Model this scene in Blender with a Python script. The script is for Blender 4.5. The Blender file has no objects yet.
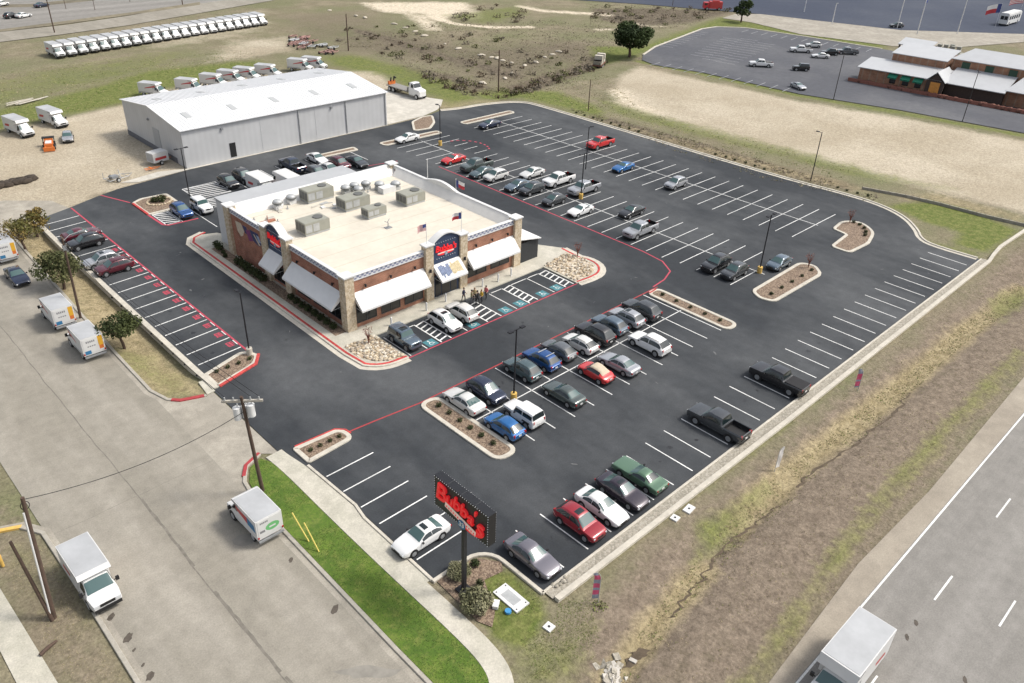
import bpy, bmesh, math, random
import numpy as np
from mathutils import Vector, Matrix, noise as mnoise
random.seed(7)
np.random.seed(7)
SC = bpy.context.scene
COL = SC.collection
R = math.radians

# ------------------------------------------------------------------ camera
FPX, CX, CY, HC = 806.3, 512.0, 341.5, 43.4
MW = np.array([[0.71895846, -0.6942124, 0.03417419],
               [-0.3410553, -0.3952003, -0.85293494],
               [0.60562366, 0.6015695, -0.52089742]])
cam = bpy.data.cameras.new('camera')
cam.sensor_width = 36.0
cam.lens = FPX * 36.0 / 1024.0
cam.clip_start = 0.5
cam.clip_end = 3000.0
cam_o = bpy.data.objects.new('camera', cam)
COL.objects.link(cam_o)
rot = Matrix(((MW[0][0], -MW[1][0], -MW[2][0]),
              (MW[0][1], -MW[1][1], -MW[2][1]),
              (MW[0][2], -MW[1][2], -MW[2][2])))
cam_o.matrix_world = Matrix.Translation((0, 0, HC)) @ rot.to_4x4()
SC.camera = cam_o

# ------------------------------------------------------------------ sky, sun, exposure
SUN_EL, SUN_DIR = 52.0, Vector((0.80, -0.60))
wd = bpy.data.worlds.new('World')
SC.world = wd
wd.use_nodes = True
nt = wd.node_tree
bg = nt.nodes['Background']
sky = nt.nodes.new('ShaderNodeTexSky')
sky.sky_type = 'NISHITA'
sky.sun_disc = False
sky.sun_elevation = R(SUN_EL)
sky.sun_rotation = math.atan2(SUN_DIR.x, SUN_DIR.y)
sky.air_density = 1.0
sky.dust_density = 4.0
sky.ozone_density = 1.0
hs = nt.nodes.new('ShaderNodeHueSaturation')          # thin overcast: the blue is washed out
hs.inputs['Saturation'].default_value = 0.42
nt.links.new(sky.outputs[0], hs.inputs['Color'])
nt.links.new(hs.outputs[0], bg.inputs[0])
bg.inputs[1].default_value = 0.125
sl = bpy.data.lights.new('sun', 'SUN')
sl.energy = 1.8
sl.angle = R(11.0)
sl.color = (1.0, 0.95, 0.87)
so = bpy.data.objects.new('sun', sl)
COL.objects.link(so)
ce = math.cos(R(SUN_EL))
sv = Vector((SUN_DIR.x * ce, SUN_DIR.y * ce, math.sin(R(SUN_EL))))
so.rotation_euler = sv.to_track_quat('Z', 'Y').to_euler()
so.location = (60, -40, 120)
SC.view_settings.view_transform = 'Standard'
SC.view_settings.look = 'None'
SC.view_settings.gamma = 1.0
SC.view_settings.use_curve_mapping = False
SC.view_settings.exposure = 0.62

# ------------------------------------------------------------------ helpers
def P(u, v, z=0.0):
    """ground position that the survey photo shows at (u, v)"""
    d = MW.T @ np.array([(u - CX) / FPX, (v - CY) / FPX, 1.0])
    t = (z - HC) / d[2]
    return (float(d[0] * t), float(d[1] * t))

def W(pts, z=0.0):
    return [P(u, v, z) for u, v in pts]

def tag(o, label=None, cat=None, group=None, kind=None):
    if label: o['label'] = label
    if cat: o['category'] = cat
    if group: o['group'] = group
    if kind: o['kind'] = kind
    return o

def empty(name, loc=(0, 0, 0), rz=0.0):
    o = bpy.data.objects.new(name, None)
    COL.objects.link(o)
    o.empty_display_size = 0.3
    o.location = loc
    o.rotation_euler = (0, 0, rz)
    return o

def copy_tree(o, parent=None):
    c = o.copy()
    COL.objects.link(c)
    c.parent = parent
    for ch in list(KIDS.get(o.name, [])):
        k = copy_tree(ch, c)
        KIDS.setdefault(c.name, []).append(k)
    return c
KIDS = {}

def link(o, parent=None):
    COL.objects.link(o)
    if parent is not None:
        o.parent = parent
        KIDS.setdefault(parent.name, []).append(o)
    return o

ORD = ['first', 'second', 'third', 'fourth', 'fifth', 'sixth', 'seventh', 'eighth', 'ninth', 'tenth', 'eleventh', 'twelfth',
       'thirteenth', 'fourteenth', 'fifteenth', 'sixteenth', 'seventeenth', 'eighteenth', 'nineteenth', 'twentieth', 'twenty-first',
       'twenty-second', 'twenty-third', 'twenty-fourth', 'twenty-fifth', 'twenty-sixth']

class MB:
    def __init__(s):
        s.v = []; s.f = []; s.m = []; s.sm = []
    def add(s, vs, fs, m=0, smooth=False):
        b = len(s.v)
        s.v += [tuple(x) for x in vs]
        for f in fs:
            s.f.append([b + i for i in f]); s.m.append(m); s.sm.append(smooth)
        return s
    def box(s, c, d, m=0, rz=0.0, taper=1.0, mat=None):
        hx, hy, hz = d[0] / 2, d[1] / 2, d[2] / 2
        vs = []
        for z, k in ((-hz, 1.0), (hz, taper)):
            for x, y in ((-hx, -hy), (hx, -hy), (hx, hy), (-hx, hy)):
                p = Vector((x * k, y * k, z))
                if mat is not None: p = mat @ p
                elif rz: p = Matrix.Rotation(rz, 3, 'Z') @ p
                vs.append((p.x + c[0], p.y + c[1], p.z + c[2]))
        return s.add(vs, [(3, 2, 1, 0), (4, 5, 6, 7), (0, 1, 5, 4), (1, 2, 6, 5), (2, 3, 7, 6), (3, 0, 4, 7)], m)
    def bbox(s, lo, hi, m=0):
        return s.box([(a + b) / 2 for a, b in zip(lo, hi)], [abs(b - a) for a, b in zip(lo, hi)], m)
    def cyl(s, p0, p1, r0, r1=None, n=10, m=0, smooth=True, caps=True):
        r1 = r0 if r1 is None else r1
        p0 = Vector(p0); p1 = Vector(p1)
        ax = (p1 - p0).normalized()
        a = ax.orthogonal().normalized(); b = ax.cross(a)
        vs = []
        for p, r in ((p0, r0), (p1, r1)):
            for i in range(n):
                t = 2 * math.pi * i / n
                vs.append(p + a * (r * math.cos(t)) + b * (r * math.sin(t)))
        fs = [(i, (i + 1) % n, n + (i + 1) % n, n + i) for i in range(n)]
        s.add(vs, fs, m, smooth)
        if caps:
            s.add(vs[:n], [tuple(range(n))[::-1]], m)
            s.add(vs[n:], [tuple(range(n))], m)
        return s
    def tube(s, pts, r, n=6, m=0):
        pts = [Vector(p) for p in pts]
        k = len(pts)
        rs = r if isinstance(r, (list, tuple)) else [r] * k
        vs = []
        prev = None
        for i, p in enumerate(pts):
            t = (pts[min(i + 1, k - 1)] - pts[max(i - 1, 0)]).normalized()
            a = t.orthogonal().normalized() if prev is None else (prev - t * prev.dot(t)).normalized()
            prev = a
            b = t.cross(a)
            for j in range(n):
                q = 2 * math.pi * j / n
                vs.append(p + a * (rs[i] * math.cos(q)) + b * (rs[i] * math.sin(q)))
        fs = []
        for i in range(k - 1):
            for j in range(n):
                fs.append((i * n + j, i * n + (j + 1) % n, (i + 1) * n + (j + 1) % n, (i + 1) * n + j))
        s.add(vs, fs, m, True)
        s.add(vs[:n], [tuple(range(n))[::-1]], m)
        s.add(vs[-n:], [tuple(range(n))], m)
        return s
    def prism(s, poly, z0, z1, m=0, mtop=None, bottom=True):
        n = len(poly)
        ar = sum(poly[i][0] * poly[(i + 1) % n][1] - poly[(i + 1) % n][0] * poly[i][1] for i in range(n))
        if ar < 0: poly = poly[::-1]
        vs = [(x, y, z0) for x, y in poly] + [(x, y, z1) for x, y in poly]
        fs = [(i, (i + 1) % n, n + (i + 1) % n, n + i) for i in range(n)]
        s.add(vs, fs, m)
        s.add(vs[n:], [tuple(range(n))], m if mtop is None else mtop)
        if bottom: s.add(vs[:n], [tuple(range(n))[::-1]], m)
        return s
    def flat(s, poly, z, m=0):
        n = len(poly)
        ar = sum(poly[i][0] * poly[(i + 1) % n][1] - poly[(i + 1) % n][0] * poly[i][1] for i in range(n))
        if ar < 0: poly = poly[::-1]
        return s.add([(x, y, z) for x, y in poly], [tuple(range(n))], m)
    def strip(s, path, w, z, m=0, closed=False, off=0.0):
        """flat ribbon of width w along a path, offset to the left by off"""
        L = offset(path, off + w / 2, closed); Rr = offset(path, off - w / 2, closed)
        n = len(path)
        zz = z if isinstance(z, (list, tuple)) else [z] * n
        vs = [(x, y, zz[i]) for i, (x, y) in enumerate(L)] + [(x, y, zz[i]) for i, (x, y) in enumerate(Rr)]
        k = n if closed else n - 1
        return s.add(vs, [(n + i, n + (i + 1) % n, (i + 1) % n, i) for i in range(k)], m)
    def kerb(s, path, w, z0, z1, m=0, closed=False, off=0.0, bev=0.03):
        L = offset(path, off + w / 2, closed); Rr = offset(path, off - w / 2, closed)
        L2 = offset(path, off + w / 2 - bev, closed); R2 = offset(path, off - w / 2 + bev, closed)
        n = len(path)
        rows = [(Rr, z0), (Rr, z1 - bev), (R2, z1), (L2, z1), (L, z1 - bev), (L, z0)]
        vs = []
        for pl, z in rows: vs += [(x, y, z) for x, y in pl]
        k = n if closed else n - 1
        fs = []
        for r in range(5):
            for i in range(k):
                j = (i + 1) % n
                fs.append((r * n + i, r * n + j, (r + 1) * n + j, (r + 1) * n + i))
        s.add(vs, fs, m)
        if not closed:
            s.add([vs[r * n] for r in range(6)], [(0, 1, 2, 3, 4, 5)], m)
            s.add([vs[r * n + n - 1] for r in range(6)], [(5, 4, 3, 2, 1, 0)], m)
        return s
    def ell(s, c, r, m=0, nu=10, nv=6, jit=0.0, smooth=True, rnd=None):
        vs = []; fs = []
        rnd = rnd or random
        for j in range(nv + 1):
            ph = math.pi * j / nv
            for i in range(nu):
                th = 2 * math.pi * i / nu
                k = 1 + (rnd.uniform(-jit, jit) if jit and 0 < j < nv else 0)
                vs.append((c[0] + r[0] * k * math.sin(ph) * math.cos(th), c[1] + r[1] * k * math.sin(ph) * math.sin(th), c[2] + r[2] * k * math.cos(ph)))
        for j in range(nv):
            for i in range(nu):
                fs.append((j * nu + i, (j + 1) * nu + i, (j + 1) * nu + (i + 1) % nu, j * nu + (i + 1) % nu))
        return s.add(vs, fs, m, smooth)
    def mesh(s, name, mats, sharp=None):
        me = bpy.data.meshes.new(name)
        me.from_pydata(s.v, [], s.f)
        for mt in mats: me.materials.append(mt)
        if len(s.f):
            me.polygons.foreach_set('material_index', s.m)
            me.polygons.foreach_set('use_smooth', s.sm)
        me.update()
        if sharp:
            me.set_sharp_from_angle(angle=R(sharp))
        return me
    def build(s, name, mats, parent=None, sharp=None, loc=None, rz=None):
        if not isinstance(mats, (list, tuple)): mats = [mats]
        o = bpy.data.objects.new(name, s.mesh(name, mats, sharp))
        link(o, parent)
        if loc is not None: o.location = loc
        if rz is not None: o.rotation_euler = (0, 0, rz)
        return o

def offset(path, d, closed=False):
    n = len(path); out = []
    for i in range(n):
        p = Vector(path[i][:2])
        if closed or 0 < i < n - 1:
            a = Vector(path[(i - 1) % n][:2]); b = Vector(path[(i + 1) % n][:2])
            t0 = (p - a).normalized(); t1 = (b - p).normalized()
        elif i == 0:
            t0 = t1 = (Vector(path[1][:2]) - p).normalized()
        else:
            t0 = t1 = (p - Vector(path[i - 1][:2])).normalized()
        n0 = Vector((-t0.y, t0.x)); n1 = Vector((-t1.y, t1.x))
        m = (n0 + n1)
        if m.length < 1e-6: m = n0
        m.normalize()
        k = max(0.35, m.dot(n0))
        q = p + m * (d / k)
        out.append((q.x, q.y))
    return out

def smooth_path(pts, it=2, closed=False):
    for _ in range(it):
        n = len(pts); out = []
        if not closed: out.append(pts[0])
        for i in range(n if closed else n - 1):
            a = pts[i]; b = pts[(i + 1) % n]
            out.append(tuple(a[k] * .75 + b[k] * .25 for k in range(len(a))))
            out.append(tuple(a[k] * .25 + b[k] * .75 for k in range(len(a))))
        if not closed: out.append(pts[-1])
        pts = out
    return pts

def rounded(poly, r, seg=5):
    """closed polygon with rounded corners; r a number or one per corner"""
    n = len(poly); out = []
    for i in range(n):
        ri = r[i] if isinstance(r, (list, tuple)) else r
        p = Vector(poly[i]); a = Vector(poly[i - 1]); b = Vector(poly[(i + 1) % n])
        da = (a - p); db = (b - p)
        ri = min(ri, da.length * .49, db.length * .49)
        if ri < 0.02:
            out.append((p.x, p.y)); continue
        p0 = p + da.normalized() * ri; p1 = p + db.normalized() * ri
        for k in range(seg + 1):
            t = k / seg
            q = p0 * ((1 - t) ** 2) + p * (2 * t * (1 - t)) + p1 * (t * t)
            out.append((q.x, q.y))
    return out

def arc(c, r, a0, a1, n=10):
    return [(c[0] + r * math.cos(R(a0 + (a1 - a0) * i / n)), c[1] + r * math.sin(R(a0 + (a1 - a0) * i / n))) for i in range(n + 1)]

_fontcache = {}
def text_verts(txt, size=1.0, shear=0.0, bold=0.0, ext=0.03):
    key = (txt, size, shear, bold, ext)
    if key in _fontcache: return _fontcache[key]
    cu = bpy.data.curves.new('letters', 'FONT')
    cu.body = txt; cu.size = size; cu.shear = shear; cu.offset = bold; cu.extrude = ext
    cu.align_x = 'CENTER'; cu.align_y = 'CENTER'; cu.resolution_u = 3
    o = bpy.data.objects.new('letters', cu)
    COL.objects.link(o)
    bpy.context.view_layer.update()
    me = bpy.data.meshes.new_from_object(o.evaluated_get(bpy.context.evaluated_depsgraph_get()))
    vs = [tuple(v.co) for v in me.vertices]; fs = [tuple(p.vertices) for p in me.polygons]
    bpy.data.objects.remove(o); bpy.data.curves.remove(cu); bpy.data.meshes.remove(me)
    _fontcache[key] = (vs, fs)
    return vs, fs

def put_text(mb, txt, origin, xdir, ydir, size, m=0, shear=0.0, bold=0.0, ext=0.03, rot=0.0):
    vs, fs = text_verts(txt, size, shear, bold, ext)
    o = Vector(origin); X = Vector(xdir).normalized(); Y = Vector(ydir).normalized()
    if rot:
        X, Y = X * math.cos(rot) + Y * math.sin(rot), Y * math.cos(rot) - X * math.sin(rot)
    Z = X.cross(Y)
    mb.add([o + X * x + Y * y + Z * z for x, y, z in vs], fs, m)

# ------------------------------------------------------------------ materials
MATS = {}
def mat(name, col, rough=0.8, metal=0.0, var=0.0, scale=3.0, var2=0.0, scale2=0.3, bump=0.0, bscale=None, coat=0.0, spec=0.5, emit=0.0, coord='Object', dark=None):
    """Principled material with two octaves of colour variation"""
    if name in MATS: return MATS[name]
    m = bpy.data.materials.new(name); m.use_nodes = True
    N = m.node_tree.nodes; Lk = m.node_tree.links
    b = N['Principled BSDF']
    b.inputs['Base Color'].default_value = (*col, 1)
    b.inputs['Roughness'].default_value = rough
    b.inputs['Metallic'].default_value = metal
    b.inputs['Specular IOR Level'].default_value = spec
    b.inputs['Coat Weight'].default_value = coat
    if emit:
        b.inputs['Emission Color'].default_value = (*col, 1); b.inputs['Emission Strength'].default_value = emit
    if var or var2 or bump:
        tc = N.new('ShaderNodeTexCoord')
        cur = None
        for v, s in ((var, scale), (var2, scale2)):
            if not v: continue
            nz = N.new('ShaderNodeTexNoise'); nz.inputs['Scale'].default_value = s; nz.inputs['Detail'].default_value = 6
            nz.inputs['Roughness'].default_value = 0.65
            Lk.new(tc.outputs[coord], nz.inputs['Vector'])
            mr = N.new('ShaderNodeMapRange'); mr.inputs[1].default_value = 0.3; mr.inputs[2].default_value = 0.7
            mr.inputs[3].default_value = 1 - v; mr.inputs[4].default_value = 1 + v
            Lk.new(nz.outputs[0], mr.inputs[0])
            mx = N.new('ShaderNodeMix'); mx.data_type = 'RGBA'; mx.blend_type = 'MULTIPLY'; mx.inputs[0].default_value = 1
            if cur is None: mx.inputs[6].default_value = (*col, 1)
            else: Lk.new(cur, mx.inputs[6])
            Lk.new(mr.outputs[0], mx.inputs[7])
            cur = mx.outputs[2]
        if cur is not None: Lk.new(cur, b.inputs['Base Color'])
        if bump:
            nz = N.new('ShaderNodeTexNoise'); nz.inputs['Scale'].default_value = bscale or scale * 3; nz.inputs['Detail'].default_value = 5
            Lk.new(tc.outputs[coord], nz.inputs['Vector'])
            bp = N.new('ShaderNodeBump'); bp.inputs['Strength'].default_value = bump; bp.inputs['Distance'].default_value = 0.05
            Lk.new(nz.outputs[0], bp.inputs['Height']); Lk.new(bp.outputs[0], b.inputs['Normal'])
    MATS[name] = m
    return m

def nodes_of(name):
    m = bpy.data.materials.new(name); m.use_nodes = True
    MATS[name] = m
    return m, m.node_tree.nodes, m.node_tree.links, m.node_tree.nodes['Principled BSDF']

def brick_mat(name, c1, c2, mortar, axis):
    m, N, Lk, b = nodes_of(name)
    tc = N.new('ShaderNodeTexCoord'); sp = N.new('ShaderNodeSeparateXYZ'); cb = N.new('ShaderNodeCombineXYZ')
    Lk.new(tc.outputs['Object'], sp.inputs[0])
    Lk.new(sp.outputs[axis], cb.inputs[0]); Lk.new(sp.outputs[2], cb.inputs[1])
    br = N.new('ShaderNodeTexBrick')
    br.inputs['Color1'].default_value = (*c1, 1); br.inputs['Color2'].default_value = (*c2, 1); br.inputs['Mortar'].default_value = (*mortar, 1)
    br.inputs['Scale'].default_value = 1.0
    br.inputs['Brick Width'].default_value = 0.30; br.inputs['Row Height'].default_value = 0.11
    br.inputs['Mortar Size'].default_value = 0.012; br.inputs['Bias'].default_value = -0.1
    Lk.new(cb.outputs[0], br.inputs['Vector'])
    nz = N.new('ShaderNodeTexNoise'); nz.inputs['Scale'].default_value = 0.9; nz.inputs['Detail'].default_value = 6
    Lk.new(tc.outputs['Object'], nz.inputs['Vector'])
    mr = N.new('ShaderNodeMapRange'); mr.inputs[1].default_value = .3; mr.inputs[2].default_value = .7; mr.inputs[3].default_value = .75; mr.inputs[4].default_value = 1.25
    Lk.new(nz.outputs[0], mr.inputs[0])
    mx = N.new('ShaderNodeMix'); mx.data_type = 'RGBA'; mx.blend_type = 'MULTIPLY'; mx.inputs[0].default_value = 1
    Lk.new(br.outputs[0], mx.inputs[6]); Lk.new(mr.outputs[0], mx.inputs[7]); Lk.new(mx.outputs[2], b.inputs['Base Color'])
    b.inputs['Roughness'].default_value = .9
    return m

def stone_mat(name, cols, scale, rough=.9, bump=.5, contrast=None):
    """small stones: voronoi cells of several colours"""
    m, N, Lk, b = nodes_of(name)
    tc = N.new('ShaderNodeTexCoord')
    vo = N.new('ShaderNodeTexVoronoi'); vo.inputs['Scale'].default_value = scale
    Lk.new(tc.outputs['Object'], vo.inputs['Vector'])
    sp = N.new('ShaderNodeSeparateColor'); Lk.new(vo.outputs['Color'], sp.inputs[0])
    cr = N.new('ShaderNodeValToRGB'); cr.color_ramp.interpolation = 'CONSTANT'
    e = cr.color_ramp.elements
    while len(e) < len(cols): e.new(0.5)
    for i, c in enumerate(cols):
        e[i].position = i / len(cols); e[i].color = (*c, 1)
    Lk.new(sp.outputs[0], cr.inputs[0]); Lk.new(cr.outputs[0], b.inputs['Base Color'])
    bp = N.new('ShaderNodeBump'); bp.inputs['Strength'].default_value = bump; bp.inputs['Distance'].default_value = .06; bp.invert = True
    Lk.new(vo.outputs['Distance'], bp.inputs['Height']); Lk.new(bp.outputs[0], b.inputs['Normal'])
    b.inputs['Roughness'].default_value = rough
    return m

def asphalt_mat(name, base, light, wear=0.5, rough=.85, coarse=0.06, stretch=(1, 1, 1)):
    m, N, Lk, b = nodes_of(name)
    tc = N.new('ShaderNodeTexCoord')
    def noise(s, d=6, r=.6, vec=None):
        n = N.new('ShaderNodeTexNoise'); n.inputs['Scale'].default_value = s; n.inputs['Detail'].default_value = d; n.inputs['Roughness'].default_value = r
        Lk.new(vec or tc.outputs['Object'], n.inputs['Vector']); return n.outputs[0]
    def rng(o, a, bb, c, d):
        mr = N.new('ShaderNodeMapRange'); mr.inputs[1].default_value = a; mr.inputs[2].default_value = bb; mr.inputs[3].default_value = c; mr.inputs[4].default_value = d
        Lk.new(o, mr.inputs[0]); return mr.outputs[0]
    mp = N.new('ShaderNodeMapping'); mp.inputs['Scale'].default_value = stretch
    Lk.new(tc.outputs['Object'], mp.inputs[0])
    big = rng(noise(coarse, 5, .62, mp.outputs[0]), .43, .64, 0, wear)
    mx = N.new('ShaderNodeMix'); mx.data_type = 'RGBA'
    mx.inputs[6].default_value = (*base, 1); mx.inputs[7].default_value = (*light, 1)
    Lk.new(big, mx.inputs[0])
    fine = rng(noise(9, 4, .8), .3, .7, .8, 1.2)
    mid = rng(noise(.8, 6, .7), .3, .7, .86, 1.14)
    cur = mx.outputs[2]
    for f in (fine, mid):
        k = N.new('ShaderNodeMix'); k.data_type = 'RGBA'; k.blend_type = 'MULTIPLY'; k.inputs[0].default_value = 1
        Lk.new(cur, k.inputs[6]); Lk.new(f, k.inputs[7]); cur = k.outputs[2]
    Lk.new(cur, b.inputs['Base Color'])
    b.inputs['Roughness'].default_value = rough
    b.inputs['Specular IOR Level'].default_value = .3
    return m
# colours are linear albedos
M_asph = asphalt_mat('lot_asphalt', (.032, .036, .041), (.115, .120, .124), .62, coarse=.06, stretch=(1, .45, 1))
M_asph2 = asphalt_mat('worn_asphalt', (.085, .088, .100), (.13, .132, .14), .8, coarse=.04)
M_asph3 = asphalt_mat('blue_asphalt', (.040, .050, .078), (.065, .075, .10), .8, coarse=.02)
M_conc_road = asphalt_mat('street_concrete', (.255, .235, .195), (.325, .30, .255), .9, coarse=.14, stretch=(1.5, .25, 1))
M_hwy = asphalt_mat('highway_surface', (.215, .204, .186), (.28, .266, .245), .9, coarse=.16, stretch=(.06, 1.6, 1))
M_shoulder = asphalt_mat('shoulder_surface', (.27, .235, .188), (.35, .31, .25), .9, coarse=.08)
M_conc = asphalt_mat('pale_concrete', (.46, .435, .38), (.56, .53, .47), .9, coarse=.3)
M_conc2 = asphalt_mat('apron_concrete', (.30, .275, .23), (.375, .345, .29), .9, coarse=.2)
M_kerb = mat('kerb_concrete', (.50, .465, .395), .85, var=.14, scale=2.0, var2=.1, scale2=.4)
M_walk = asphalt_mat('walk_concrete', (.43, .41, .34), (.52, .49, .42), .9, coarse=.25)
M_white = mat('road_paint_white', (.70, .70, .68), .7, var=.22, scale=5.0, var2=.18, scale2=.25)
M_redp = mat('road_paint_red', (.34, .040, .045), .7, var=.2, scale=2.0)
M_pinkp = mat('road_paint_pink', (.43, .055, .085), .7, var=.25, scale=3.0)
M_teal = mat('road_paint_teal', (.055, .19, .22), .7, var=.2, scale=3.0)
M_mulch = stone_mat('bark_mulch', [(.17, .12, .085), (.24, .175, .12), (.13, .09, .065), (.28, .21, .15)], 9.0)
M_rock = stone_mat('river_rock', [(.46, .38, .27), (.55, .47, .35), (.38, .29, .20), (.60, .54, .44), (.42, .36, .29)], 3.2)
M_rubble = stone_mat('gravel_strip', [(.30, .275, .225), (.34, .31, .255), (.26, .24, .195), (.38, .35, .295)], 7.0)
M_lawn = None
M_dark = mat('dark_metal', (.022, .022, .026), .5, metal=.3, var=.1)
M_grey = mat('grey_metal', (.26, .27, .28), .5, metal=.2, var=.1)
M_galv = mat('galvanised', (.42, .43, .43), .5, metal=.2, var=.15, scale=2)
M_wood = mat('weathered_wood', (.085, .055, .040), .9, var=.3, scale=2.5)
M_woodl = mat('grey_wood', (.30, .25, .20), .9, var=.3, scale=2.5)
M_yel = mat('yellow_paint', (.62, .40, .10), .7, var=.15)
M_tyre = mat('tyre_rubber', (.012, .012, .013), .9)
M_rim = mat('alloy_rim', (.38, .39, .40), .35, metal=.6)
M_glass = mat('car_glass', (.012, .020, .022), .06, spec=.8)
M_glassl = mat('windshield_glass', (.06, .11, .108), .05, spec=.8)
M_trim = mat('black_trim', (.012, .012, .013), .6)
M_head = mat('headlight_lens', (.62, .64, .66), .12, spec=.7)
M_tail = mat('taillight_lens', (.35, .012, .012), .2, spec=.6)
M_plate = mat('plate_blank', (.6, .6, .58), .5)

# ------------------------------------------------------------------ ground
def inside(poly, X, Y):
    r = np.zeros(X.shape, bool); n = len(poly)
    for i in range(n):
        x0, y0 = poly[i]; x1, y1 = poly[(i + 1) % n]
        c = ((y0 > Y) != (y1 > Y)) & (X < (x1 - x0) * (Y - y0) / ((y1 - y0) if y1 != y0 else 1e-9) + x0)
        r ^= c
    return r
def sdist(poly, X, Y, closed=True):
    d = np.full(X.shape, 1e9); n = len(poly)
    for i in range(n if closed else n - 1):
        x0, y0 = poly[i]; x1, y1 = poly[(i + 1) % n]
        dx, dy = x1 - x0, y1 - y0; L = dx * dx + dy * dy + 1e-12
        t = np.clip(((X - x0) * dx + (Y - y0) * dy) / L, 0, 1)
        d = np.minimum(d, np.hypot(X - x0 - t * dx, Y - y0 - t * dy))
    if closed: d = np.where(inside(poly, X, Y), d, -d)
    return d

def axis(a, steps):
    out = [a]
    for end, st in steps:
        while out[-1] < end: out.append(out[-1] + st)
    return np.array(out)
gx = axis(-260, [(-20, 24), (-4, 3), (132, .9), (190, 1.6), (300, 3), (420, 8), (1400, 70)])
gy = axis(-260, [(-20, 24), (0, 3), (132, .9), (190, 1.6), (300, 3), (420, 8), (1400, 70)])
GX, GY = np.meshgrid(gx, gy)
gs = GX.shape
green = np.zeros(gs); tan = np.zeros(gs); brush = np.zeros(gs); straw = np.zeros(gs); pale = np.zeros(gs); bare = np.zeros(gs)
def zone(arr, px, amt, soft=2.0, world=False):
    poly = px if world else W(px)
    d = sdist(poly, GX, GY)
    np.maximum(arr, amt * np.clip(.5 + d / soft, 0, 1), out=arr)
def band(arr, px, width, amt, soft=1.0, world=False):
    pts = px if world else W(px)
    d = width - sdist(pts, GX, GY, False)
    np.maximum(arr, amt * np.clip(.5 + d / soft, 0, 1), out=arr)
# tan dirt
DIRT = W([(618, 78), (640, 66), (690, 78), (800, 101), (900, 117), (1024, 141), (1130, 158), (1180, 240), (1060, 222), (1024, 213), (930, 190), (840, 166), (760, 146), (690, 128), (640, 110), (615, 92)])
zone(tan, DIRT, 1.0, 5, True)
zone(tan, [(-120, 262), (-20, 225), (45, 218), (78, 206), (100, 195), (155, 181), (190, 168), (420, 118), (380, 70), (300, 74), (215, 75), (160, 92), (126, 104), (60, 119), (0, 133), (-120, 160)], .95, 4)
zone(tan, [(130, 40), (262, 8), (275, 25), (240, 38), (150, 50)], .5, 6)
zone(tan, [(205, 62), (232, 40), (290, 36), (300, 48), (250, 58)], .7, 8)
zone(pale, [(360, 2), (470, 2), (470, 10), (440, 22), (420, 14), (380, 12)], .8, 5)
zone(pale, [(400, 12), (430, 16), (445, 32), (425, 30)], .7, 5)
band(pale, [(430, 17), (455, 24), (490, 27), (530, 27)], 1.6, .9, 2)
band(pale, [(520, 6), (545, 11), (580, 13), (606, 14)], 2.0, .9, 3)
band(pale, [(630, 22), (662, 27)], 1.2, .8, 2)
band(pale, [(598, 30), (622, 29)], 1.4, .7, 2)
zone(pale, [(460, 8), (478, 8), (484, 18), (470, 20)], .7, 5)
band(pale, [(620, 92), (628, 104), (650, 112)], 3.0, .6, 5)
# green
zone(green, [(-120, 150), (-60, 128), (0, 108), (60, 95), (150, 70), (232, 61), (258, 60), (262, 66), (240, 74), (160, 90), (125, 104), (60, 117), (0, 130), (-120, 168)], .95, 6)
zone(green, [(-60, 90), (40, 68), (130, 55), (200, 48), (170, 68), (60, 94), (-60, 118)], .5, 9)
zone(green, [(318, 56), (352, 54), (400, 65), (455, 83), (485, 99), (450, 106), (418, 93), (380, 76), (330, 67)], .75, 6)
zone(green, [(470, 92), (500, 86), (560, 91), (605, 108), (604, 119), (560, 108), (520, 98), (480, 100)], .85, 5)
zone(green, [(588, 46), (640, 46), (700, 24), (722, 16), (742, 20), (800, 30), (890, 44), (885, 49), (800, 36), (735, 26), (690, 37), (640, 56), (620, 62), (600, 62)], .85, 5)
band(green, [(640, 61), (700, 73), (800, 95), (900, 112), (1024, 135), (1100, 150)], 1.6, .8, 2.5)
zone(green, [(590, 95), (640, 108), (700, 124), (800, 150), (860, 165), (950, 186), (980, 198), (900, 184), (840, 174), (760, 152), (690, 136), (610, 112)], .55, 4)
zone(green, [(885, 205), (930, 200), (970, 209), (1020, 231), (988, 252), (950, 244), (962, 232), (925, 222)], 1.0, 3)
zone(green, [(905, 236), (985, 252), (978, 258), (925, 245)], .6, 2)
zone(green, [(478, 580), (492, 566), (515, 572), (536, 592), (548, 612), (530, 645), (495, 640), (478, 612)], 1.0, 1.2)
zone(green, [(485, 630), (530, 640), (600, 620), (585, 690), (520, 700), (505, 660)], .55, 4)
zone(green, [(145, 392), (190, 386), (200, 398), (160, 398)], .5, 2)
zone(green, [(95, 348), (150, 345), (190, 385), (170, 392), (130, 372)], .55, 4)
zone(green, [(0, 545), (30, 540), (60, 600), (50, 640), (20, 600)], .4, 3)
zone(green, [(440, 15), (520, 5), (530, 15), (500, 22), (480, 24)], .6, 8)
zone(green, [(700, 520), (745, 495), (770, 480), (760, 500), (720, 545), (690, 560)], .85, 2.5)
zone(green, [(985, 300), (1030, 280), (1030, 300), (1000, 320)], .7, 3)
band(green, [(560, 590), (620, 548), (700, 486), (790, 420)], .5, .6, .8)
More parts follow.
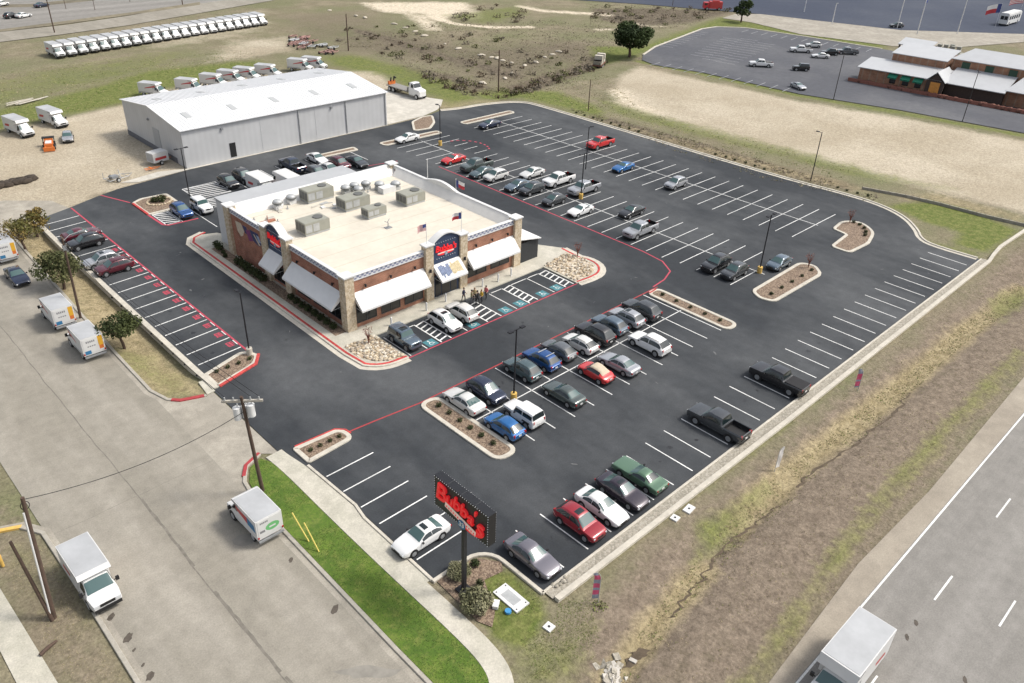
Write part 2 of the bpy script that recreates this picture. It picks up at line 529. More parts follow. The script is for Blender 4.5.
# brush
zone(brush, [(330, 50), (420, 62), (500, 90), (540, 82), (600, 62), (610, 45), (560, 38), (470, 45), (400, 30), (330, 25)], .6, 16)
zone(brush, [(400, 66), (470, 78), (520, 96), (505, 102), (470, 94), (420, 80)], .95, 5)
band(brush, [(498, 92), (540, 80), (575, 68), (605, 55)], 3.5, 1.0, 4)
band(brush, [(360, 30), (420, 50), (480, 66), (515, 76)], 2.6, .9, 3)
zone(brush, [(590, 8), (660, 8), (735, 12), (690, 22), (640, 26), (600, 20)], .95, 6)
zone(brush, [(590, 112), (640, 125), (700, 142), (780, 165), (860, 185), (850, 192), (780, 176), (700, 152), (640, 136), (590, 118)], .8, 3)
zone(brush, [(270, 15), (360, 8), (400, 25), (360, 45), (290, 45)], .45, 16)
band(brush, [(905, 182), (960, 196), (1024, 212)], 1.2, .6, 2)
# bare brown verge by the highway
zone(bare, [(520, 700), (560, 640), (640, 545), (760, 455), (900, 345), (1024, 240), (1200, 120), (1200, 320), (1024, 372), (770, 700)], .85, 4)
zone(bare, [(-60, 520), (-40, 470), (38, 520), (130, 690), (40, 700), (0, 600)], .5, 2)
# straw
band(straw, [(610, 680), (660, 615), (705, 565)], 1.0, 1.0, 1.6)
band(straw, [(735, 520), (790, 470), (850, 425), (905, 382), (960, 335), (1024, 285)], 1.2, 1.0, 1.8)
band(straw, [(690, 575), (740, 520), (800, 470)], .4, .7, 1.2)
band(green, [(745, 690), (800, 610), (850, 540), (900, 478), (960, 415), (1024, 352)], .9, .58, 1.8)
band(straw, [(745, 690), (800, 610), (850, 540), (900, 478), (960, 415), (1024, 352)], .9, .5, 1.6)
band(brush, [(640, 640), (668, 618), (700, 575), (735, 535), (770, 505)], .28, 1.0, .4)
band(brush, [(775, 500), (800, 470), (830, 440), (850, 428), (880, 410), (900, 390)], .3, 1.0, .4)
band(brush, [(610, 665), (630, 655), (650, 640)], .7, 1.0, .5)
zone(straw, [(0, 225), (45, 220), (160, 345), (215, 398), (150, 396), (110, 352)], .8, 2)
zone(straw, [(560, 110), (640, 128), (760, 160), (860, 185), (880, 200), (940, 190), (1024, 215), (1024, 222), (900, 200), (780, 176), (600, 122)], .5, 3)
zone(straw, [(440, 95), (480, 98), (510, 100), (470, 106), (430, 112)], .6, 4)
# height: gentle roughness away from pavement, a swale beside the highway, a bank under the left wall
GZ = np.full(gs, -.05)
nz_ = np.zeros(gs)
for k, (sx, sy, a) in enumerate(((.09, .07, 1.), (.23, .19, .5), (.61, .57, .25), (1.3, 1.45, .15))):
    nz_ += a * np.sin(GX * sx + 1.7 * k + .8 * np.sin(GY * sy * .7)) * np.sin(GY * sy + 2.1 * k + .9 * np.sin(GX * sx * .6))
LOTP = [(22.6, 10), (22.6, 30), (29, 24.0), (120.5, 24), (122, 60), (119, 116), (106, 122), (90, 146), (86, 146), (46, 146), (46, 117), (22, 118)]
far_ = np.clip(-sdist(LOTP, GX, GY) / 10, 0, 1) * np.clip((GX - 21) / 6, 0, 1) * np.clip((GY - 13) / 5, 0, 1)
GZ = GZ + far_ * nz_ * .10
GZ = GZ + brush * far_ * nz_ * .20
SW = W([(560, 720), (640, 640), (720, 545), (800, 470), (900, 385), (1024, 283), (1200, 150)])
dsw = sdist(SW, GX, GY, False)
GZ = GZ - .55 * np.exp(-(dsw / 1.7) ** 2)
bank = np.clip((GX - 19.6) / 3.6, 0, 1) * (GX < 24.6) * np.clip((GY - 63.5) / 3.5, 0, 1) * np.clip((113 - GY) / 6, 0, 1)
GZ = GZ - .72 * bank
creek = sdist(W([(498, 92), (540, 80), (575, 68), (605, 55)]), GX, GY, False)
GZ = GZ - .8 * np.exp(-(creek / 4.0) ** 2)
FLATS = [W([(643, 55), (655, 47), (702, 29), (716, 27), (745, 28), (800, 36), (882, 49), (960, 62), (1100, 85), (1180, 105), (1180, 160), (1024, 133), (900, 110), (800, 94), (700, 72), (655, 65), (642, 60)]),
         W([(548, -2), (640, 4), (700, 9), (722, 18), (750, 24), (800, 36), (893, 48), (1024, 44), (1300, 60), (1300, -40), (560, -34)]),
         W([(-200, 64), (0, 44), (65, 36), (130, 27), (200, 15), (275, 2), (260, -30), (-200, -30)])]
for fp in FLATS:
    f_ = np.clip((sdist(fp, GX, GY) + 9) / 6, 0, 1)
    GZ = GZ * (1 - f_) - .12 * f_
def ground_z(x, y):
    i = int(np.clip(np.searchsorted(gx, x) - 1, 0, len(gx) - 2)); j = int(np.clip(np.searchsorted(gy, y) - 1, 0, len(gy) - 2))
    fx = (x - gx[i]) / (gx[i + 1] - gx[i]); fy = (y - gy[j]) / (gy[j + 1] - gy[j])
    return float((GZ[j, i] * (1 - fx) + GZ[j, i + 1] * fx) * (1 - fy) + (GZ[j + 1, i] * (1 - fx) + GZ[j + 1, i + 1] * fx) * fy)

def ground_mat():
    m, N, Lk, b = nodes_of('field_ground')
    tc = N.new('ShaderNodeTexCoord')
    def noise(s, d=8, r=.62):
        n = N.new('ShaderNodeTexNoise'); n.inputs['Scale'].default_value = s; n.inputs['Detail'].default_value = d; n.inputs['Roughness'].default_value = r
        Lk.new(tc.outputs['Object'], n.inputs['Vector']); return n.outputs[0]
    def rng(o, a, bb, c=0., d=1.):
        mr = N.new('ShaderNodeMapRange'); mr.inputs[1].default_value = a; mr.inputs[2].default_value = bb; mr.inputs[3].default_value = c; mr.inputs[4].default_value = d
        Lk.new(o, mr.inputs[0]); return mr.outputs[0]
    def mth(op, a, bb):
        n = N.new('ShaderNodeMath'); n.operation = op
        for i, x in enumerate((a, bb)):
            if isinstance(x, (int, float)): n.inputs[i].default_value = x
            else: Lk.new(x, n.inputs[i])
        return n.outputs[0]
    def mix(f, a, bb):
        n = N.new('ShaderNodeMix'); n.data_type = 'RGBA'
        Lk.new(f, n.inputs[0])
        for i, x in ((6, a), (7, bb)):
            if isinstance(x, tuple): n.inputs[i].default_value = (*x, 1)
            else: Lk.new(x, n.inputs[i])
        return n.outputs[2]
    ch = {}
    for nm, keys in (('zone_one', ('green', 'tan', 'brush')), ('zone_two', ('straw', 'pale', 'bare'))):
        a = N.new('ShaderNodeAttribute'); a.attribute_name = nm
        s = N.new('ShaderNodeSeparateColor'); Lk.new(a.outputs['Color'], s.inputs[0])
        for k, o in zip(keys, s.outputs[:3]): ch[k] = o
    n1 = noise(.22); n2 = noise(1.1); n3 = noise(4.5, 5, .7); n4 = noise(.05, 4)
    brk = mth('ADD', mth('MULTIPLY', n1, .5), mth('MULTIPLY', n2, .5))
    def fac(k, sharp=.28):
        # the zone edge frays with the noise
        t = mth('ADD', ch[k], mth('MULTIPLY', mth('SUBTRACT', brk, .5), 1.5))
        return rng(t, .5 - sharp, .5 + sharp)
    base = mix(rng(n1, .35, .65), (.175, .150, .100), (.255, .220, .152))
    base = mix(rng(n4, .4, .62), base, (.165, .165, .09))
    base = mix(mth('MULTIPLY', rng(n2, .5, .68), .5), base, (.17, .155, .10))
    bare_ = mix(rng(n2, .35, .65), (.160, .127, .096), (.238, .193, .146))
    cur = mix(fac('bare'), base, bare_)
    cur = mix(fac('brush'), cur, mix(rng(n2, .35, .65), (.075, .060, .045), (.185, .155, .110)))
    cur = mix(fac('straw'), cur, mix(rng(n2, .35, .65), (.24, .195, .11), (.345, .285, .175)))
    tan_ = mix(rng(n4, .38, .62), (.37, .318, .235), (.455, .40, .31))
    tan_ = mix(mth('MULTIPLY', rng(n1, .5, .72), .35), tan_, (.30, .26, .19))
    cur = mix(fac('tan'), cur, tan_)
    cur = mix(fac('pale'), cur, mix(rng(n2, .35, .65), (.5, .42, .31), (.66, .59, .47)))
    cur = mix(fac('green'), cur, mix(rng(n2, .35, .65), (.095, .125, .03), (.18, .19, .065)))
    k = N.new('ShaderNodeMix'); k.data_type = 'RGBA'; k.blend_type = 'MULTIPLY'; k.inputs[0].default_value = 1
    Lk.new(cur, k.inputs[6]); Lk.new(rng(mth('ADD', mth('MULTIPLY', n3, .6), mth('MULTIPLY', noise(1.9, 3, .8), .4)), .34, .66, .60, 1.40), k.inputs[7])
    Lk.new(k.outputs[2], b.inputs['Base Color'])
    b.inputs['Roughness'].default_value = .95; b.inputs['Specular IOR Level'].default_value = .15
    bp = N.new('ShaderNodeBump'); bp.inputs['Strength'].default_value = .5; bp.inputs['Distance'].default_value = .15
    Lk.new(mth('ADD', n3, n2), bp.inputs['Height']); Lk.new(bp.outputs[0], b.inputs['Normal'])
    return m

def make_ground():
    ny, nx = gs
    vs = np.stack([GX.ravel(), GY.ravel(), GZ.ravel()], 1)
    idx = np.arange(nx * ny).reshape(ny, nx)
    q = np.stack([idx[:-1, :-1].ravel(), idx[:-1, 1:].ravel(), idx[1:, 1:].ravel(), idx[1:, :-1].ravel()], 1)
    me = bpy.data.meshes.new('ground')
    me.from_pydata(vs.tolist(), [], q.tolist())
    for nm, chs in (('zone_one', (green, tan, brush)), ('zone_two', (straw, pale, bare))):
        at = me.color_attributes.new(nm, 'FLOAT_COLOR', 'POINT')
        c = np.ones((nx * ny, 4), np.float32)
        for i, a in enumerate(chs): c[:, i] = a.ravel()
        at.data.foreach_set('color', c.ravel())
    me.materials.append(ground_mat())
    me.polygons.foreach_set('use_smooth', [True] * len(me.polygons))
    o = bpy.data.objects.new('ground', me)
    COL.objects.link(o)
    tag(o, kind='structure')
make_ground()

def gully(pts, w, seed):
    rr = random.Random(seed); pts = smooth_path(W(pts), 3); out = []; o = 0
    for p in pts:
        o = o * .7 + rr.uniform(-.22, .22); out.append((p[0] + o, p[1] - o))
    g = MB(); n = len(out); ws = [w * rr.uniform(.05, .8) for _ in out]
    L = [(a[0] + b[0]) / 2 for a, b in zip(out, out)]
    vs = []
    for i, p in enumerate(out):
        q = offset(out, ws[i] / 2)[i]; r_ = offset(out, -ws[i] / 2)[i]
        z = ground_z(*p) + .03
        vs += [(q[0], q[1], z), (r_[0], r_[1], z)]
    g.add(vs, [(2 * i + 1, 2 * i + 3, 2 * i + 2, 2 * i) for i in range(n - 1)])
    o = g.build('ditch_bed', mat('eroded_soil', (.10, .075, .05), .95, var=.35, scale=2.0)); tag(o, kind='structure')
gully([(672, 612), (690, 590), (705, 570), (722, 550), (742, 530), (760, 514), (775, 500)], .30, 1)
gully([(800, 482), (830, 456), (858, 440), (878, 424), (900, 402), (912, 390)], .35, 3)
gully([(604, 690), (618, 668), (630, 655), (645, 645)], 1.1, 4)
def sheet(name, poly, z, m):
    o = MB().flat(poly, z).build(name, m)
    return tag(o, kind='structure')

# ------------------------------------------------------------------ streets and roads
sheet('street', [(6.35, 8), (19.25, 8), (19.05, 34), (19.2, 66), (20.7, 114.5), (21.2, 119.4), (6.35, 119.4)], 0.0, M_conc_road)
sheet('yard_apron', [(6.35, 119.4), (21.2, 119.4), (20.75, 114.9), (25.6, 112.9), (29.1, 114.2), (28.2, 118.3), (23.4, 122.3), (6.35, 123.5)], .008, M_conc2)
sheet('highway', [(-250, -14), (1200, -14), (1200, 9.55), (-250, 9.55)], 0.0, M_hwy)
sheet('highway_shoulder', [(-250, 9.55), (1200, 9.55), (1200, 11.5), (120, 11.35), (85, 11.6), (60, 11.1), (48, 11.4), (34, 10.6), (-250, 10.8)], 0.0, M_shoulder)
mk = MB()
mk.strip([(-250, 9.42), (1200, 9.42)], .14, .006)
for i in range(-14, 60):
    x0 = 12.1 * i + .2
    mk.strip([(x0 + .2, 6.22), (x0 + 3.4, 6.22)], .13, .006)
    mk.strip([(x0 + 1.2, 2.3), (x0 + 4.4, 2.3)], .13, .006)
mk.strip([(-250, -1.6), (1200, -1.6)], .14, .006, 1)
tag(mk.build('highway_markings', [M_white, M_yel]), kind='structure')
# tyre-darkened lanes and cracks of the street, as sealed seams lying on the surface
M_seam = mat('seam_sealant', (.17, .155, .13), .9, var=.3, scale=1.5)
M_stain = mat('oil_stain', (.085, .07, .055), .8, var=.4, scale=3)
M_stain2 = mat('faint_stain', (.24, .225, .195), .9, var=.2, scale=1.0)
def jitter(a, b, n, amp, seed):
    rr = random.Random(seed); out = []; o = 0
    for i in range(n + 1):
        o = o * .75 + rr.uniform(-amp, amp)
        out.append((a[0] + (b[0] - a[0]) * i / n + o, a[1] + (b[1] - a[1]) * i / n))
    return out
sm = MB()
sm.strip(jitter((12.7, 15), (12.9, 120), 130, .05, 1), .085, .003)
for (ya, yb, xa, xb) in ((20, 31, 12.70, 12.86), (31.5, 40, 12.86, 12.80), (43, 52, 12.8, 12.85)):
    sm.strip(jitter((xa, ya), (xb, yb), 24, .05, int(ya)), .17, .0034)
for yy in (52.5,):
    pth = jitter((yy, 6.5), (yy + .2, 19), 18, .05, yy)
    sm.strip([(b_, a_) for a_, b_ in pth], .03, .0035)
# joints in the highway
tag(sm.build('pavement_seams', M_seam), kind='structure')
def blob(mb, c, rx, ry, z, m=0, seed=0, n=16, rz=0.0):
    rr = random.Random(seed)
    pts = []
    for i in range(n):
        t = 2 * math.pi * i / n; k = rr.uniform(.75, 1.15)
        x, y = rx * k * math.cos(t), ry * k * math.sin(t)
        pts.append((c[0] + x * math.cos(rz) - y * math.sin(rz), c[1] + x * math.sin(rz) + y * math.cos(rz)))
    mb.flat(pts, z, m)
st = MB()
for i, (u, v, r) in enumerate([(111, 617, .34), (128, 638, .42), (134, 650, .16), (150, 676, .38), (335, 609, .42), (291, 560, .25), (143, 665, .16)]):
    blob(st, P(u, v), r, r * .6, .005 + .0003 * i, 0, i, rz=.7)
for i, (u, v, a, b_) in enumerate([(368, 672, 2.0, .45), (245, 540, .9, .6)]):
    blob(st, P(u, v), a, b_, .0042 + .0004 * i, 1, 40 + i, rz=-.75)
for i, (u, v) in enumerate([(907, 637), (916, 623), (965, 680)]):
    blob(st, P(u, v), .3, .14, .006, 0, 60 + i, rz=.5)
rr = random.Random(31)
M_drip = mat('oil_drip', (.018, .019, .021), .45, var=.3, scale=4)
M_scuff = mat('dusty_scuff', (.115, .118, .12), .9, var=.4, scale=3)
def drips(x, y, n=1):
    for _ in range(n): blob(st, (x + rr.uniform(-.35, .35), y + rr.uniform(-.5, .5)), rr.uniform(.08, .32), rr.uniform(.08, .28), .0135 + rr.uniform(0, .0015), 2, rr.randrange(999), 10, rr.uniform(0, 3))
for i in range(12):
    for y in (45.4, 39.8):
        if rr.random() < .7: drips(39.2 + 2.597 * i, y)
for k in range(29):
    if rr.random() < .7: drips(33.15 + 2.612 * k, 28.2)
for k in range(24):
    for x in (81.6, 87.6):
        if rr.random() < .6: drips(x, 46.2 + 2.5 * k)
    for x in (100.8, 107):
        if rr.random() < .5: drips(x, 46.1 + 2.53 * k)
for k in range(18):
    if rr.random() < .6: drips(26.8, 68.3 + 2.42 * k)
for i in range(60):
    x, y = rr.choice([(rr.uniform(30, 36), rr.uniform(56, 110)), (rr.uniform(40, 110), rr.uniform(31, 36)), (rr.uniform(40, 76), rr.uniform(49.5, 53)), (rr.uniform(71, 77), rr.uniform(62, 100)), (rr.uniform(91.5, 97), rr.uniform(45, 108)), (rr.uniform(111, 116), rr.uniform(45, 110))])
    blob(st, (x, y), rr.uniform(.05, .35), rr.uniform(.04, .12), .0155 + rr.uniform(0, .001), 3 if rr.random() < .6 else 2, rr.randrange(999), 9, rr.uniform(0, 3))
tag(st.build('pavement_stains', [M_stain, M_stain2, M_drip, M_scuff]), kind='structure')

# kerbs of the street
kb = MB()
KR = [(19.0, 8), (18.95, 28), (19.15, 45.8), (19.6, 48.6), (20.6, 50.2), (22.2, 50.9)]
KR2 = [(22.8, 61.5), (21.9, 61.85), (20.7, 62.3), (19.9, 63.2), (19.35, 65.5), (19.5, 75), (20.8, 114.4), (22.6, 116)]
kb.kerb(KR, .30, -.05, .12); kb.strip(KR, .45, .004, 1, off=.36)
kb.kerb(KR2, .30, -.05, .12); kb.strip(KR2, .45, .004, 1, off=.36)
KL = [(6.1, 8), (6.1, 30), (6.25, 45), (6.2, 53.2), (5.2, 54.9), (3.4, 55.7), (-2, 56.2)]
kb.kerb(KL, .30, -.05, .12)
kb.strip(KL, .40, .004, 1, off=-.34)
kb.kerb([(6.0, 68), (6.2, 70.5), (6.3, 122)], .3, -.05, .12)
tag(kb.build('street_kerb', [mat('street_kerb_grey', (.36, .335, .285), .9, var=.15), M_conc2]), kind='structure')
kr = MB()
kr.kerb([(19.86, 49.2), (20.66, 50.32), (22.2, 51.0)], .33, -.05, .127)
kr.kerb([(22.6, 61.6), (21.9, 61.85), (20.7, 62.3), (20.15, 62.9)], .38, -.05, .127)
kr.kerb([(5.3, 54.85), (3.4, 55.72), (-2, 56.22)], .34, -.05, .128, 1)
tag(kr.build('painted_kerb', [M_redp, M_yel]), kind='structure')
sheet('driveway', [(19.0, 47.5), (19.6, 48.9), (20.6, 50.4), (22.2, 51.0), (23.45, 49.9), (23.5, 61.6), (22.6, 61.45), (21.9, 61.7), (20.6, 62.1), (19.8, 63.0), (19.2, 64.8)], .008, M_conc2)
sheet('side_path', [(1.0, 30), (2.9, 30), (2.7, 40), (2.35, 52), (1.9, 56.0), (-1.2, 56.0), (.9, 46)], .02, M_walk)
# sidewalk, lawn
SWK = [(23.1, 50.2), (23.25, 47.6), (23.1, 41), (23.05, 33.5), (23.1, 26), (22.9, 23.2), (22.2, 21.6), (20.6, 20.3)]
SWK = smooth_path(SWK, 2)
wk = MB(); wk.kerb(SWK, 1.5, -.06, .05, bev=.01)
wk.prism([(23.82, 49.95), (24.22, 47), (24.4, 40.6), (24.12, 39), (24.06, 31), (23.78, 31)], -.06, .048)
wk.prism([(23.2, 64.0), (23.7, 64.0), (23.72, 61.7), (22.9, 61.6)], -.06, .05)
tag(wk.build('sidewalk', M_walk), kind='structure')
def lawn_mat():
    m, N, Lk, b = nodes_of('mown_grass')
    tc = N.new('ShaderNodeTexCoord')
    c = None
    for s, a, bb in ((.5, (.065, .125, .012), (.115, .185, .020)), (1.2, None, (.19, .215, .05)), (7.0, None, (.05, .085, .015))):
        n = N.new('ShaderNodeTexNoise'); n.inputs['Scale'].default_value = s; n.inputs['Detail'].default_value = 8; n.inputs['Roughness'].default_value = .7
        Lk.new(tc.outputs['Object'], n.inputs['Vector'])
        mr = N.new('ShaderNodeMapRange'); mr.inputs[1].default_value = .4 if a else .47; mr.inputs[2].default_value = .65 if a else .72; Lk.new(n.outputs[0], mr.inputs[0])
        mx = N.new('ShaderNodeMix'); mx.data_type = 'RGBA'; Lk.new(mr.outputs[0], mx.inputs[0])
        if a: mx.inputs[6].default_value = (*a, 1)
        else: Lk.new(c, mx.inputs[6])
        mx.inputs[7].default_value = (*bb, 1); c = mx.outputs[2]
    Lk.new(c, b.inputs['Base Color']); b.inputs['Roughness'].default_value = .95
    return m
M_lawn = lawn_mat()
lawn_poly = [(19.25, 8)] + [(19.15, 28), (19.35, 45.8), (19.85, 48.3), (20.8, 49.9), (22.0, 50.35), (22.45, 49.2)] + [(x - .78, y) for x, y in SWK if y < 48] 
sheet('lawn', lawn_poly, .03, M_lawn)
# ------------------------------------------------------------------ parking lot
LOT = [(23.5, 49.9), (24.3, 47), (24.5, 40.6), (24.35, 30.9), (26.6, 30.9)] + arc((27.2, 28.9), 2.0, 90, 0, 6) + [(29.2, 25.0), (110.9, 25.0), (110.4, 31.4), (111.6, 33.0), (114, 34.3), (117.3, 37.4), (119.2, 41.6), (119.6, 47), (118.3, 57.7), (117.8, 85), (117.4, 112.6), (116.4, 115.2), (113.5, 117.3), (108.1, 119), (103, 119.4), (99.4, 120.6), (94.6, 119.2), (85.5, 118.7), (48, 118.5), (36.9, 117.2), (33.3, 116), (29.3, 114.3), (24.6, 112.6), (24.3, 100), (24.1, 75), (23.6, 61.6)]
sheet('parking_lot', LOT, 0.012, M_asph)
# -- paint (0 white, 1 red, 2 pink, 3 teal)
pm = MB(); Z1, Z2 = .0185, .0215
def line(a, b_, w=.11, m=0, z=Z1): pm.strip([a, b_], w, z, m)
for i in range(13):                               # double row in front of the restaurant
    x = 37.95 + 2.597 * i
    if i == 0: continue
    line((x, 47.6), (x, 37.05))
line((38.7, 42.55), (69.6, 42.55))
for k in range(30):                               # row along the right-hand wall
    x = 31.85 + 2.612 * k
    if x < 109: line((x, 30.45), (x, 25.55))
for k in range(5): line((24.75, 44.9 - 2.37 * k), (29.3, 44.9 - 2.37 * k))
line((24.6, 33.1), (29.0, 33.1))
for k in range(-1, 25):                           # far double row
    y = 47.4 + 2.53 * k; sh = (52 - y) * .018
    line((97.9 + sh, y), (110.2 + sh, y))
line((104.5, 44.5), (103.2, 108.3))
for k in range(-6, 21):                           # middle double row
    y = 57.4 + 2.5 * k
    if 94 < y < 104.6: line((79.1, y), (84.6, y)); line((87.4, y), (90.3, y))
    elif k == -6: line((79.2, y), (84.7, y))
    else: line((79.0 if y > 50 else 79.4, y), (90.5, y))
line((84.9, 41.2), (84.6, 108.0))
for k in range(19):                               # left row
    y = 67.1 + 2.42 * k
    line((24.5, y - .35), (29.15, y), .13)
for k in range(13):                               # behind the restaurant
    x = 51.0 + 2.6 * k
    if x < 73: line((x, 111.8), (x, 105.6))
line((64.1, 111.8), (63.8, 107.1))
# stalls by the entrance, with hatched aisles
def hatch(x0, x1, y0, y1, step, n_skip=()):
    line((x0, y0), (x0, y1), .14); line((x1, y0), (x1, y1), .14)
    y = y0 + .35; k = 0
    while y < y1 - .2:
        line((x0, y), (x1, min(y + .35, y1)), .19, 0, Z2); y += step; k += 1
for x in (40.95, 43.0, 48.4, 55.7, 61.75): line((x, 54.75), (x, 59.3))
hatch(44.9, 46.2, 54.75, 59.3, .78); hatch(51.3, 53.3, 54.75, 59.0, .85); hatch(57.7, 59.0, 54.75, 59.3, .78); hatch(63.7, 65.0, 54.75, 59.3, .8)
for a, b_ in ((43.2, 44.8), (46.4, 48.2), (56, 57.6), (59.2, 61.6), (62, 63.6)): line((a, 59.3), (b_, 59.3), .12)
def access(cx, cy):
    pm.flat([(cx - .62, cy - .5), (cx + .62, cy - .5), (cx + .62, cy + .75), (cx - .62, cy + .75)], Z1 + .001, 3)
    q = lambda x, y: (cx + x, cy + .12 + y)
    pm.strip([q(-.05, .32), q(-.02, .05), q(.2, .04), q(.28, -.22), q(.4, -.22)], .07, Z2 + .002)
    pm.strip([q(-.08, .08), q(-.22, -.08), q(-.2, -.26), q(-.02, -.36), q(.14, -.26)], .06, Z2 + .0025)
    pm.flat([q(-.05 + .09 * math.cos(t), .42 + .09 * math.sin(t)) for t in [i * .785 for i in range(8)]], Z2 + .003)
for cx in (43.95, 49.7, 54.5, 56.8, 60.4, 62.75): access(cx, 55.25)
# red fire-lane lines
def red(pts, w=.16, m=1, z=Z2 + .003): pm.strip(pts, w, z, m)
red([(29.3, 66.2), (29.3, 114.0)], .2, 2)
red([(29.0, 48.6), (32, 48.35), (36.6, 47.85), (72.0, 47.75)] , .16)
red([(71.6, 48.1), (74.2, 48.4), (76.6, 49.3), (78.1, 51.6), (78.55, 55), (78.6, 96)], .18, 2)
red([(39.9, 54.55), (65.3, 54.5)], .16, 2)
red([(36.3, 110.6), (36.1, 104.6), (36.2, 101), (36.7, 100.4), (40.6, 100.1)], .3, 2)
red([(34, 116.2), (36.0, 111)], .2, 2)
red([(70, 103.2), (75.2, 102.2)], .15, 2)
ra = arc((87.3, 100.4), 4.6, 75, -45, 18)
for i in range(0, 17, 2): red([ra[i], ra[i + 1]], .3, 2)
# pick-up roundels at the stall ends of the left row
for k in range(13):
    cy = 68.3 + 2.42 * k; cx = 28.55
    rr = random.Random(k)
    for q in range(4):                                       # worn red stencil, no longer readable
        y0 = cy - .45 + .26 * q
        pm.strip([(cx - .3 + rr.uniform(-.06, .06), y0), (cx - .0, y0 + rr.uniform(-.05, .05)), (cx + .36 + rr.uniform(-.08, .1), y0 + .03)], .14 + rr.uniform(-.04, .04), Z1 + .001 + .0004 * q, 2)
    pm.strip([(cx - .22, cy - .42), (cx - .26, cy + .35)], .13, Z1 + .0030, 2); pm.strip([(cx + .16, cy - .4), (cx + .12, cy + .4)], .13, Z1 + .0034, 2)
    pm.strip([(cx + .62, cy - .5), (cx + .62, cy + .5)], .12, Z1 + .002, 0)
# hatched bays near the left rear corner of the restaurant
for (x0, x1, y0, y1, n) in ((36.5, 38.4, 100.7, 105.0, 6), (43.6, 48.6, 106.4, 111.4, 7), (43.2, 46.6, 102.4, 105.6, 5)):
    line((x0, y0), (x0, y1)); line((x1, y0), (x1, y1)); line((x0, y0), (x1, y0)); line((x0, y1), (x1, y1))
    for i in range(n):
        y = y0 + (y1 - y0) * (i + .3) / n
        line((x0, min(y + .7, y1)), (x1, max(y - .1, y0)), .2, 0, Z2)
line((38.6, 105.4), (38.6, 100.4)); line((41.1, 110), (41.2, 96)); 
tag(pm.build('parking_markings', [M_white, M_redp, M_pinkp, M_teal]), kind='structure')

# -- perimeter: kerbs and walls
kb = MB()
TOPK = [(110.9, 25.4), (110.5, 31.3), (111.7, 33.1), (114, 34.4), (117.4, 37.5), (119.3, 41.7), (119.7, 47), (118.4, 57.7), (117.9, 85), (117.5, 112.7), (116.5, 115.3), (113.6, 117.4), (108.1, 119.1), (103, 119.5), (99.4, 120.7)]
TOPK = smooth_path(TOPK, 2)
kb.kerb(TOPK, .3, -.05, .15); kb.strip(TOPK, .5, .02, off=.4)
kb.kerb([(24.15, 30.75), (26.6, 30.75)] + arc((27.2, 28.9), 1.85, 90, 0, 6) + [(29.05, 24.9)], .3, -.05, .15)
kb.kerb([(24.35, 47), (24.55, 40.6), (24.25, 39), (24.2, 30.9)], .24, -.05, .14)
kb.kerb([(29.0, 24.93), (110.9, 24.93)], .2, -.05, .15)
tag(kb.build('lot_kerb', M_kerb), kind='structure')
sheet('gravel_strip', [(29.2, 24.1), (111.4, 24.1), (111.2, 24.84), (29.2, 24.84)], .06, M_rubble)
def wall_thing(name, path, w, z0, z1, m, label, cat='wall', cap=None, block=None):
    g = MB(); g.kerb(path, w, z0, z1, bev=.02)
    o = g.build(name, m); tag(o, label, cat)
    if cap:
        c = MB(); c.kerb(path, w + .08, z1 + .003, z1 + .07, bev=.02); c.build('coping', cap, o)
    return o
M_blockw = mat('block_wall', (.56, .52, .44), .9, var=.14, scale=1.6, var2=.12, scale2=.5, bump=.3)
o = wall_thing('retaining_wall', [(29.3, 23.85), (60, 23.75), (111, 23.95), (113.5, 24.3), (117, 24.6), (126.2, 24.3)], .36, -.7, .2, M_blockw, 'low pale block retaining wall running along the highway edge of the lot', cap=M_kerb)
# left wall, with dark weep holes
lw = MB(); lw.kerb([(23.95, 62.0), (24.0, 75), (24.15, 100), (24.4, 112.8)], .42, -1.0, .10, bev=.02)
lwo = lw.build('retaining_wall', M_blockw); tag(lwo, 'long cream retaining wall with dark drain holes below the left parking row', 'wall')
for k in range(9):
    y = 65.5 + 2.55 * k; h = MB(); h.cyl((23.73, y, -.22), (23.66, y, -.22), .09, n=8); h.cyl((23.735, y, -.22), (23.80, y, -.22), .12, n=8)
    h.build('drain_hole', M_trim, lwo)
cp = MB(); cp.kerb([(24.0, 62.0), (24.05, 75), (24.2, 100), (24.45, 112.8)], .55, .103, .14, bev=.01, off=.1); cp.build('coping', M_kerb, lwo)
# concrete paving left rear and behind the warehouse
sheet('concrete_pad', [(85.95, 119.2), (94.4, 119.6), (99.0, 121.2), (101.5, 123.0), (104.6, 126.2), (101, 134), (98, 146), (86, 146), (85.95, 141)], .016, M_conc)
sheet('warehouse_apron', [(40, 118.0), (48, 118.6), (85.8, 118.9), (85.8, 119.15), (47.9, 119.15), (44, 120.5), (38, 119.4)], .014, M_conc)

def island(poly, fill, z=.14, kerb_w=.42, red_part=None, gutter=0, name='planting_bed'):
    g = MB(); g.kerb(poly, kerb_w, -.02, z + .01, closed=True)
    if gutter: g.strip(poly, gutter, .019, closed=True, off=-(kerb_w + gutter) / 2)
    k = g.build('island_kerb', M_kerb); tag(k, kind='structure')
    b_ = MB(); b_.prism(offset(poly, kerb_w * .45, True), -.02, z - .03); o = b_.build(name, fill); tag(o, kind='structure')
def ccw(p):
    a = sum(p[i][0] * p[(i + 1) % len(p)][1] - p[(i + 1) % len(p)][0] * p[i][1] for i in range(len(p)))
    return p if a > 0 else p[::-1]
ISL = {}
ISL['near'] = ccw(rounded([(36.35, 47.6), (38.3, 47.5), (38.45, 37.1), (36.35, 37.2)], .95))
ISL['far'] = ccw(rounded([(69.7, 47.4), (71.5, 47.4), (71.5, 36.6), (69.7, 36.6)], .85))
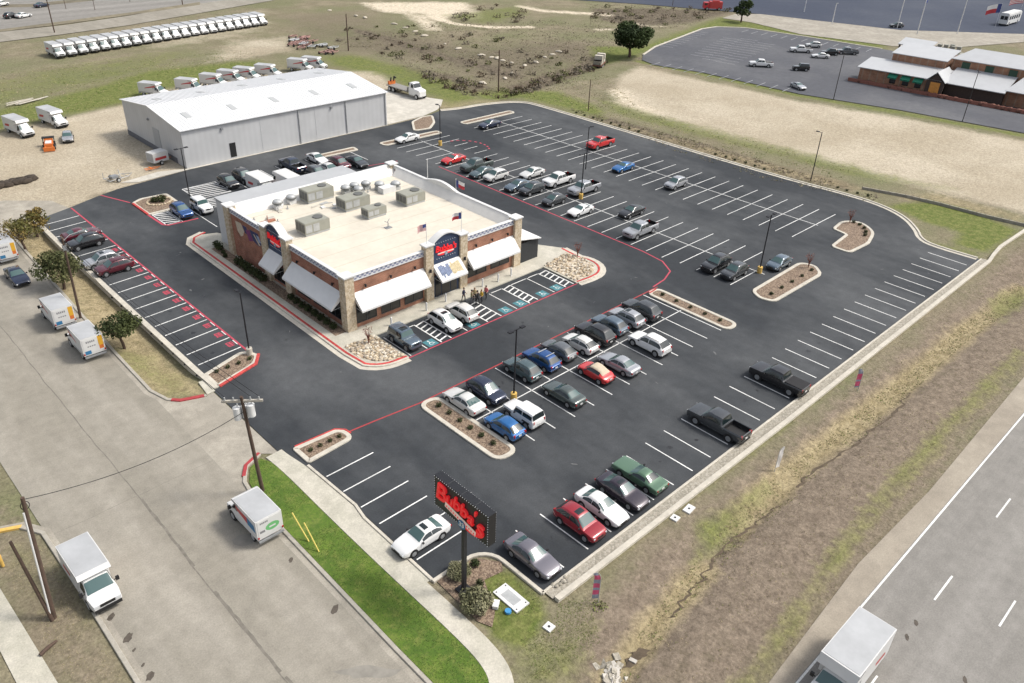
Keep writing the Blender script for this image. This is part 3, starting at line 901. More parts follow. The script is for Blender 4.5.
ISL['lamp'] = ccw(rounded([(79.7, 39.7), (91.2, 39.9), (91.9, 38.3), (90.3, 36.6), (79.3, 36.7), (78.9, 38.2)], [.9, .9, .9, .9, .9, .5]))
ISL['hook'] = ccw(rounded([(105.0, 42.4), (108.6, 42.9), (110.3, 41.0), (108.4, 38.2), (104, 37.0), (99.2, 37.3), (99.2, 39.7), (104.5, 40.2)], [.5, 1.6, 1.6, 1.6, .8, .7, .7, .5]))
ISL['top'] = ccw(rounded([(97, 112.1), (109.6, 112.1), (109.6, 110.7), (97, 110.7)], .65))
ISL['rear'] = ccw(rounded([(78.2, 111.2), (90.2, 110.6), (90.2, 109.3), (78.2, 109.6)], .6))
ISL['entry'] = ccw(rounded([(24.7, 49.5), (28.9, 49.3), (29.1, 47.7), (24.7, 47.4)], [.1, .7, .7, .1]))
ISL['leftend'] = ccw(rounded([(24.2, 64.6), (28.6, 66.0), (29.6, 64.7), (28.6, 63.4), (24.2, 62.2)], [.1, .5, .6, .6, .1]))
ISL['rearleft'] = ccw(rounded([(36.2, 110.4), (37.6, 111.2), (41, 110.9), (40.9, 105.6), (38.7, 105.3), (36.2, 105.3)], .4))
for k, p in ISL.items(): island(p, M_mulch)
island(ccw(rounded([(65.4, 112.2), (73.4, 112.0), (73.2, 110.6), (65.6, 111)][::1], .3)), M_mulch)
island(ccw(rounded([(87.2, 113.2), (90.2, 112.6), (93.2, 115.0), (95.6, 118.6), (93.6, 119.0), (90.2, 117.6)], .6)), M_mulch)
rk = MB()
rk.kerb([(24.8, 49.75), (28.6, 49.55), (29.25, 48.9), (29.3, 48.2)], .2, .1, .165)
rk.kerb([(29.75, 64.7), (28.7, 63.3), (24.3, 62.05)], .3, -.01, .165)
rk.kerb([(36.1, 110.3), (36.1, 105.3)], .34, -.01, .165)
rk.kerb([(69.8, 47.3), (71.2, 47.4)], .25, .05, .165)

# -- restaurant platform
PLAT = [(36.4, 93.2), (36.25, 75), (36.1, 59.2)] + arc((39.2, 58.0), 3.3, 200, 265, 6)[1:] + [(40.55, 54.6), (40.55, 60.05), (65.3, 60.05), (65.3, 54.5), (67.5, 54.3)] + arc((68.2, 57.5), 3.2, -80, 30, 8) + [(71.2, 62.2), (68.5, 66.5), (66.4, 70), (66.2, 89), (65, 90.5), (42, 90.3), (40.2, 94.0), (38.0, 94.9)]
g = MB(); g.prism(ccw(PLAT), -.02, .14); o = g.build('walkway', M_walk); tag(o, kind='structure')
pl = MB()
EDGE = [(39.0, 95.3), (37.2, 94.6), (36.4, 93.2), (36.25, 75), (36.1, 59.2)] + arc((39.2, 58.0), 3.3, 200, 265, 6)[1:] + [(40.45, 54.6)]
EDGER = [(65.5, 54.5), (67.5, 54.3)] + arc((68.2, 57.5), 3.2, -80, 30, 8) + [(71.2, 62.2)]
pl.strip(EDGE, .55, .0235, off=-.40); pl.strip(EDGER, .55, .0235, off=-.40)
pl.kerb(EDGE, .22, .0, .147, off=-.04); pl.kerb(EDGER, .22, .0, .147, off=-.04)
tag(pl.build('walkway_kerb', M_kerb), kind='structure')
rk.kerb(EDGE, .30, .10, .16, off=.22); rk.kerb(EDGER, .30, .10, .16, off=.22)
tag(rk.build('fire_lane_kerb', mat('red_kerb', (.43, .05, .045), .75, var=.35, scale=2.5, var2=.2, scale2=.4)), kind='structure')
RB1 = [(36.75, 60.2), (40.3, 60.2), (40.3, 55.0), (39.2, 55.05), (37.6, 56.0), (36.75, 57.6)]
RB2 = [(65.6, 60.2), (66.3, 60.3), (70.2, 61.0), (70.8, 58.6), (70.6, 56.8), (69.6, 55.5), (68.2, 54.9), (65.6, 55.0)]
for rb, nm in ((RB1, 'river_rock_bed'), (RB2, 'river_rock_bed')):
    o = MB().prism(ccw(rb), .1, .17).build(nm, M_rock); tag(o, kind='structure')
sheet('flower_bed', [(37.3, 62.6), (38.7, 62.6), (38.7, 90), (37.4, 90)], .146, M_mulch)
# loose stones
def scatter_stones(name, polys, n, r0, r1, mats, z, seed):
    rr = random.Random(seed); g = MB()
    for poly in polys:
        xs = [p[0] for p in poly]; ys = [p[1] for p in poly]; c = 0
        while c < n:
            x, y = rr.uniform(min(xs), max(xs)), rr.uniform(min(ys), max(ys))
            if not inside(poly, np.array([x]), np.array([y]))[0]: continue
            r = rr.uniform(r0, r1); c += 1
            g.ell((x, y, (z if z is not None else ground_z(x, y)) + r * .2), (r, r * rr.uniform(.6, 1), r * rr.uniform(.45, .7)), rr.randrange(len(mats)), 6, 4, .18, True, rr)
    o = g.build(name, mats); tag(o, kind='stuff', label=None)
    return o
RM = [mat('stone_a', (.50, .42, .30), .9, var=.1), mat('stone_b', (.40, .32, .22), .9, var=.1), mat('stone_c', (.60, .55, .46), .9, var=.1), mat('stone_d', (.33, .28, .22), .9, var=.1)]
so_ = scatter_stones('river_stones', [RB1, RB2], 260, .10, .24, RM, .17, 3)
tag(so_, 'loose tan river stones filling the beds at the restaurant corners', 'stones', kind='stuff')
ISLC = ISL
# ------------------------------------------------------------------ vehicles
def paint(name, col, metal=.25, rough=.32):
    return mat('paint_' + name, col, rough * .75, metal, coat=1.0, var=.05, scale=.6)
PAINT = dict(white=paint('white', (.72, .72, .71), 0, .35), pearl=paint('pearl', (.62, .62, .60), .05), silver=paint('silver', (.40, .41, .43), .4),
             grey=paint('grey', (.13, .14, .15), .35), dgrey=paint('dark_grey', (.055, .06, .065), .35), bluegrey=paint('blue_grey', (.10, .14, .18), .35),
             greengrey=paint('green_grey', (.075, .095, .09), .3), black=paint('black', (.012, .012, .014), .1), navy=paint('navy', (.018, .028, .06), .3),
             blue=paint('blue', (.012, .075, .25), .35), brightblue=paint('bright_blue', (.015, .13, .36), .3), red=paint('red', (.30, .012, .022), .15),
             brightred=paint('bright_red', (.55, .025, .025), .05), maroon=paint('maroon', (.10, .012, .022), .2), green=paint('green', (.11, .20, .125), .35),
             plum=paint('plum', (.035, .026, .038), .3), mauve=paint('mauve_grey', (.17, .16, .185), .35), teal=paint('slate_teal', (.075, .115, .125), .35))
M_top = mat('beige_soft_top', (.52, .44, .33), .9, var=.1)
M_bedl = mat('bed_liner', (.02, .02, .022), .9)

class Loft:
    """half sections along x; each a list of (y, z) from sill to centre"""
    def __init__(s, st):
        # round the coarse profile off: Catmull-Rom points between the given ones, straight across short steps
        def mid(p0, p1, p2, p3):
            return tuple((-a + 9 * b + 9 * c - d) / 16 for a, b, c, d in zip(p0, p1, p2, p3))
        secs = []
        for x, sec in st:
            n = len(sec); q = []
            for i in range(n):
                q.append(sec[i])
                if i < n - 1:
                    p0 = sec[max(i - 1, 0)]; p3 = sec[i + 2] if i + 2 < n else (-sec[n - 2][0], sec[n - 2][1])
                    q.append(mid(p0, sec[i], sec[i + 1], p3))
            secs.append((x, q))
        out = []
        for i, (x, q) in enumerate(secs):
            out.append((x, q))
            if i < len(secs) - 1:
                a = secs[max(i - 1, 0)]; b = secs[i]; c = secs[i + 1]; d = secs[min(i + 2, len(secs) - 1)]
                short = min(abs(b[0] - c[0]), abs(a[0] - b[0]) if i else 9, abs(c[0] - d[0]) if i + 2 < len(secs) else 9) < .09
                if short: out.append(((b[0] + c[0]) / 2, [((p[0] + r_[0]) / 2, (p[1] + r_[1]) / 2) for p, r_ in zip(b[1], c[1])]))
                else: out.append(((b[0] + c[0]) / 2, [mid(p, q_, r_, t) for p, q_, r_, t in zip(a[1], b[1], c[1], d[1])]))
        s.st = out                                          # list of (x, [(y, z) * n])
    def pt(s, i, k):
        n = len(s.st[0][1])
        x, sec = s.st[i]
        if k < n: y, z = sec[k]; return Vector((x, y, z))
        y, z = sec[2 * n - 2 - k]; return Vector((x, -y, z))
    def cnt(s): return 2 * len(s.st[0][1]) - 1
    def at(s, i, k):
        """bilinear point at fractional station i and section k"""
        n = s.cnt() - 1
        i0 = min(int(i), len(s.st) - 2); k0 = min(int(k), n - 1); a = i - i0; b = k - k0
        return (s.pt(i0, k0) * (1 - a) * (1 - b) + s.pt(i0 + 1, k0) * a * (1 - b) + s.pt(i0, k0 + 1) * (1 - a) * b + s.pt(i0 + 1, k0 + 1) * a * b)
    def body(s, mb, dark=None):
        n = s.cnt(); vs = []; m = []
        for i in range(len(s.st)):
            for k in range(n): vs.append(s.pt(i, k))
        b = len(mb.v); fs = []
        for i in range(len(s.st) - 1):
            for k in range(n - 1):
                fs.append((i * n + k, (i + 1) * n + k, (i + 1) * n + k + 1, i * n + k + 1))
                m.append(1 if (dark and dark(i // 2, k // 2)) else 0)
        fs.append(tuple(range(n))); fs.append(tuple((len(s.st) - 1) * n + k for k in range(n))[::-1]); m += [0, 0]
        # underside
        for i in range(len(s.st) - 1):
            fs.append((i * n, i * n + n - 1, (i + 1) * n + n - 1, (i + 1) * n)); m.append(1)
        mb.v += [tuple(v) for v in vs]
        for f, q in zip(fs, m): mb.f.append([b + j for j in f]); mb.m.append(q); mb.sm.append(True)
    def patch(s, mb, i0, i1, k0, k1, out=.012, m=0, breaks_i=(), breaks_k=()):
        """panel lying on the surface between stations i0..i1 and section k0..k1"""
        i0, i1, k0, k1 = i0 * 2, i1 * 2, k0 * 2, k1 * 2
        I = sorted(set([i0, i1] + [b for b in list(range(len(s.st))) + list(breaks_i) if i0 < b < i1]))
        K = sorted(set([k0, k1] + [b for b in range(s.cnt()) if k0 < b < k1]))
        vs = []
        for i in I:
            for k in K:
                p = s.at(i, k)
                e = 1e-3
                di = s.at(min(i + e, len(s.st) - 1.0001), k) - s.at(max(i - e, 0), k)
                dk = s.at(i, min(k + e, s.cnt() - 1.0001)) - s.at(i, max(k - e, 0))
                nn = dk.cross(di)
                if nn.length > 1e-12:
                    nn.normalize()
                    c = Vector((p.x, 0, .6))
                    if nn.dot(p - c) < 0: nn = -nn
                    p = p + nn * out
                vs.append(p)
        nk = len(K); fs = []
        for a in range(len(I) - 1):
            for c in range(nk - 1):
                fs.append((a * nk + c, (a + 1) * nk + c, (a + 1) * nk + c + 1, a * nk + c + 1))
        mb.add(vs, fs, m, True)

def hood_sec(hw, zb, zt, top=.86, crown=.03, inner=.80, low=.97):
    return [(hw * inner, zb), (hw * low, zb + .12), (hw, zb + (zt - zb) * .55), (hw * .975, zt - .05), (hw * top, zt), (hw * .5, zt + crown * .8), (0, zt + crown)]
def roof_sec(hw, zb, zt, wr, zr, inner=.80, low=.97):
    return [(hw * inner, zb), (hw * low, zb + .12), (hw, zb + (zt - zb) * .55), (hw * .965, zt), (wr, zr - .10), (wr * .74, zr - .015), (0, zr + .015)]
def bed_sec(hw, zb, zt, zf):
    return [(hw * .80, zb), (hw * .97, zb + .12), (hw, zb + (zt - zb) * .55), (hw * .975, zt - .02), (hw * .85, zt), (hw * .83, zf), (0, zf)]

def car_spec(kind):
    """stations from the nose to the tail, and the names of the interesting ones"""
    if kind in ('sedan', 'coupe', 'muscle'):
        L, hw, H = {'sedan': (4.85, .92, 1.45), 'coupe': (4.6, .92, 1.34), 'muscle': (5.05, .93, 1.34)}[kind]
        h = L / 2; b = .18
        if kind == 'muscle':
            st = [(h, hood_sec(hw * .93, .30, .70)), (h - .10, hood_sec(hw * .97, .24, .82)), (1.5, hood_sec(hw, b, .90)), (.62, hood_sec(hw, b, .93)),
                  (-.12, roof_sec(hw, b, .92, .60, 1.30)), (-.60, roof_sec(hw, b, .92, .61, H)), (-.95, roof_sec(hw, b, .93, .58, 1.29)), (-1.62, hood_sec(hw, b, .93)),
                  (-h + .12, hood_sec(hw * .97, .24, .88)), (-h, hood_sec(hw * .94, .32, .76))]
            wb = (1.50, -1.45); ix = (3, 4, 6, 7)
        else:
            d = 0 if kind == 'sedan' else -.1
            st = [(h, hood_sec(hw * .66, .34, .60)), (h - .12, hood_sec(hw * .86, .22, .68)), (h - .45, hood_sec(hw * .97, b, .78)), (1.25, hood_sec(hw, b, .88)), (.88 + d, hood_sec(hw, b, .93, .88)),
                  (.10 + d, roof_sec(hw, b, .93, .62, H - .05)), (-.45, roof_sec(hw, b, .94, .63, H)), (-.98, roof_sec(hw, b, .95, .60, H - .06)), (-1.72, hood_sec(hw, b, 1.0, .84)),
                  (-h + .25, hood_sec(hw * .95, .2, .98)), (-h + .06, hood_sec(hw * .86, .28, .88)), (-h, hood_sec(hw * .78, .36, .74))]
            wb = (1.45, -1.38); ix = (4, 5, 7, 8)
        wr = .33
    elif kind in ('hatch', 'suv', 'bigsuv', 'jeep', 'beetle'):
        L, hw, H = {'hatch': (4.25, .90, 1.50), 'suv': (4.65, .93, 1.70), 'bigsuv': (5.1, .99, 1.86), 'jeep': (4.2, .90, 1.82), 'beetle': (4.15, .89, 1.46)}[kind]
        h = L / 2; b = .2 if kind in ('hatch', 'beetle') else .27
        zt = {'hatch': .95, 'suv': 1.04, 'bigsuv': 1.12, 'jeep': 1.14, 'beetle': .92}[kind]
        if kind == 'jeep':
            st = [(h, hood_sec(hw * .80, .42, 1.02, .9)), (h - .06, hood_sec(hw * .86, .36, 1.08, .92)), (.85, hood_sec(hw * .98, b, zt + .02, .92)), (.60, hood_sec(hw, b, zt + .03, .92)),
                  (.35, roof_sec(hw, b, zt + .02, .74, H - .03)), (-.6, roof_sec(hw, b, zt, .76, H)), (-h + .25, roof_sec(hw, b, zt, .75, H - .02)), (-h + .08, hood_sec(hw, b, zt + .02, .9)), (-h, hood_sec(hw * .95, .4, zt - .08, .9))]
            ix = (3, 4, 6, 7); wb = (1.32, -1.2); wr = .39
        elif kind == 'beetle':
            st = [(h, hood_sec(hw * .55, .34, .55)), (h - .15, hood_sec(hw * .8, .24, .72)), (h - .6, hood_sec(hw * .98, b, .86, .72)), (.95, hood_sec(hw, b, .93, .8)),
                  (.30, roof_sec(hw, b, .93, .58, H - .04)), (-.35, roof_sec(hw, b, .93, .58, H)), (-.95, roof_sec(hw, b, .94, .52, H - .12)), (-1.40, hood_sec(hw, b, 1.0, .68)), (-h + .2, hood_sec(hw * .88, .24, .84, .72)), (-h, hood_sec(hw * .6, .36, .62))]
            ix = (3, 4, 6, 7); wb = (1.28, -1.2); wr = .34
        else:
            zh = zt - .04
            st = [(h, hood_sec(hw * .74, .38, zt - .30)), (h - .10, hood_sec(hw * .90, .28, zt - .18)), (h - .4, hood_sec(hw * .985, b, zh - .06, .88)), (1.22, hood_sec(hw, b, zh, .89)), (1.08, hood_sec(hw, b, zh + .03, .89)),
                  (.28, roof_sec(hw, b, zt, .63 * hw / .9, H - .06)), (-.45, roof_sec(hw, b, zt, .66 * hw / .9, H)), (-h + (.86 if kind == 'hatch' else .72), roof_sec(hw, b, zt + .02, .61 * hw / .9, H - .08)),
                  (-h + .12, hood_sec(hw * .97, b + .05, zt + .02, .87)), (-h, hood_sec(hw * .90, .36, zt - .12, .88))]
            ix = (4, 5, 7, 8); wb = (h - .92, -h + .92); wr = {'hatch': .33, 'suv': .36, 'bigsuv': .41}[kind]
    elif kind in ('pickup', 'pickup_cover'):
        L, hw, H = 5.85, .99, 1.88
        h = L / 2; b = .32
        st = [(h, hood_sec(hw * .84, .42, .98, .9)), (h - .08, hood_sec(hw * .93, .36, 1.08, .9)), (h - .3, hood_sec(hw, b, 1.14, .9)), (1.70, hood_sec(hw, b, 1.18, .9)), (1.42, hood_sec(hw, b, 1.19, .9)),
              (.82, roof_sec(hw, b, 1.18, .73, H - .04)), (.1, roof_sec(hw, b, 1.18, .75, H)), (-.66, roof_sec(hw, b, 1.18, .73, H - .04)), (-.86, hood_sec(hw, b, 1.19, .86, .0)), (-.98, hood_sec(hw, b, 1.19, .85, .0))]
        if kind == 'pickup': st += [(-.985, bed_sec(hw, b, 1.19, .78)), (-h + .07, bed_sec(hw, b, 1.19, .78)), (-h + .065, hood_sec(hw, b, 1.19, .85, .0))]
        else: st += [(-h + .065, hood_sec(hw, b, 1.19, .85, .0))]
        st += [(-h, hood_sec(hw * .98, .46, 1.12, .88, .0))]
        ix = (4, 5, 7, 8); wb = (1.82, -1.72); wr = .41
    return L, hw, H, st, ix, wb, wr

def wheel_parts(root, pos, r, w=.23, rim=M_rim):
    for (x, y) in pos:
        s = 1 if y > 0 else -1
        t = MB(); t.cyl((0, -w / 2, 0), (0, w / 2, 0), r, n=14)
        o = t.build('wheel', M_tyre, root); o.location = (x, y, r)
        k = MB(); k.cyl((0, s * (w / 2 + .002), 0), (0, s * (w / 2 + .016), 0), r * .66, n=12)
        k.cyl((0, s * (w / 2 + .016), 0), (0, s * (w / 2 + .028), 0), r * .2, n=8)
        k.build('rim', rim, o)

def make_car(kind, opts=()):
    L, hw, H, st, ix, wb, wr = car_spec(kind)
    root = empty('parked_car' if not kind.startswith('pickup') else 'pickup_truck')
    lf = Loft(st); h = L / 2
    mb = MB()
    nst = len(st)
    low = kind not in ('muscle', 'beetle', 'coupe')
    bed = kind == 'pickup'
    dark = lambda i, k: (low and k in (0, 11)) or (bed and i in (9, 10, 11) and 4 <= k <= 7)
    lf.body(mb, dark)
    # wheel arches
    for x in wb:
        for s in (-1, 1): mb.cyl((x, s * (hw - .3), wr + .02), (x, s * (hw + .004), wr + .02), wr + .07, n=14, m=1, smooth=False)
    # sills and bumpers in trim
    mb.box((h - .02, 0, .36), (.10, hw * 1.4, .16), 1); mb.box((-h + .02, 0, .40), (.10, hw * 1.5, .16), 1)
    if kind in ('jeep',):
        for x in wb:
            for s in (-1, 1): mb.box((x, s * (hw + .02), wr * 2 + .08), (.95, .22, .06), 1)
    body = mb.build('body', [PAINT['white'], M_trim], root, sharp=42)
    i0, i1, i2, i3 = ix
    g = MB(); lf.patch(g, i0 + .10, i1 - .04, 4.12, 7.88); g.build('windshield', M_glassl, root)
    if not (kind == 'pickup_cover' and False):
        g = MB(); lf.patch(g, i2 + .06, i3 - .12, 4.16, 7.84); g.build('rear_window', M_glassl if kind in ('sedan', 'coupe') else M_glass, root)
    mid = (i1 + i2) / 2.0
    end = i3 - (.42 if kind not in ('pickup', 'pickup_cover', 'jeep') else .98)
    if kind in ('coupe', 'muscle', 'beetle'): spans = [(i0 + .5, i2 + .25)]
    else: spans = [(i0 + .48, mid - .04), (mid + .04, end)]
    for a, b_ in spans:
        for side in (0, 1):
            g = MB()
            k0, k1 = (3.16, 3.86) if side == 0 else (8.14, 8.84)
            lf.patch(g, a, b_, k0, k1); g.build('side_window', M_glass, root)
    ww = .24
    wheel_parts(root, [(x, s * (hw - ww / 2 + .012), ) for x in wb for s in (1, -1)], wr, ww)
    zt = st[1][1][4][1]
    for s in (1, -1):
        g = MB(); g.box((h - .10, s * hw * .66, zt - .14), (.16, hw * .34, .13), rz=-s * .35); g.build('headlight', M_head, root)
        g = MB(); zr_ = st[-2][1][4][1]; g.box((-h + .06, s * hw * .74, zr_ - .16), (.14, hw * .26, .15 if kind in ('sedan', 'coupe', 'muscle', 'beetle') else .26), rz=s * .3); g.build('taillight', M_tail, root)
        g = MB(); xm = st[i0][0] - .28; g.box((xm, s * (hw + .07), st[i0][1][3][1] + .07), (.12, .17, .12)); g.build('mirror', M_trim, root)
    g = MB(); g.box((h - .005, 0, zt - .2), (.06, hw * .75, .16)); g.build('grille', M_trim, root)
    g = MB(); g.box((-h - .01, 0, .62 if kind in ('sedan', 'coupe') else .7), (.03, .34, .16)); g.build('license_plate', M_plate, root)
    if 'rails' in opts:
        for s in (1, -1):
            g = MB(); y = st[i1][1][4][0] * .98 * s; g.tube([(st[i1][0] - .1, y, H - .05), (st[i1][0] - .2, y, H + .03), (st[i2][0] + .15, y, H + .03), (st[i2][0] + .05, y, H - .05)], .025); g.build('roof_rail', M_trim, root)
    if 'bars' in opts:
        for x in (st[i1][0] - .35, st[i2][0] + .35):
            g = MB(); g.box((x, 0, H + .08), (.09, 1.25, .04)); g.build('roof_bar', M_galv, root)
    if 'sunroof' in opts:
        g = MB(); lf.patch(g, i1 + .25, i1 + .98, 5.25, 6.75); g.build('sunroof', M_glass, root)
    if 'softtop' in opts:
        g = MB(); lf.patch(g, i0 + .98, i3 - .02, 3.92, 8.08, out=.02); g.build('soft_top', M_top, root)
    if 'stripe' in opts:
        pass
    if kind == 'pickup_cover':
        g = MB(); g.box((-1.93, 0, 1.215), (1.86, 1.66, .05)); g.build('bed_cover', M_bedl, root)
    return root

def set_paint(root, m):
    for c in KIDS[root.name]:
        if c.name.split('.')[0] == 'body':
            c.material_slots[0].link = 'OBJECT'; c.material_slots[0].material = m
PROTO = {}
def place_car(kind, opts, x, y, rz, col, label, cat, group=None):
    key = (kind, tuple(opts))
    if key not in PROTO:
        o = make_car(kind, opts); PROTO[key] = o
    else:
        o = copy_tree(PROTO[key])
    o.location = (x, y, .02 if 23 < x < 121 and 24 < y < 121 else .01); o.rotation_euler = (0, 0, rz)
    o.scale = (.97, .96, .97) if kind.startswith('pickup') else ((.88, .92, .93) if 'suv' in kind else (.92, .93, .95))
    set_paint(o, PAINT[col])
    tag(o, label, cat, group)
    return o

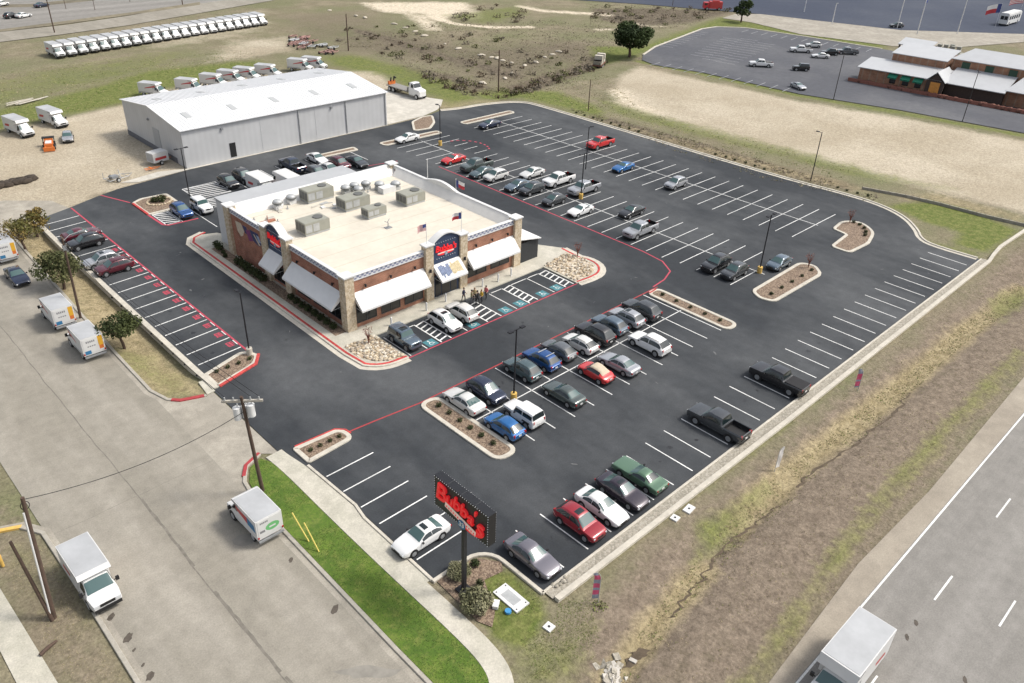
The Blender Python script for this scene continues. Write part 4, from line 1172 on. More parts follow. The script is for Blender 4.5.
PX, NX, PY, NY = 0.0, math.pi, math.pi / 2, -math.pi / 2
G1 = 'cars parked in the double row facing the restaurant'
G2 = 'cars parked along the highway edge of the lot'
G3 = 'cars parked beyond the restaurant'
G4 = 'cars parked by the restaurant entrance'
G5 = 'cars parked along the left wall'
G6 = 'cars parked behind the restaurant'
G7 = 'cars at the neighbouring restaurant'
CARS = [
 # double row facing the restaurant
 ('sedan', (), 39.35, 44.9, PY, 'pearl', 'white sedan beside the near mulch island, next to the dark navy car', 'sedan', G1),
 ('suv', (), 41.9, 44.7, NY, 'navy', 'dark navy SUV parked between the white sedan and the yellow lamp base', 'suv', G1),
 ('suv', ('rails',), 46.95, 45.1, PY, 'teal', 'grey SUV with roof rails beside the bright navy blue car', 'suv', G1),
 ('suv', ('bars',), 49.6, 45.1, PY, 'blue', 'navy blue SUV with pale roof bars across its top', 'suv', G1),
 ('hatch', (), 52.2, 45.2, PY, 'grey', 'grey hatchback between the navy blue SUV and a white car', 'hatchback', G1),
 ('hatch', ('rails',), 54.8, 44.6, PY, 'pearl', 'pale pearl hatchback between a grey hatchback and a black SUV', 'hatchback', G1),
 ('bigsuv', ('rails',), 57.4, 44.9, PY, 'black', 'black SUV in the row, beside a pale pearl hatchback', 'suv', G1),
 ('suv', (), 60.0, 45.1, PY, 'bluegrey', 'blue-grey SUV between the black SUV and a silver SUV', 'suv', G1),
 ('suv', ('rails', 'sunroof'), 62.6, 44.9, PY, 'silver', 'silver SUV with a sunroof, second from the far mulch island', 'suv', G1),
 ('bigsuv', (), 65.2, 44.9, PY, 'dgrey', 'dark grey SUV nearest the far mulch island in the double row', 'suv', G1),
 ('hatch', (), 39.5, 39.75, PY, 'brightblue', 'bright blue hatchback beside the rounded end of the near mulch island', 'hatchback', G1),
 ('jeep', (), 41.9, 39.8, PY, 'white', 'white boxy SUV beside the bright blue hatchback', 'suv', G1),
 ('sedan', (), 47.0, 39.7, PY, 'greengrey', 'dark green-grey sedan standing alone below the lamp post', 'sedan', G1),
 ('beetle', ('softtop',), 52.0, 40.1, PY, 'brightred', 'small bright red car with a beige soft top', 'convertible', G1),
 ('sedan', (), 54.9, 39.6, PY, 'silver', 'silver sedan beside the small red convertible', 'sedan', G1),
 ('bigsuv', ('rails',), 60.15, 39.9, PY, 'white', 'large white SUV with dark windows standing alone in its stalls', 'suv', G1),
 # highway edge
 ('pickup', (), 53.9, 27.4, PY, 'dgrey', 'dark grey pickup with an open bed backed to the highway wall', 'pickup', G2),
 ('pickup_cover', (), 64.4, 27.5, PY, 'black', 'black pickup with a covered bed backed to the highway wall', 'pickup', G2),
 ('muscle', (), 43.25, 27.8, PY, 'green', 'green classic coupe parked by the highway wall', 'classic car', G2),
 ('sedan', ('sunroof',), 40.7, 27.55, NY, 'plum', 'dark plum sedan between the green classic and a white sedan', 'sedan', G2),
 ('sedan', (), 38.15, 27.5, NY, 'white', 'white sedan between the red SUV and a dark plum sedan', 'sedan', G2),
 ('suv', ('sunroof',), 35.6, 27.45, NY, 'red', 'red SUV with a sunroof facing the highway wall', 'suv', G2),
 ('sedan', (), 30.6, 27.5, NY, 'mauve', 'mauve grey sedan at the corner beside the planted sign bed', 'sedan', G2),
 ('sedan', ('sunroof',), 25.95, 34.25, NX, 'white', 'white sedan with a sunroof parked beside the tall sign', 'sedan', None),
 # beyond the restaurant, near row
 ('coupe', (), 81.7, 96.1, NX, 'brightred', 'bright red car at the start of the row behind the restaurant roof', 'car', G3),
 ('pickup', (), 82.4, 91.3, NX, 'greengrey', 'dark green-grey pickup next but one to the bright red car', 'pickup', G3),
 ('sedan', (), 81.2, 88.6, NX, 'teal', 'slate sedan between a dark pickup and a pale SUV', 'sedan', G3),
 ('suv', (), 81.7, 86.1, NX, 'pearl', 'cream white SUV at the end of a group of three', 'suv', G3),
 ('sedan', (), 81.5, 81.1, NX, 'bluegrey', 'blue-grey sedan beside a dark SUV, beyond the restaurant', 'sedan', G3),
 ('suv', (), 82.0, 78.6, NX, 'dgrey', 'dark SUV beside the blue-grey sedan', 'suv', G3),
 ('hatch', (), 81.5, 73.6, NX, 'dgrey', 'dark hatchback standing alone between empty stalls by the red line', 'hatchback', G3),
 ('coupe', (), 81.6, 68.6, NX, 'white', 'white coupe by the red line, beyond the silver pickup', 'coupe', G3),
 ('pickup', (), 82.5, 58.7, NX, 'silver', 'silver pickup with its nose at the bend of the red line', 'pickup', G3),
 ('sedan', (), 87.1, 83.6, NX, 'pearl', 'pearl white sedan beside the long white pickup', 'sedan', G3),
 ('pickup', (), 87.9, 78.7, NX, 'white', 'long white pickup near the lamp post beyond the restaurant', 'pickup', G3),
 ('pickup', (), 88.2, 73.8, NX, 'silver', 'pale silver pickup beside the yellow lamp base', 'pickup', G3),
 ('sedan', (), 86.9, 63.7, NX, 'black', 'black sedan in the far stalls behind the white coupe', 'sedan', G3),
 ('bigsuv', ('rails',), 81.6, 46.15, NX, 'black', 'black SUV beside another dark SUV near the lamp island', 'suv', G3),
 ('suv', (), 81.6, 43.5, NX, 'dgrey', 'dark grey SUV next to the lamp island', 'suv', G3),
 ('hatch', (), 88.1, 41.2, NX, 'bluegrey', 'blue-grey hatchback beside the lamp post and mulch island', 'hatchback', G3),
 ('pickup', (), 106.8, 86.6, NX, 'brightred', 'bright red pickup far out near the back kerb', 'pickup', G3),
 ('coupe', (), 100.6, 76.4, NX, 'brightblue', 'blue coupe standing alone in the far double row', 'coupe', G3),
 ('suv', (), 101.0, 66.4, NX, 'silver', 'silver SUV standing alone in the far double row', 'suv', G3),
 ('sedan', (), 82.6, 109.3, NX, 'white', 'white sedan beside the curved planter at the rear corner', 'sedan', G3),
 ('sedan', (), 99.4, 106.7, NX, 'navy', 'dark blue sedan beside the long top planter', 'sedan', G3),
 # by the entrance
 ('jeep', ('sunroof',), 41.85, 56.9, NY, 'bluegrey', 'blue-grey boxy car beside the near river rock bed', 'suv', G4),
 ('suv', ('sunroof',), 47.25, 57.0, NY, 'white', 'white SUV with a dark sunroof near the entrance', 'suv', G4),
 ('suv', (), 49.9, 57.4, PY, 'pearl', 'white SUV beside the people at the entrance', 'suv', G4),
 # left row
 ('sedan', (), 26.9, 103.2, PX, 'maroon', 'dark maroon sedan farthest along the left wall', 'sedan', G5),
 ('suv', ('rails',), 26.4, 100.4, NX, 'black', 'black SUV by the left wall and utility pole', 'suv', G5),
 ('suv', ('sunroof',), 25.9, 94.0, NX, 'silver', 'silver white SUV beside the maroon car on the left', 'suv', G5),
 ('suv', ('rails',), 26.3, 91.4, NX, 'maroon', 'dark maroon SUV on the left, beside the silver white SUV', 'suv', G5),
 # behind the restaurant
 ('suv', (), 49.4, 108.6, NY, 'black', 'black SUV next to the hatched bay behind the restaurant', 'suv', G6),
 ('bigsuv', (), 52.1, 109.0, NY, 'dgrey', 'dark SUV between the black SUV and the white box trucks', 'suv', G6),
 ('pickup', (), 60.2, 109.0, PY, 'navy', 'dark blue pickup beside the white box trucks', 'pickup', G6),
 ('suv', (), 61.4, 103.9, NY, 'grey', 'grey SUV behind the restaurant roof edge', 'suv', G6),
 ('sedan', (), 65.0, 109.6, NY, 'white', 'white sedan nearest the warehouse lane', 'sedan', G6),
 ('sedan', (), 63.9, 104.3, NY, 'pearl', 'white sedan close behind the restaurant parapet', 'sedan', G6),
 ('suv', (), 66.4, 105.3, NY, 'maroon', 'dark red SUV beside the white sedan behind the restaurant', 'suv', G6),
 ('sedan', (), 69.0, 104.6, NY, 'dgrey', 'dark grey sedan at the end of the rear row', 'sedan', G6),
 ('jeep', (), 42.2, 102.1, NY, 'white', 'white boxy off-roader at the left rear corner of the restaurant', 'off-roader', None),
 ('suv', (), 39.5, 102.5, NY, 'blue', 'blue SUV beside the hatched bay and the small planter', 'suv', None),
 # neighbour's lot
 ('pickup', (), 186.4, 103.2, 2.3, 'white', 'white pickup alone in the middle of the worn lot', 'pickup', G7),
 ('coupe', (), 174.1, 86.3, -2.0, 'silver', 'silver car alone at the near edge of the worn lot', 'car', G7),
 ('jeep', (), 191.0, 95.0, 2.3, 'black', 'black off-roader between the white pickup and the brick building', 'off-roader', G7),
 ('pickup', (), 210.8, 105.9, 2.3, 'white', 'white pickup at the front of the parked group in the worn lot', 'pickup', G7),
 ('suv', (), 219.9, 107.2, 2.3, 'pearl', 'white SUV at the back of the parked group in the worn lot', 'suv', G7),
 ('sedan', (), 208.8, 99.2, 2.3, 'white', 'white sedan in front of the black car, worn lot', 'sedan', G7),
 ('bigsuv', (), 214.5, 99.6, 2.3, 'black', 'large black SUV in the parked group of the worn lot', 'suv', G7),
 ('pickup', (), 219.4, 97.2, 2.3, 'grey', 'grey pickup nearest the brick building in the worn lot', 'pickup', G7),
 ('suv', (), 272.0, 106.9, 2.4, 'dgrey', 'dark SUV on the pale dirt by the blue asphalt', 'suv', None),
 # street and far road
 ('sedan', (), 17.4, 96.1, NY, 'navy', 'dark blue sedan on the street behind the box trucks', 'sedan', None),
]
for c in CARS: place_car(c[0], c[1], c[2], c[3], c[4], c[5], c[6], c[7], c[8])
for (u, v, k, col, lab) in ((12, 18, 'suv', 'black', 'black SUV on the far road beside a white car'), (24, 17.5, 'sedan', 'white', 'white sedan on the far road beside a black SUV'), (42, 7, 'sedan', 'navy', 'dark sedan on the far road past a light pole'), (2, 6, 'suv', 'white', 'white SUV at the left end of the far road')):
    x, y = P(u, v); place_car(k, (), x, y, .45, col, lab, 'car', 'cars on the far road')

# ---- box trucks
M_box = mat('truck_box_white', (.62, .62, .61), .5, var=.05, scale=.5)
M_boxtop = mat('truck_roof_grey', (.40, .41, .42), .6, var=.12, scale=.5)
M_org = mat('truck_orange', (.60, .16, .03), .5); M_rd = mat('truck_red', (.45, .05, .05), .5); M_bl = mat('truck_blue', (.03, .16, .32), .5)
M_ylw = mat('truck_yellow', (.66, .36, .03), .5); M_grn = mat('truck_green', (.14, .42, .16), .5); M_dgr = mat('truck_lettering', (.20, .20, .21), .6)
M_amb = mat('amber_lens', (.6, .25, .03), .3)
def make_truck(style, boxL=3.7, boxW=2.1, boxH=2.05, name='box_truck', far=False):
    """style a: red flash and yellow rear panel; b: blue and red flash, green oval; c: plain with red marks"""
    root = empty(name)
    cabL = 2.25; tot = boxL + cabL; h = tot / 2; hw = .98; b = .35
    fx = h                                     # nose
    st = [(fx, hood_sec(hw * .86, .45, .92, .9)), (fx - .08, hood_sec(hw * .93, .38, 1.02, .9)), (fx - .55, hood_sec(hw, b, 1.16, .9)), (fx - .80, hood_sec(hw, b, 1.22, .9)),
          (fx - 1.40, roof_sec(hw, b, 1.22, .76, 2.02)), (fx - 1.7, roof_sec(hw, b, 1.22, .78, 2.08)), (fx - 2.2, roof_sec(hw, b, 1.22, .78, 2.06))]
    lf = Loft(st); mb = MB(); lf.body(mb)
    for s in (-1, 1): mb.cyl((fx - .95, s * (hw - .3), .42), (fx - .95, s * (hw + .004), .42), .48, n=14, m=1, smooth=False)
    mb.box((fx - .0, 0, .5), (.12, 1.7, .24), 1)
    mb.build('cab', [M_box, M_trim], root, sharp=32)
    g = MB(); lf.patch(g, 3.1, 3.96, 4.12, 7.88); g.build('windshield', M_glassl, root)
    for k0, k1 in ((3.16, 3.86), (8.14, 8.84)):
        g = MB(); lf.patch(g, 3.5, 5.3, k0, k1); g.build('side_window', M_glass, root)
    z0 = .72; x0 = -h; x1 = x0 + boxL; z1 = z0 + boxH
    bx = MB(); bw = boxW / 2
    # box with the attic over the cab: side outline extruded across
    prof = [(x0, z0), (x1, z0), (x1, 2.14), (x1 + .85, 2.22), (x1 + .95, 2.34), (x1 + .72, z1), (x0, z1)]
    n = len(prof)
    vs = [(x, -bw, z) for x, z in prof] + [(x, bw, z) for x, z in prof]
    bx.add(vs, [(i, (i + 1) % n, n + (i + 1) % n, n + i) for i in range(n)]); bx.add(vs, [tuple(range(n))[::-1], tuple(range(n, 2 * n))])
    box = bx.build('cargo_box', M_box, root)
    rf = MB(); rf.box(((x0 + x1) / 2 + .33, 0, z1 + .012), (boxL + .56, boxW - .12, .02)); rf.build('box_roof', M_boxtop if style != 'w' else M_box, box)
    for s in (1, -1):
        y = s * (bw + .006)
        g = MB()
        def quad(pts, m, yy=y): g.add([(x, yy, z) for x, z in pts], [(0, 1, 2, 3) if s < 0 else (3, 2, 1, 0)], m)
        if style == 'a':
            quad([(x0 + 1.4, z0 + .85), (x1 + .6, z1 - .62), (x1 + .6, z1 - .30), (x0 + 1.5, z1 - .85)], 1)
            quad([(x0 + .1, z0 + .1), (x1 - .1, z0 + .1), (x1 - .1, z0 + .2), (x0 + .1, z0 + .2)], 3)
        elif style == 'b':
            quad([(x0 + .15, z0 + .6), (x0 + 1.3, z0 + .7), (x0 + 1.3, z1 - .35), (x0 + .3, z1 - .5)], 2)
            quad([(x0 + 1.3, z0 + .75), (x1 + .2, z1 - .7), (x1 + .4, z1 - .35), (x0 + 1.3, z1 - .4)], 1)
        else:
            quad([(x0 + .6, z0 + .5), (x0 + 2.0, z0 + .6), (x0 + 2.2, z0 + 1.0), (x0 + .8, z0 + .9)], 1)
        if style in ('a', 'b', 'c'):
            for i in range(6): quad([(x1 - .1 + .16 * i, z1 - .24), (x1 + .0 + .16 * i, z1 - .24), (x1 + .0 + .16 * i, z1 - .08), (x1 - .1 + .16 * i, z1 - .08)], 3, y + s * .003)
        g.build('side_graphic', [M_org, M_rd, M_bl, M_dgr], box)
    # rear door and its panel
    g = MB(); g.box((x0 - .012, 0, z0 + .95), (.03, boxW - .24, boxH - .32)); rd = g.build('rear_door', M_box, box)
    g = MB(); xr = x0 - .03
    def rq(y0, y1, za, zb_, m, xx=xr): g.add([(xx, y0, za), (xx, y1, za), (xx, y1, zb_), (xx, y0, zb_)], [(0, 3, 2, 1)], m)
    if style == 'a':
        rq(-.92, -.48, z0 + .75, z0 + 1.75, 0); rq(-.90, -.5, z0 + .35, z0 + .75, 1); rq(.30, .86, z0 + .12, z0 + .5, 2)
        for i in range(5): rq(-.2 + .17 * i, -.08 + .17 * i, z0 + 1.3, z0 + 1.5, 4)
        for i in range(4): rq(-.2 + .2 * i, -.06 + .2 * i, z0 + .85, z0 + .97, 4)
    elif style == 'b':
        for i in range(12):
            a0, a1 = i * math.pi / 6, (i + 1) * math.pi / 6
            g.add([(xr, -.2, z0 + .8), (xr, -.2 + .55 * math.cos(a0), z0 + .8 + .34 * math.sin(a0)), (xr, -.2 + .55 * math.cos(a1), z0 + .8 + .34 * math.sin(a1))], [(0, 2, 1)], 3)
        rq(-.45, .05, z0 + .72, z0 + .86, 5, xr - .004)
        g2 = MB()
        for i in range(5): g2.add([(xr, .1 + .13 * i, z0 + 1.35), (xr, .2 + .13 * i, z0 + 1.35), (xr, .2 + .13 * i, z0 + 1.5), (xr, .1 + .13 * i, z0 + 1.5)], [(0, 3, 2, 1)])
        g2.build('rear_lettering', M_dgr, rd)
        g2 = MB(); g2.add([(xr, .4, z0 + .55), (xr, .8, z0 + .55), (xr, .8, z0 + .75), (xr, .4, z0 + .75)], [(0, 3, 2, 1)]); g2.build('rear_sticker', M_dgr, rd)
    else:
        rq(-.7, -.3, z0 + .4, z0 + .9, 1)
    g.build('rear_graphic', [M_ylw, M_org, M_bl, M_grn, M_dgr, M_box], rd)
    g = MB(); g.box((x0 - .05, 0, .55), (.14, 1.95, .16)); g.build('rear_bumper', M_grey, root)
    wheel_parts(root, [(fx - .95, .86), (fx - .95, -.86), (x0 + .95, .84), (x0 + .95, -.84)], .38, .26, M_galv)
    for s in (1, -1):
        g = MB(); g.box((fx - .04, s * .68, .86), (.12, .34, .2)); g.build('headlight', M_head, root)
        g = MB(); g.box((fx - 1.05, s * 1.15, 1.42), (.14, .22, .30)); g.box((fx - 1.08, s * 1.02, 1.35), (.05, .2, .05)); g.build('mirror', M_trim, root)
        g = MB(); g.box((x0 - .03, s * .95, .92), (.05, .12, .16)); g.build('taillight', M_tail, root)
    g = MB(); g.box((fx + .0, 0, .84), (.07, .95, .2)); g.build('grille', M_trim, root)
    return root
def place_truck(proto, x, y, rz, label, group=None, z=.01):
    o = proto if not proto.get('label') else copy_tree(proto)
    o.location = (x, y, z); o.rotation_euler = (0, 0, rz); tag(o, label, 'box truck', group); return o
TA = make_truck('a', 2.75, 2.05, 1.85); TB = make_truck('b', 2.6, 2.05, 1.75); TC = make_truck('c', 3.0, 2.1, 1.85); TW = make_truck('w', 3.4, 2.1, 1.9)
TBIG = make_truck('c', 4.3, 2.45, 2.3); TYARD = make_truck('c', 4.0, 2.1, 2.0); TBACK = make_truck('a', 3.1, 2.0, 1.85)
GTK = 'moving trucks parked along the street'
place_truck(TA, 17.75, 76.4, PY, 'white moving truck with a yellow rear panel, nearer of the pair at the kerb', GTK)
place_truck(TA, 17.65, 83.9, PY, 'white moving truck with a yellow rear panel, farther of the pair at the kerb', GTK)
place_truck(TA, 18.1, 103.6, PY, 'white moving truck cut by the left edge of the photo, ahead of the blue sedan', GTK)
place_truck(TB, 17.95, 43.9, PY, 'white moving truck with a green oval on its rear, beside the lawn', GTK)
place_truck(TC, 7.05, 45.6, NY, 'white moving truck facing the camera beside the bare wooden pole', GTK)
place_truck(TBIG, 38.0, 7.65, NX, 'white box truck driving along the highway', None)
place_truck(TW, 51.6, 102.6, NY, 'plain white box truck behind the restaurant, next to the dark SUV', 'white box trucks behind the restaurant')
TWB = make_truck('w', 3.6, 2.1, 1.9)
for ch in KIDS[TWB.name]:
    if ch.name.startswith('cargo_box'):
        g = MB(); z0 = .72; x0 = -(3.6 + 2.25) / 2; g.box((x0 - .02, 0, z0 + .85), (.05, 1.96, 1.5)); g.build('rear_graphic', M_bl, ch)
place_truck(TWB, 55.0, 102.2, PY, 'white box truck with a blue rear end behind the restaurant', 'white box trucks behind the restaurant')
# the long row along the far road
a0 = Vector(P(57, 56)); a1 = Vector(P(259, 24))
nrow = 22
d = (a1 - a0).normalized()
face = math.atan2(-d.x, d.y)
hd = math.atan2(d.y, d.x) - math.pi / 2 - .12
for i in range(nrow):
    p = a0 + (a1 - a0) * (i / (nrow - 1))
    place_truck(TYARD, p.x, p.y, hd, 'white moving truck in the long row by the far road, %s from the left' % ORD[i], 'moving trucks in the long row by the far road')
back = [P(u + 1, v + 7) for u, v in ((154, 89), (190, 85), (214, 80), (231, 76), (247, 73), (268, 70), (300, 64), (314, 62))]
for i, (x, y) in enumerate(back):
    place_truck(TBACK, x, y, -1.0, 'white moving truck behind the warehouse roof, %s from the left' % ORD[i], 'moving trucks behind the warehouse')
for i, (x, y, lab) in enumerate([(34.4, 151.5, 'white moving truck left of the other on the gravel yard'), (40.4, 153.6, 'white moving truck beside the small silver car on the gravel yard')]):
    place_truck(TYARD, x, y, -1.4, lab, 'moving trucks on the gravel yard')
place_car('hatch', (), 39.2, 143.6, -1.9, 'silver', 'small silver car on the gravel yard beside the orange loader', 'car')
# ------------------------------------------------------------------ restaurant
M_brk_x = brick_mat('red_brick_front', (.33, .125, .072), (.25, .088, .052), (.36, .28, .2), 0)
M_brk_y = brick_mat('red_brick_side', (.33, .115, .07), (.25, .082, .05), (.34, .25, .18), 1)
M_stone = stone_mat('ledge_stone', [(.47, .38, .26), (.56, .47, .34), (.44, .355, .245), (.58, .50, .38)], 5.5, bump=.35)
M_cap = mat('white_coping', (.66, .66, .65), .5, var=.06, scale=.6)
M_memb = mat('roof_membrane', (.60, .555, .465), .75, var=.05, scale=1.5, var2=.08, scale2=.22)
M_memw0 = mat('service_wall_white', (.60, .60, .59), .7, var=.05)
M_awn = mat('awning_canvas', (.70, .70, .69), .75, var=.04, scale=1.2)
M_navy = mat('navy_board', (.035, .055, .105), .55, var=.1)
M_win = mat('dark_window', (.012, .013, .015), .08, spec=.6)
M_frame = mat('window_frame', (.05, .05, .052), .5)
M_neon = mat('sign_red', (.85, .025, .03), .5, emit=.15)
M_pale = mat('sign_pale', (.85, .62, .55), .5, emit=.08)
M_signb = mat('sign_black', (.014, .015, .018), .45, var=.1)
def check_mat(name, c1, c2, axis):
    m, N, Lk, b = nodes_of(name)
    tc = N.new('ShaderNodeTexCoord'); sp = N.new('ShaderNodeSeparateXYZ'); cb = N.new('ShaderNodeCombineXYZ')
    Lk.new(tc.outputs['Object'], sp.inputs[0]); Lk.new(sp.outputs[axis], cb.inputs[0]); Lk.new(sp.outputs[2], cb.inputs[1])
    ck = N.new('ShaderNodeTexChecker'); ck.inputs['Scale'].default_value = 3.4; ck.inputs[1].default_value = (*c1, 1); ck.inputs[2].default_value = (*c2, 1)
    Lk.new(cb.outputs[0], ck.inputs[0]); Lk.new(ck.outputs[0], b.inputs['Base Color']); b.inputs['Roughness'].default_value = .5
    return m
M_ckx = check_mat('checked_cornice_front', (.20, .22, .32), (.60, .60, .62), 0)
M_cky = check_mat('checked_cornice_side', (.20, .22, .32), (.60, .60, .62), 1)
RX0, RX1, RY0, RY1, RZ, RT = 39.0, 63.2, 62.6, 87.3, .14, 6.25
RR = 5.15                                        # roof level
rest = empty('restaurant_building', (51, 75, RZ)); rest.location = (0, 0, 0)
tag(rest, 'flat-roofed brick restaurant with white awnings and red lettered signs', 'restaurant')
def part(mb, name, m, parent=rest, **k): return mb.build(name, m, parent, **k)
# walls
g = MB(); g.bbox((RX0 + .3, RY0, RZ), (RX1 - .3, RY0 + .3, 5.72)); part(g, 'front_wall', M_brk_x)
g = MB(); g.bbox((RX0, RY0 + .302, RZ), (RX0 + .3, RY1, 5.72)); part(g, 'side_wall', M_brk_y)
g = MB(); g.bbox((RX1 - .3, RY0 + .302, RZ), (RX1, RY1, 5.72)); part(g, 'side_wall', M_brk_y)
g = MB(); g.bbox((RX0 + .302, RY1 - .3, RZ), (RX1 - .302, RY1, 5.72)); part(g, 'rear_wall', M_memb)
# checked cornice strips, coping, inner parapet
g = MB(); g.bbox((RX0 + .2, RY0 - .06, 5.723), (RX1 - .2, RY0 + .3, 6.15)); part(g, 'cornice', M_ckx)
g = MB(); g.bbox((RX0 - .06, RY0 + .303, 5.723), (RX0 + .3, RY1 + .0, 6.15)); part(g, 'cornice', M_cky)
g = MB(); g.bbox((RX1 - .3, RY0 + .303, 5.723), (RX1 + .06, RY1, 6.15)); part(g, 'cornice', M_cap)
g = MB(); g.bbox((RX0 + .303, RY1 - .3, 5.723), (RX1 - .303, RY1 + .06, 6.15)); part(g, 'cornice', M_cap)
g = MB(); g.kerb([(RX0 + .1, RY0 + .1), (RX1 - .1, RY0 + .1), (RX1 - .1, RY1 - .1), (RX0 + .1, RY1 - .1)], .44, 6.153, 6.25, closed=True); part(g, 'coping', M_cap)
g = MB(); g.bbox((RX0 - .1, RY0 - .1, 5.60), (RX1 + .1, RY0 - .004, 5.70)); g.bbox((RX0 - .1, RY0 + .0, 5.60), (RX0 - .004, RY1, 5.70)); part(g, 'string_course', M_cap)
# roof deck and the white membrane slopes along the rear and right parapets
g = MB(); g.bbox((RX0 + .303, RY0 + .303, RR - .25), (RX1 - .303, RY1 - .303, RR)); roof = part(g, 'roof', M_memb)
M_memw = mat('white_membrane', (.72, .70, .66), .7, var=.05, scale=1.2)
g = MB()
g.add([(RX0 + .305, RY1 - .31, 6.14), (RX1 - .305, RY1 - .31, 6.14), (RX1 - .305, RY1 - 1.6, RR + .012), (RX0 + .305, RY1 - 1.6, RR + .012)], [(0, 3, 2, 1)])
g.build('membrane_upstand', M_memw, roof)
g = MB()
for k in range(8): g.bbox((RX0 + .4, RY0 + 1.6 + 2.9 * k, RR + .002), (RX1 - 1.3, RY0 + 1.66 + 2.9 * k, RR + .008))
g.build('membrane_seam', mat('seam_tape', (.50, .44, .345), .8, var=.15, scale=.8), roof)
g = MB()
g.add([(RX1 - .31, RY1 - 1.6, 6.14), (RX1 - .31, RY0 + .31, 6.14), (RX1 - 1.2, RY0 + .31, RR + .01), (RX1 - 1.2, RY1 - 1.6, RR + .01)], [(0, 3, 2, 1)])
g.build('membrane_upstand', M_memw, roof)
# rear lean-to roof, white
g = MB(); g.bbox((RX0 + .5, RY1 + .41, RZ), (57.8, RY1 + 3.9, 5.7)); part(g, 'rear_service_bay', M_memw0)
g = MB(); g.bbox((RX0 + .4, RY1 + .405, 5.703), (58.0, RY1 + 4.1, 5.95)); part(g, 'rear_service_roof', mat('grey_white_roof', (.40, .41, .42), .6, var=.06, scale=.5))
# pilasters
def pilaster(x0, x1, y0, y1, top):
    g = MB(); g.bbox((x0, y0, RZ), (x1, y1, top)); o = part(g, 'pilaster', M_stone)
    c = MB(); c.bbox((x0 - .12, y0 - .12, top + .002), (x1 + .12, y1 + .12, top + .16)); c.build('cap', M_cap, o)
    return o
pilaster(RX0 - .35, RX0 + .75, RY0 - .35, RY0 + .75, 6.3)
pilaster(RX1 - .75, RX1 + .35, RY0 - .35, RY0 + .75, 6.3)
pilaster(RX0 - .35, RX0 + .75, RY1 - .75, RY1 + .35, 6.3)
pilaster(RX1 - .75, RX1 + .35, RY1 - .75, RY1 + .35, 6.3)
for xa in (48.95, 53.85): pilaster(xa, xa + 1.05, RY0 - .45, RY0 + .35, 6.75)
for ya in (73.1, 77.6): pilaster(RX0 - .45, RX0 + .35, ya, ya + 1.2, 6.75)
# arched portals: navy board under a curved white coping
def arch_board(axis, a0, a1, base, face, thick, depth=-1):
    n = 12; top = []
    for i in range(n + 1):
        t = i / n; top.append((a0 + (a1 - a0) * t, 6.78 + .78 * math.sin(math.pi * t)))
    poly = [(a0, base), (a1, base)] + top[::-1]
    g = MB(); k = len(poly)
    f = lambda a, z, q: (a, q, z) if axis == 0 else (q, a, z)
    vs = [f(a, z, face) for a, z in poly] + [f(a, z, face + thick) for a, z in poly]
    fl = [tuple(range(k)), tuple(range(2 * k - 1, k - 1, -1))]
    g.add(vs, fl + [(i, k + i, k + (i + 1) % k, (i + 1) % k) for i in range(k)])
    o = part(g, 'sign_board', M_navy)
    c = MB()
    P0 = [(a, z + .003) for a, z in top]; P1 = [(a, z + .15) for a, z in top]
    m_ = len(top); q0, q1 = face - .18, face + thick + .35
    vs = [f(a, z, q0) for a, z in P0] + [f(a, z, q0) for a, z in P1] + [f(a, z, q1) for a, z in P1] + [f(a, z, q1) for a, z in P0]
    fs = []
    for r in range(4):
        for i in range(m_ - 1): fs.append((r * m_ + i, r * m_ + i + 1, ((r + 1) % 4) * m_ + i + 1, ((r + 1) % 4) * m_ + i))
    c.add(vs, fs + [(0, m_, 2 * m_, 3 * m_), (m_ - 1, 4 * m_ - 1, 3 * m_ - 1, 2 * m_ - 1)])
    c.build('arched_coping', M_cap, o)
    return o
bf = arch_board(0, 50.01, 53.84, 4.25, RY0 - .22, .4)
bs = arch_board(1, 74.31, 77.59, 4.25, RX0 - .22, .4)
def small_sign(board, org, xd, w):
    o = Vector(org); X = Vector(xd); Z = Vector((0, 0, 1)); nn = X.cross(Z)
    fr = MB()
    for k in range(9):
        for s in (-1, 1):
            p = o + X * ((k - 4) * w / 9) + Z * (s * .92) + nn * .03
            fr.ell(p, (.05, .05, .05), 0, 6, 4)
    fr.build('bulb_row', M_head, board)
    l = MB(); put_text(l, "Bubba's", o + Z * .12 + nn * .05, X, Z, .98, 0, .1, .018, .05, rot=-.06)
    l.build('lettering', M_neon, board)
    b_ = MB(); pts = [o + X * (w * .42 * math.cos(t)) - Z * .42 + Z * (.24 * math.sin(t)) + nn * .03 for t in [i * math.pi / 8 for i in range(16)]]
    b_.add(pts, [tuple(range(16))]); b_.build('red_swoosh', M_neon, board)
    q = MB(); c0 = o - Z * .36 + nn * .045
    q.add([c0 - X * w * .4 - Z * .06, c0 + X * w * .4 - Z * .12, c0 + X * w * .4 + Z * .04, c0 - X * w * .4 + Z * .10], [(0, 1, 2, 3)]); q.build('pale_banner', M_pale, board)
    e = MB(); c1 = o - Z * .58 + nn * .06
    e.add([c1 + X * (.24 * math.cos(t)) + Z * (.24 * math.sin(t)) for t in [i * math.pi / 6 for i in range(12)]], [tuple(range(12))], 0)
    put_text(e, '33', c1 + nn * .02, X, Z, .32, 1, 0, .01, .01)
    e.build('round_emblem', [M_bl, M_cap], board)
small_sign(bf, (51.9, RY0 - .22, 5.75), (1, 0, 0), 2.9)
small_sign(bs, (RX0 - .22, 75.95, 5.75), (0, -1, 0), 2.5)
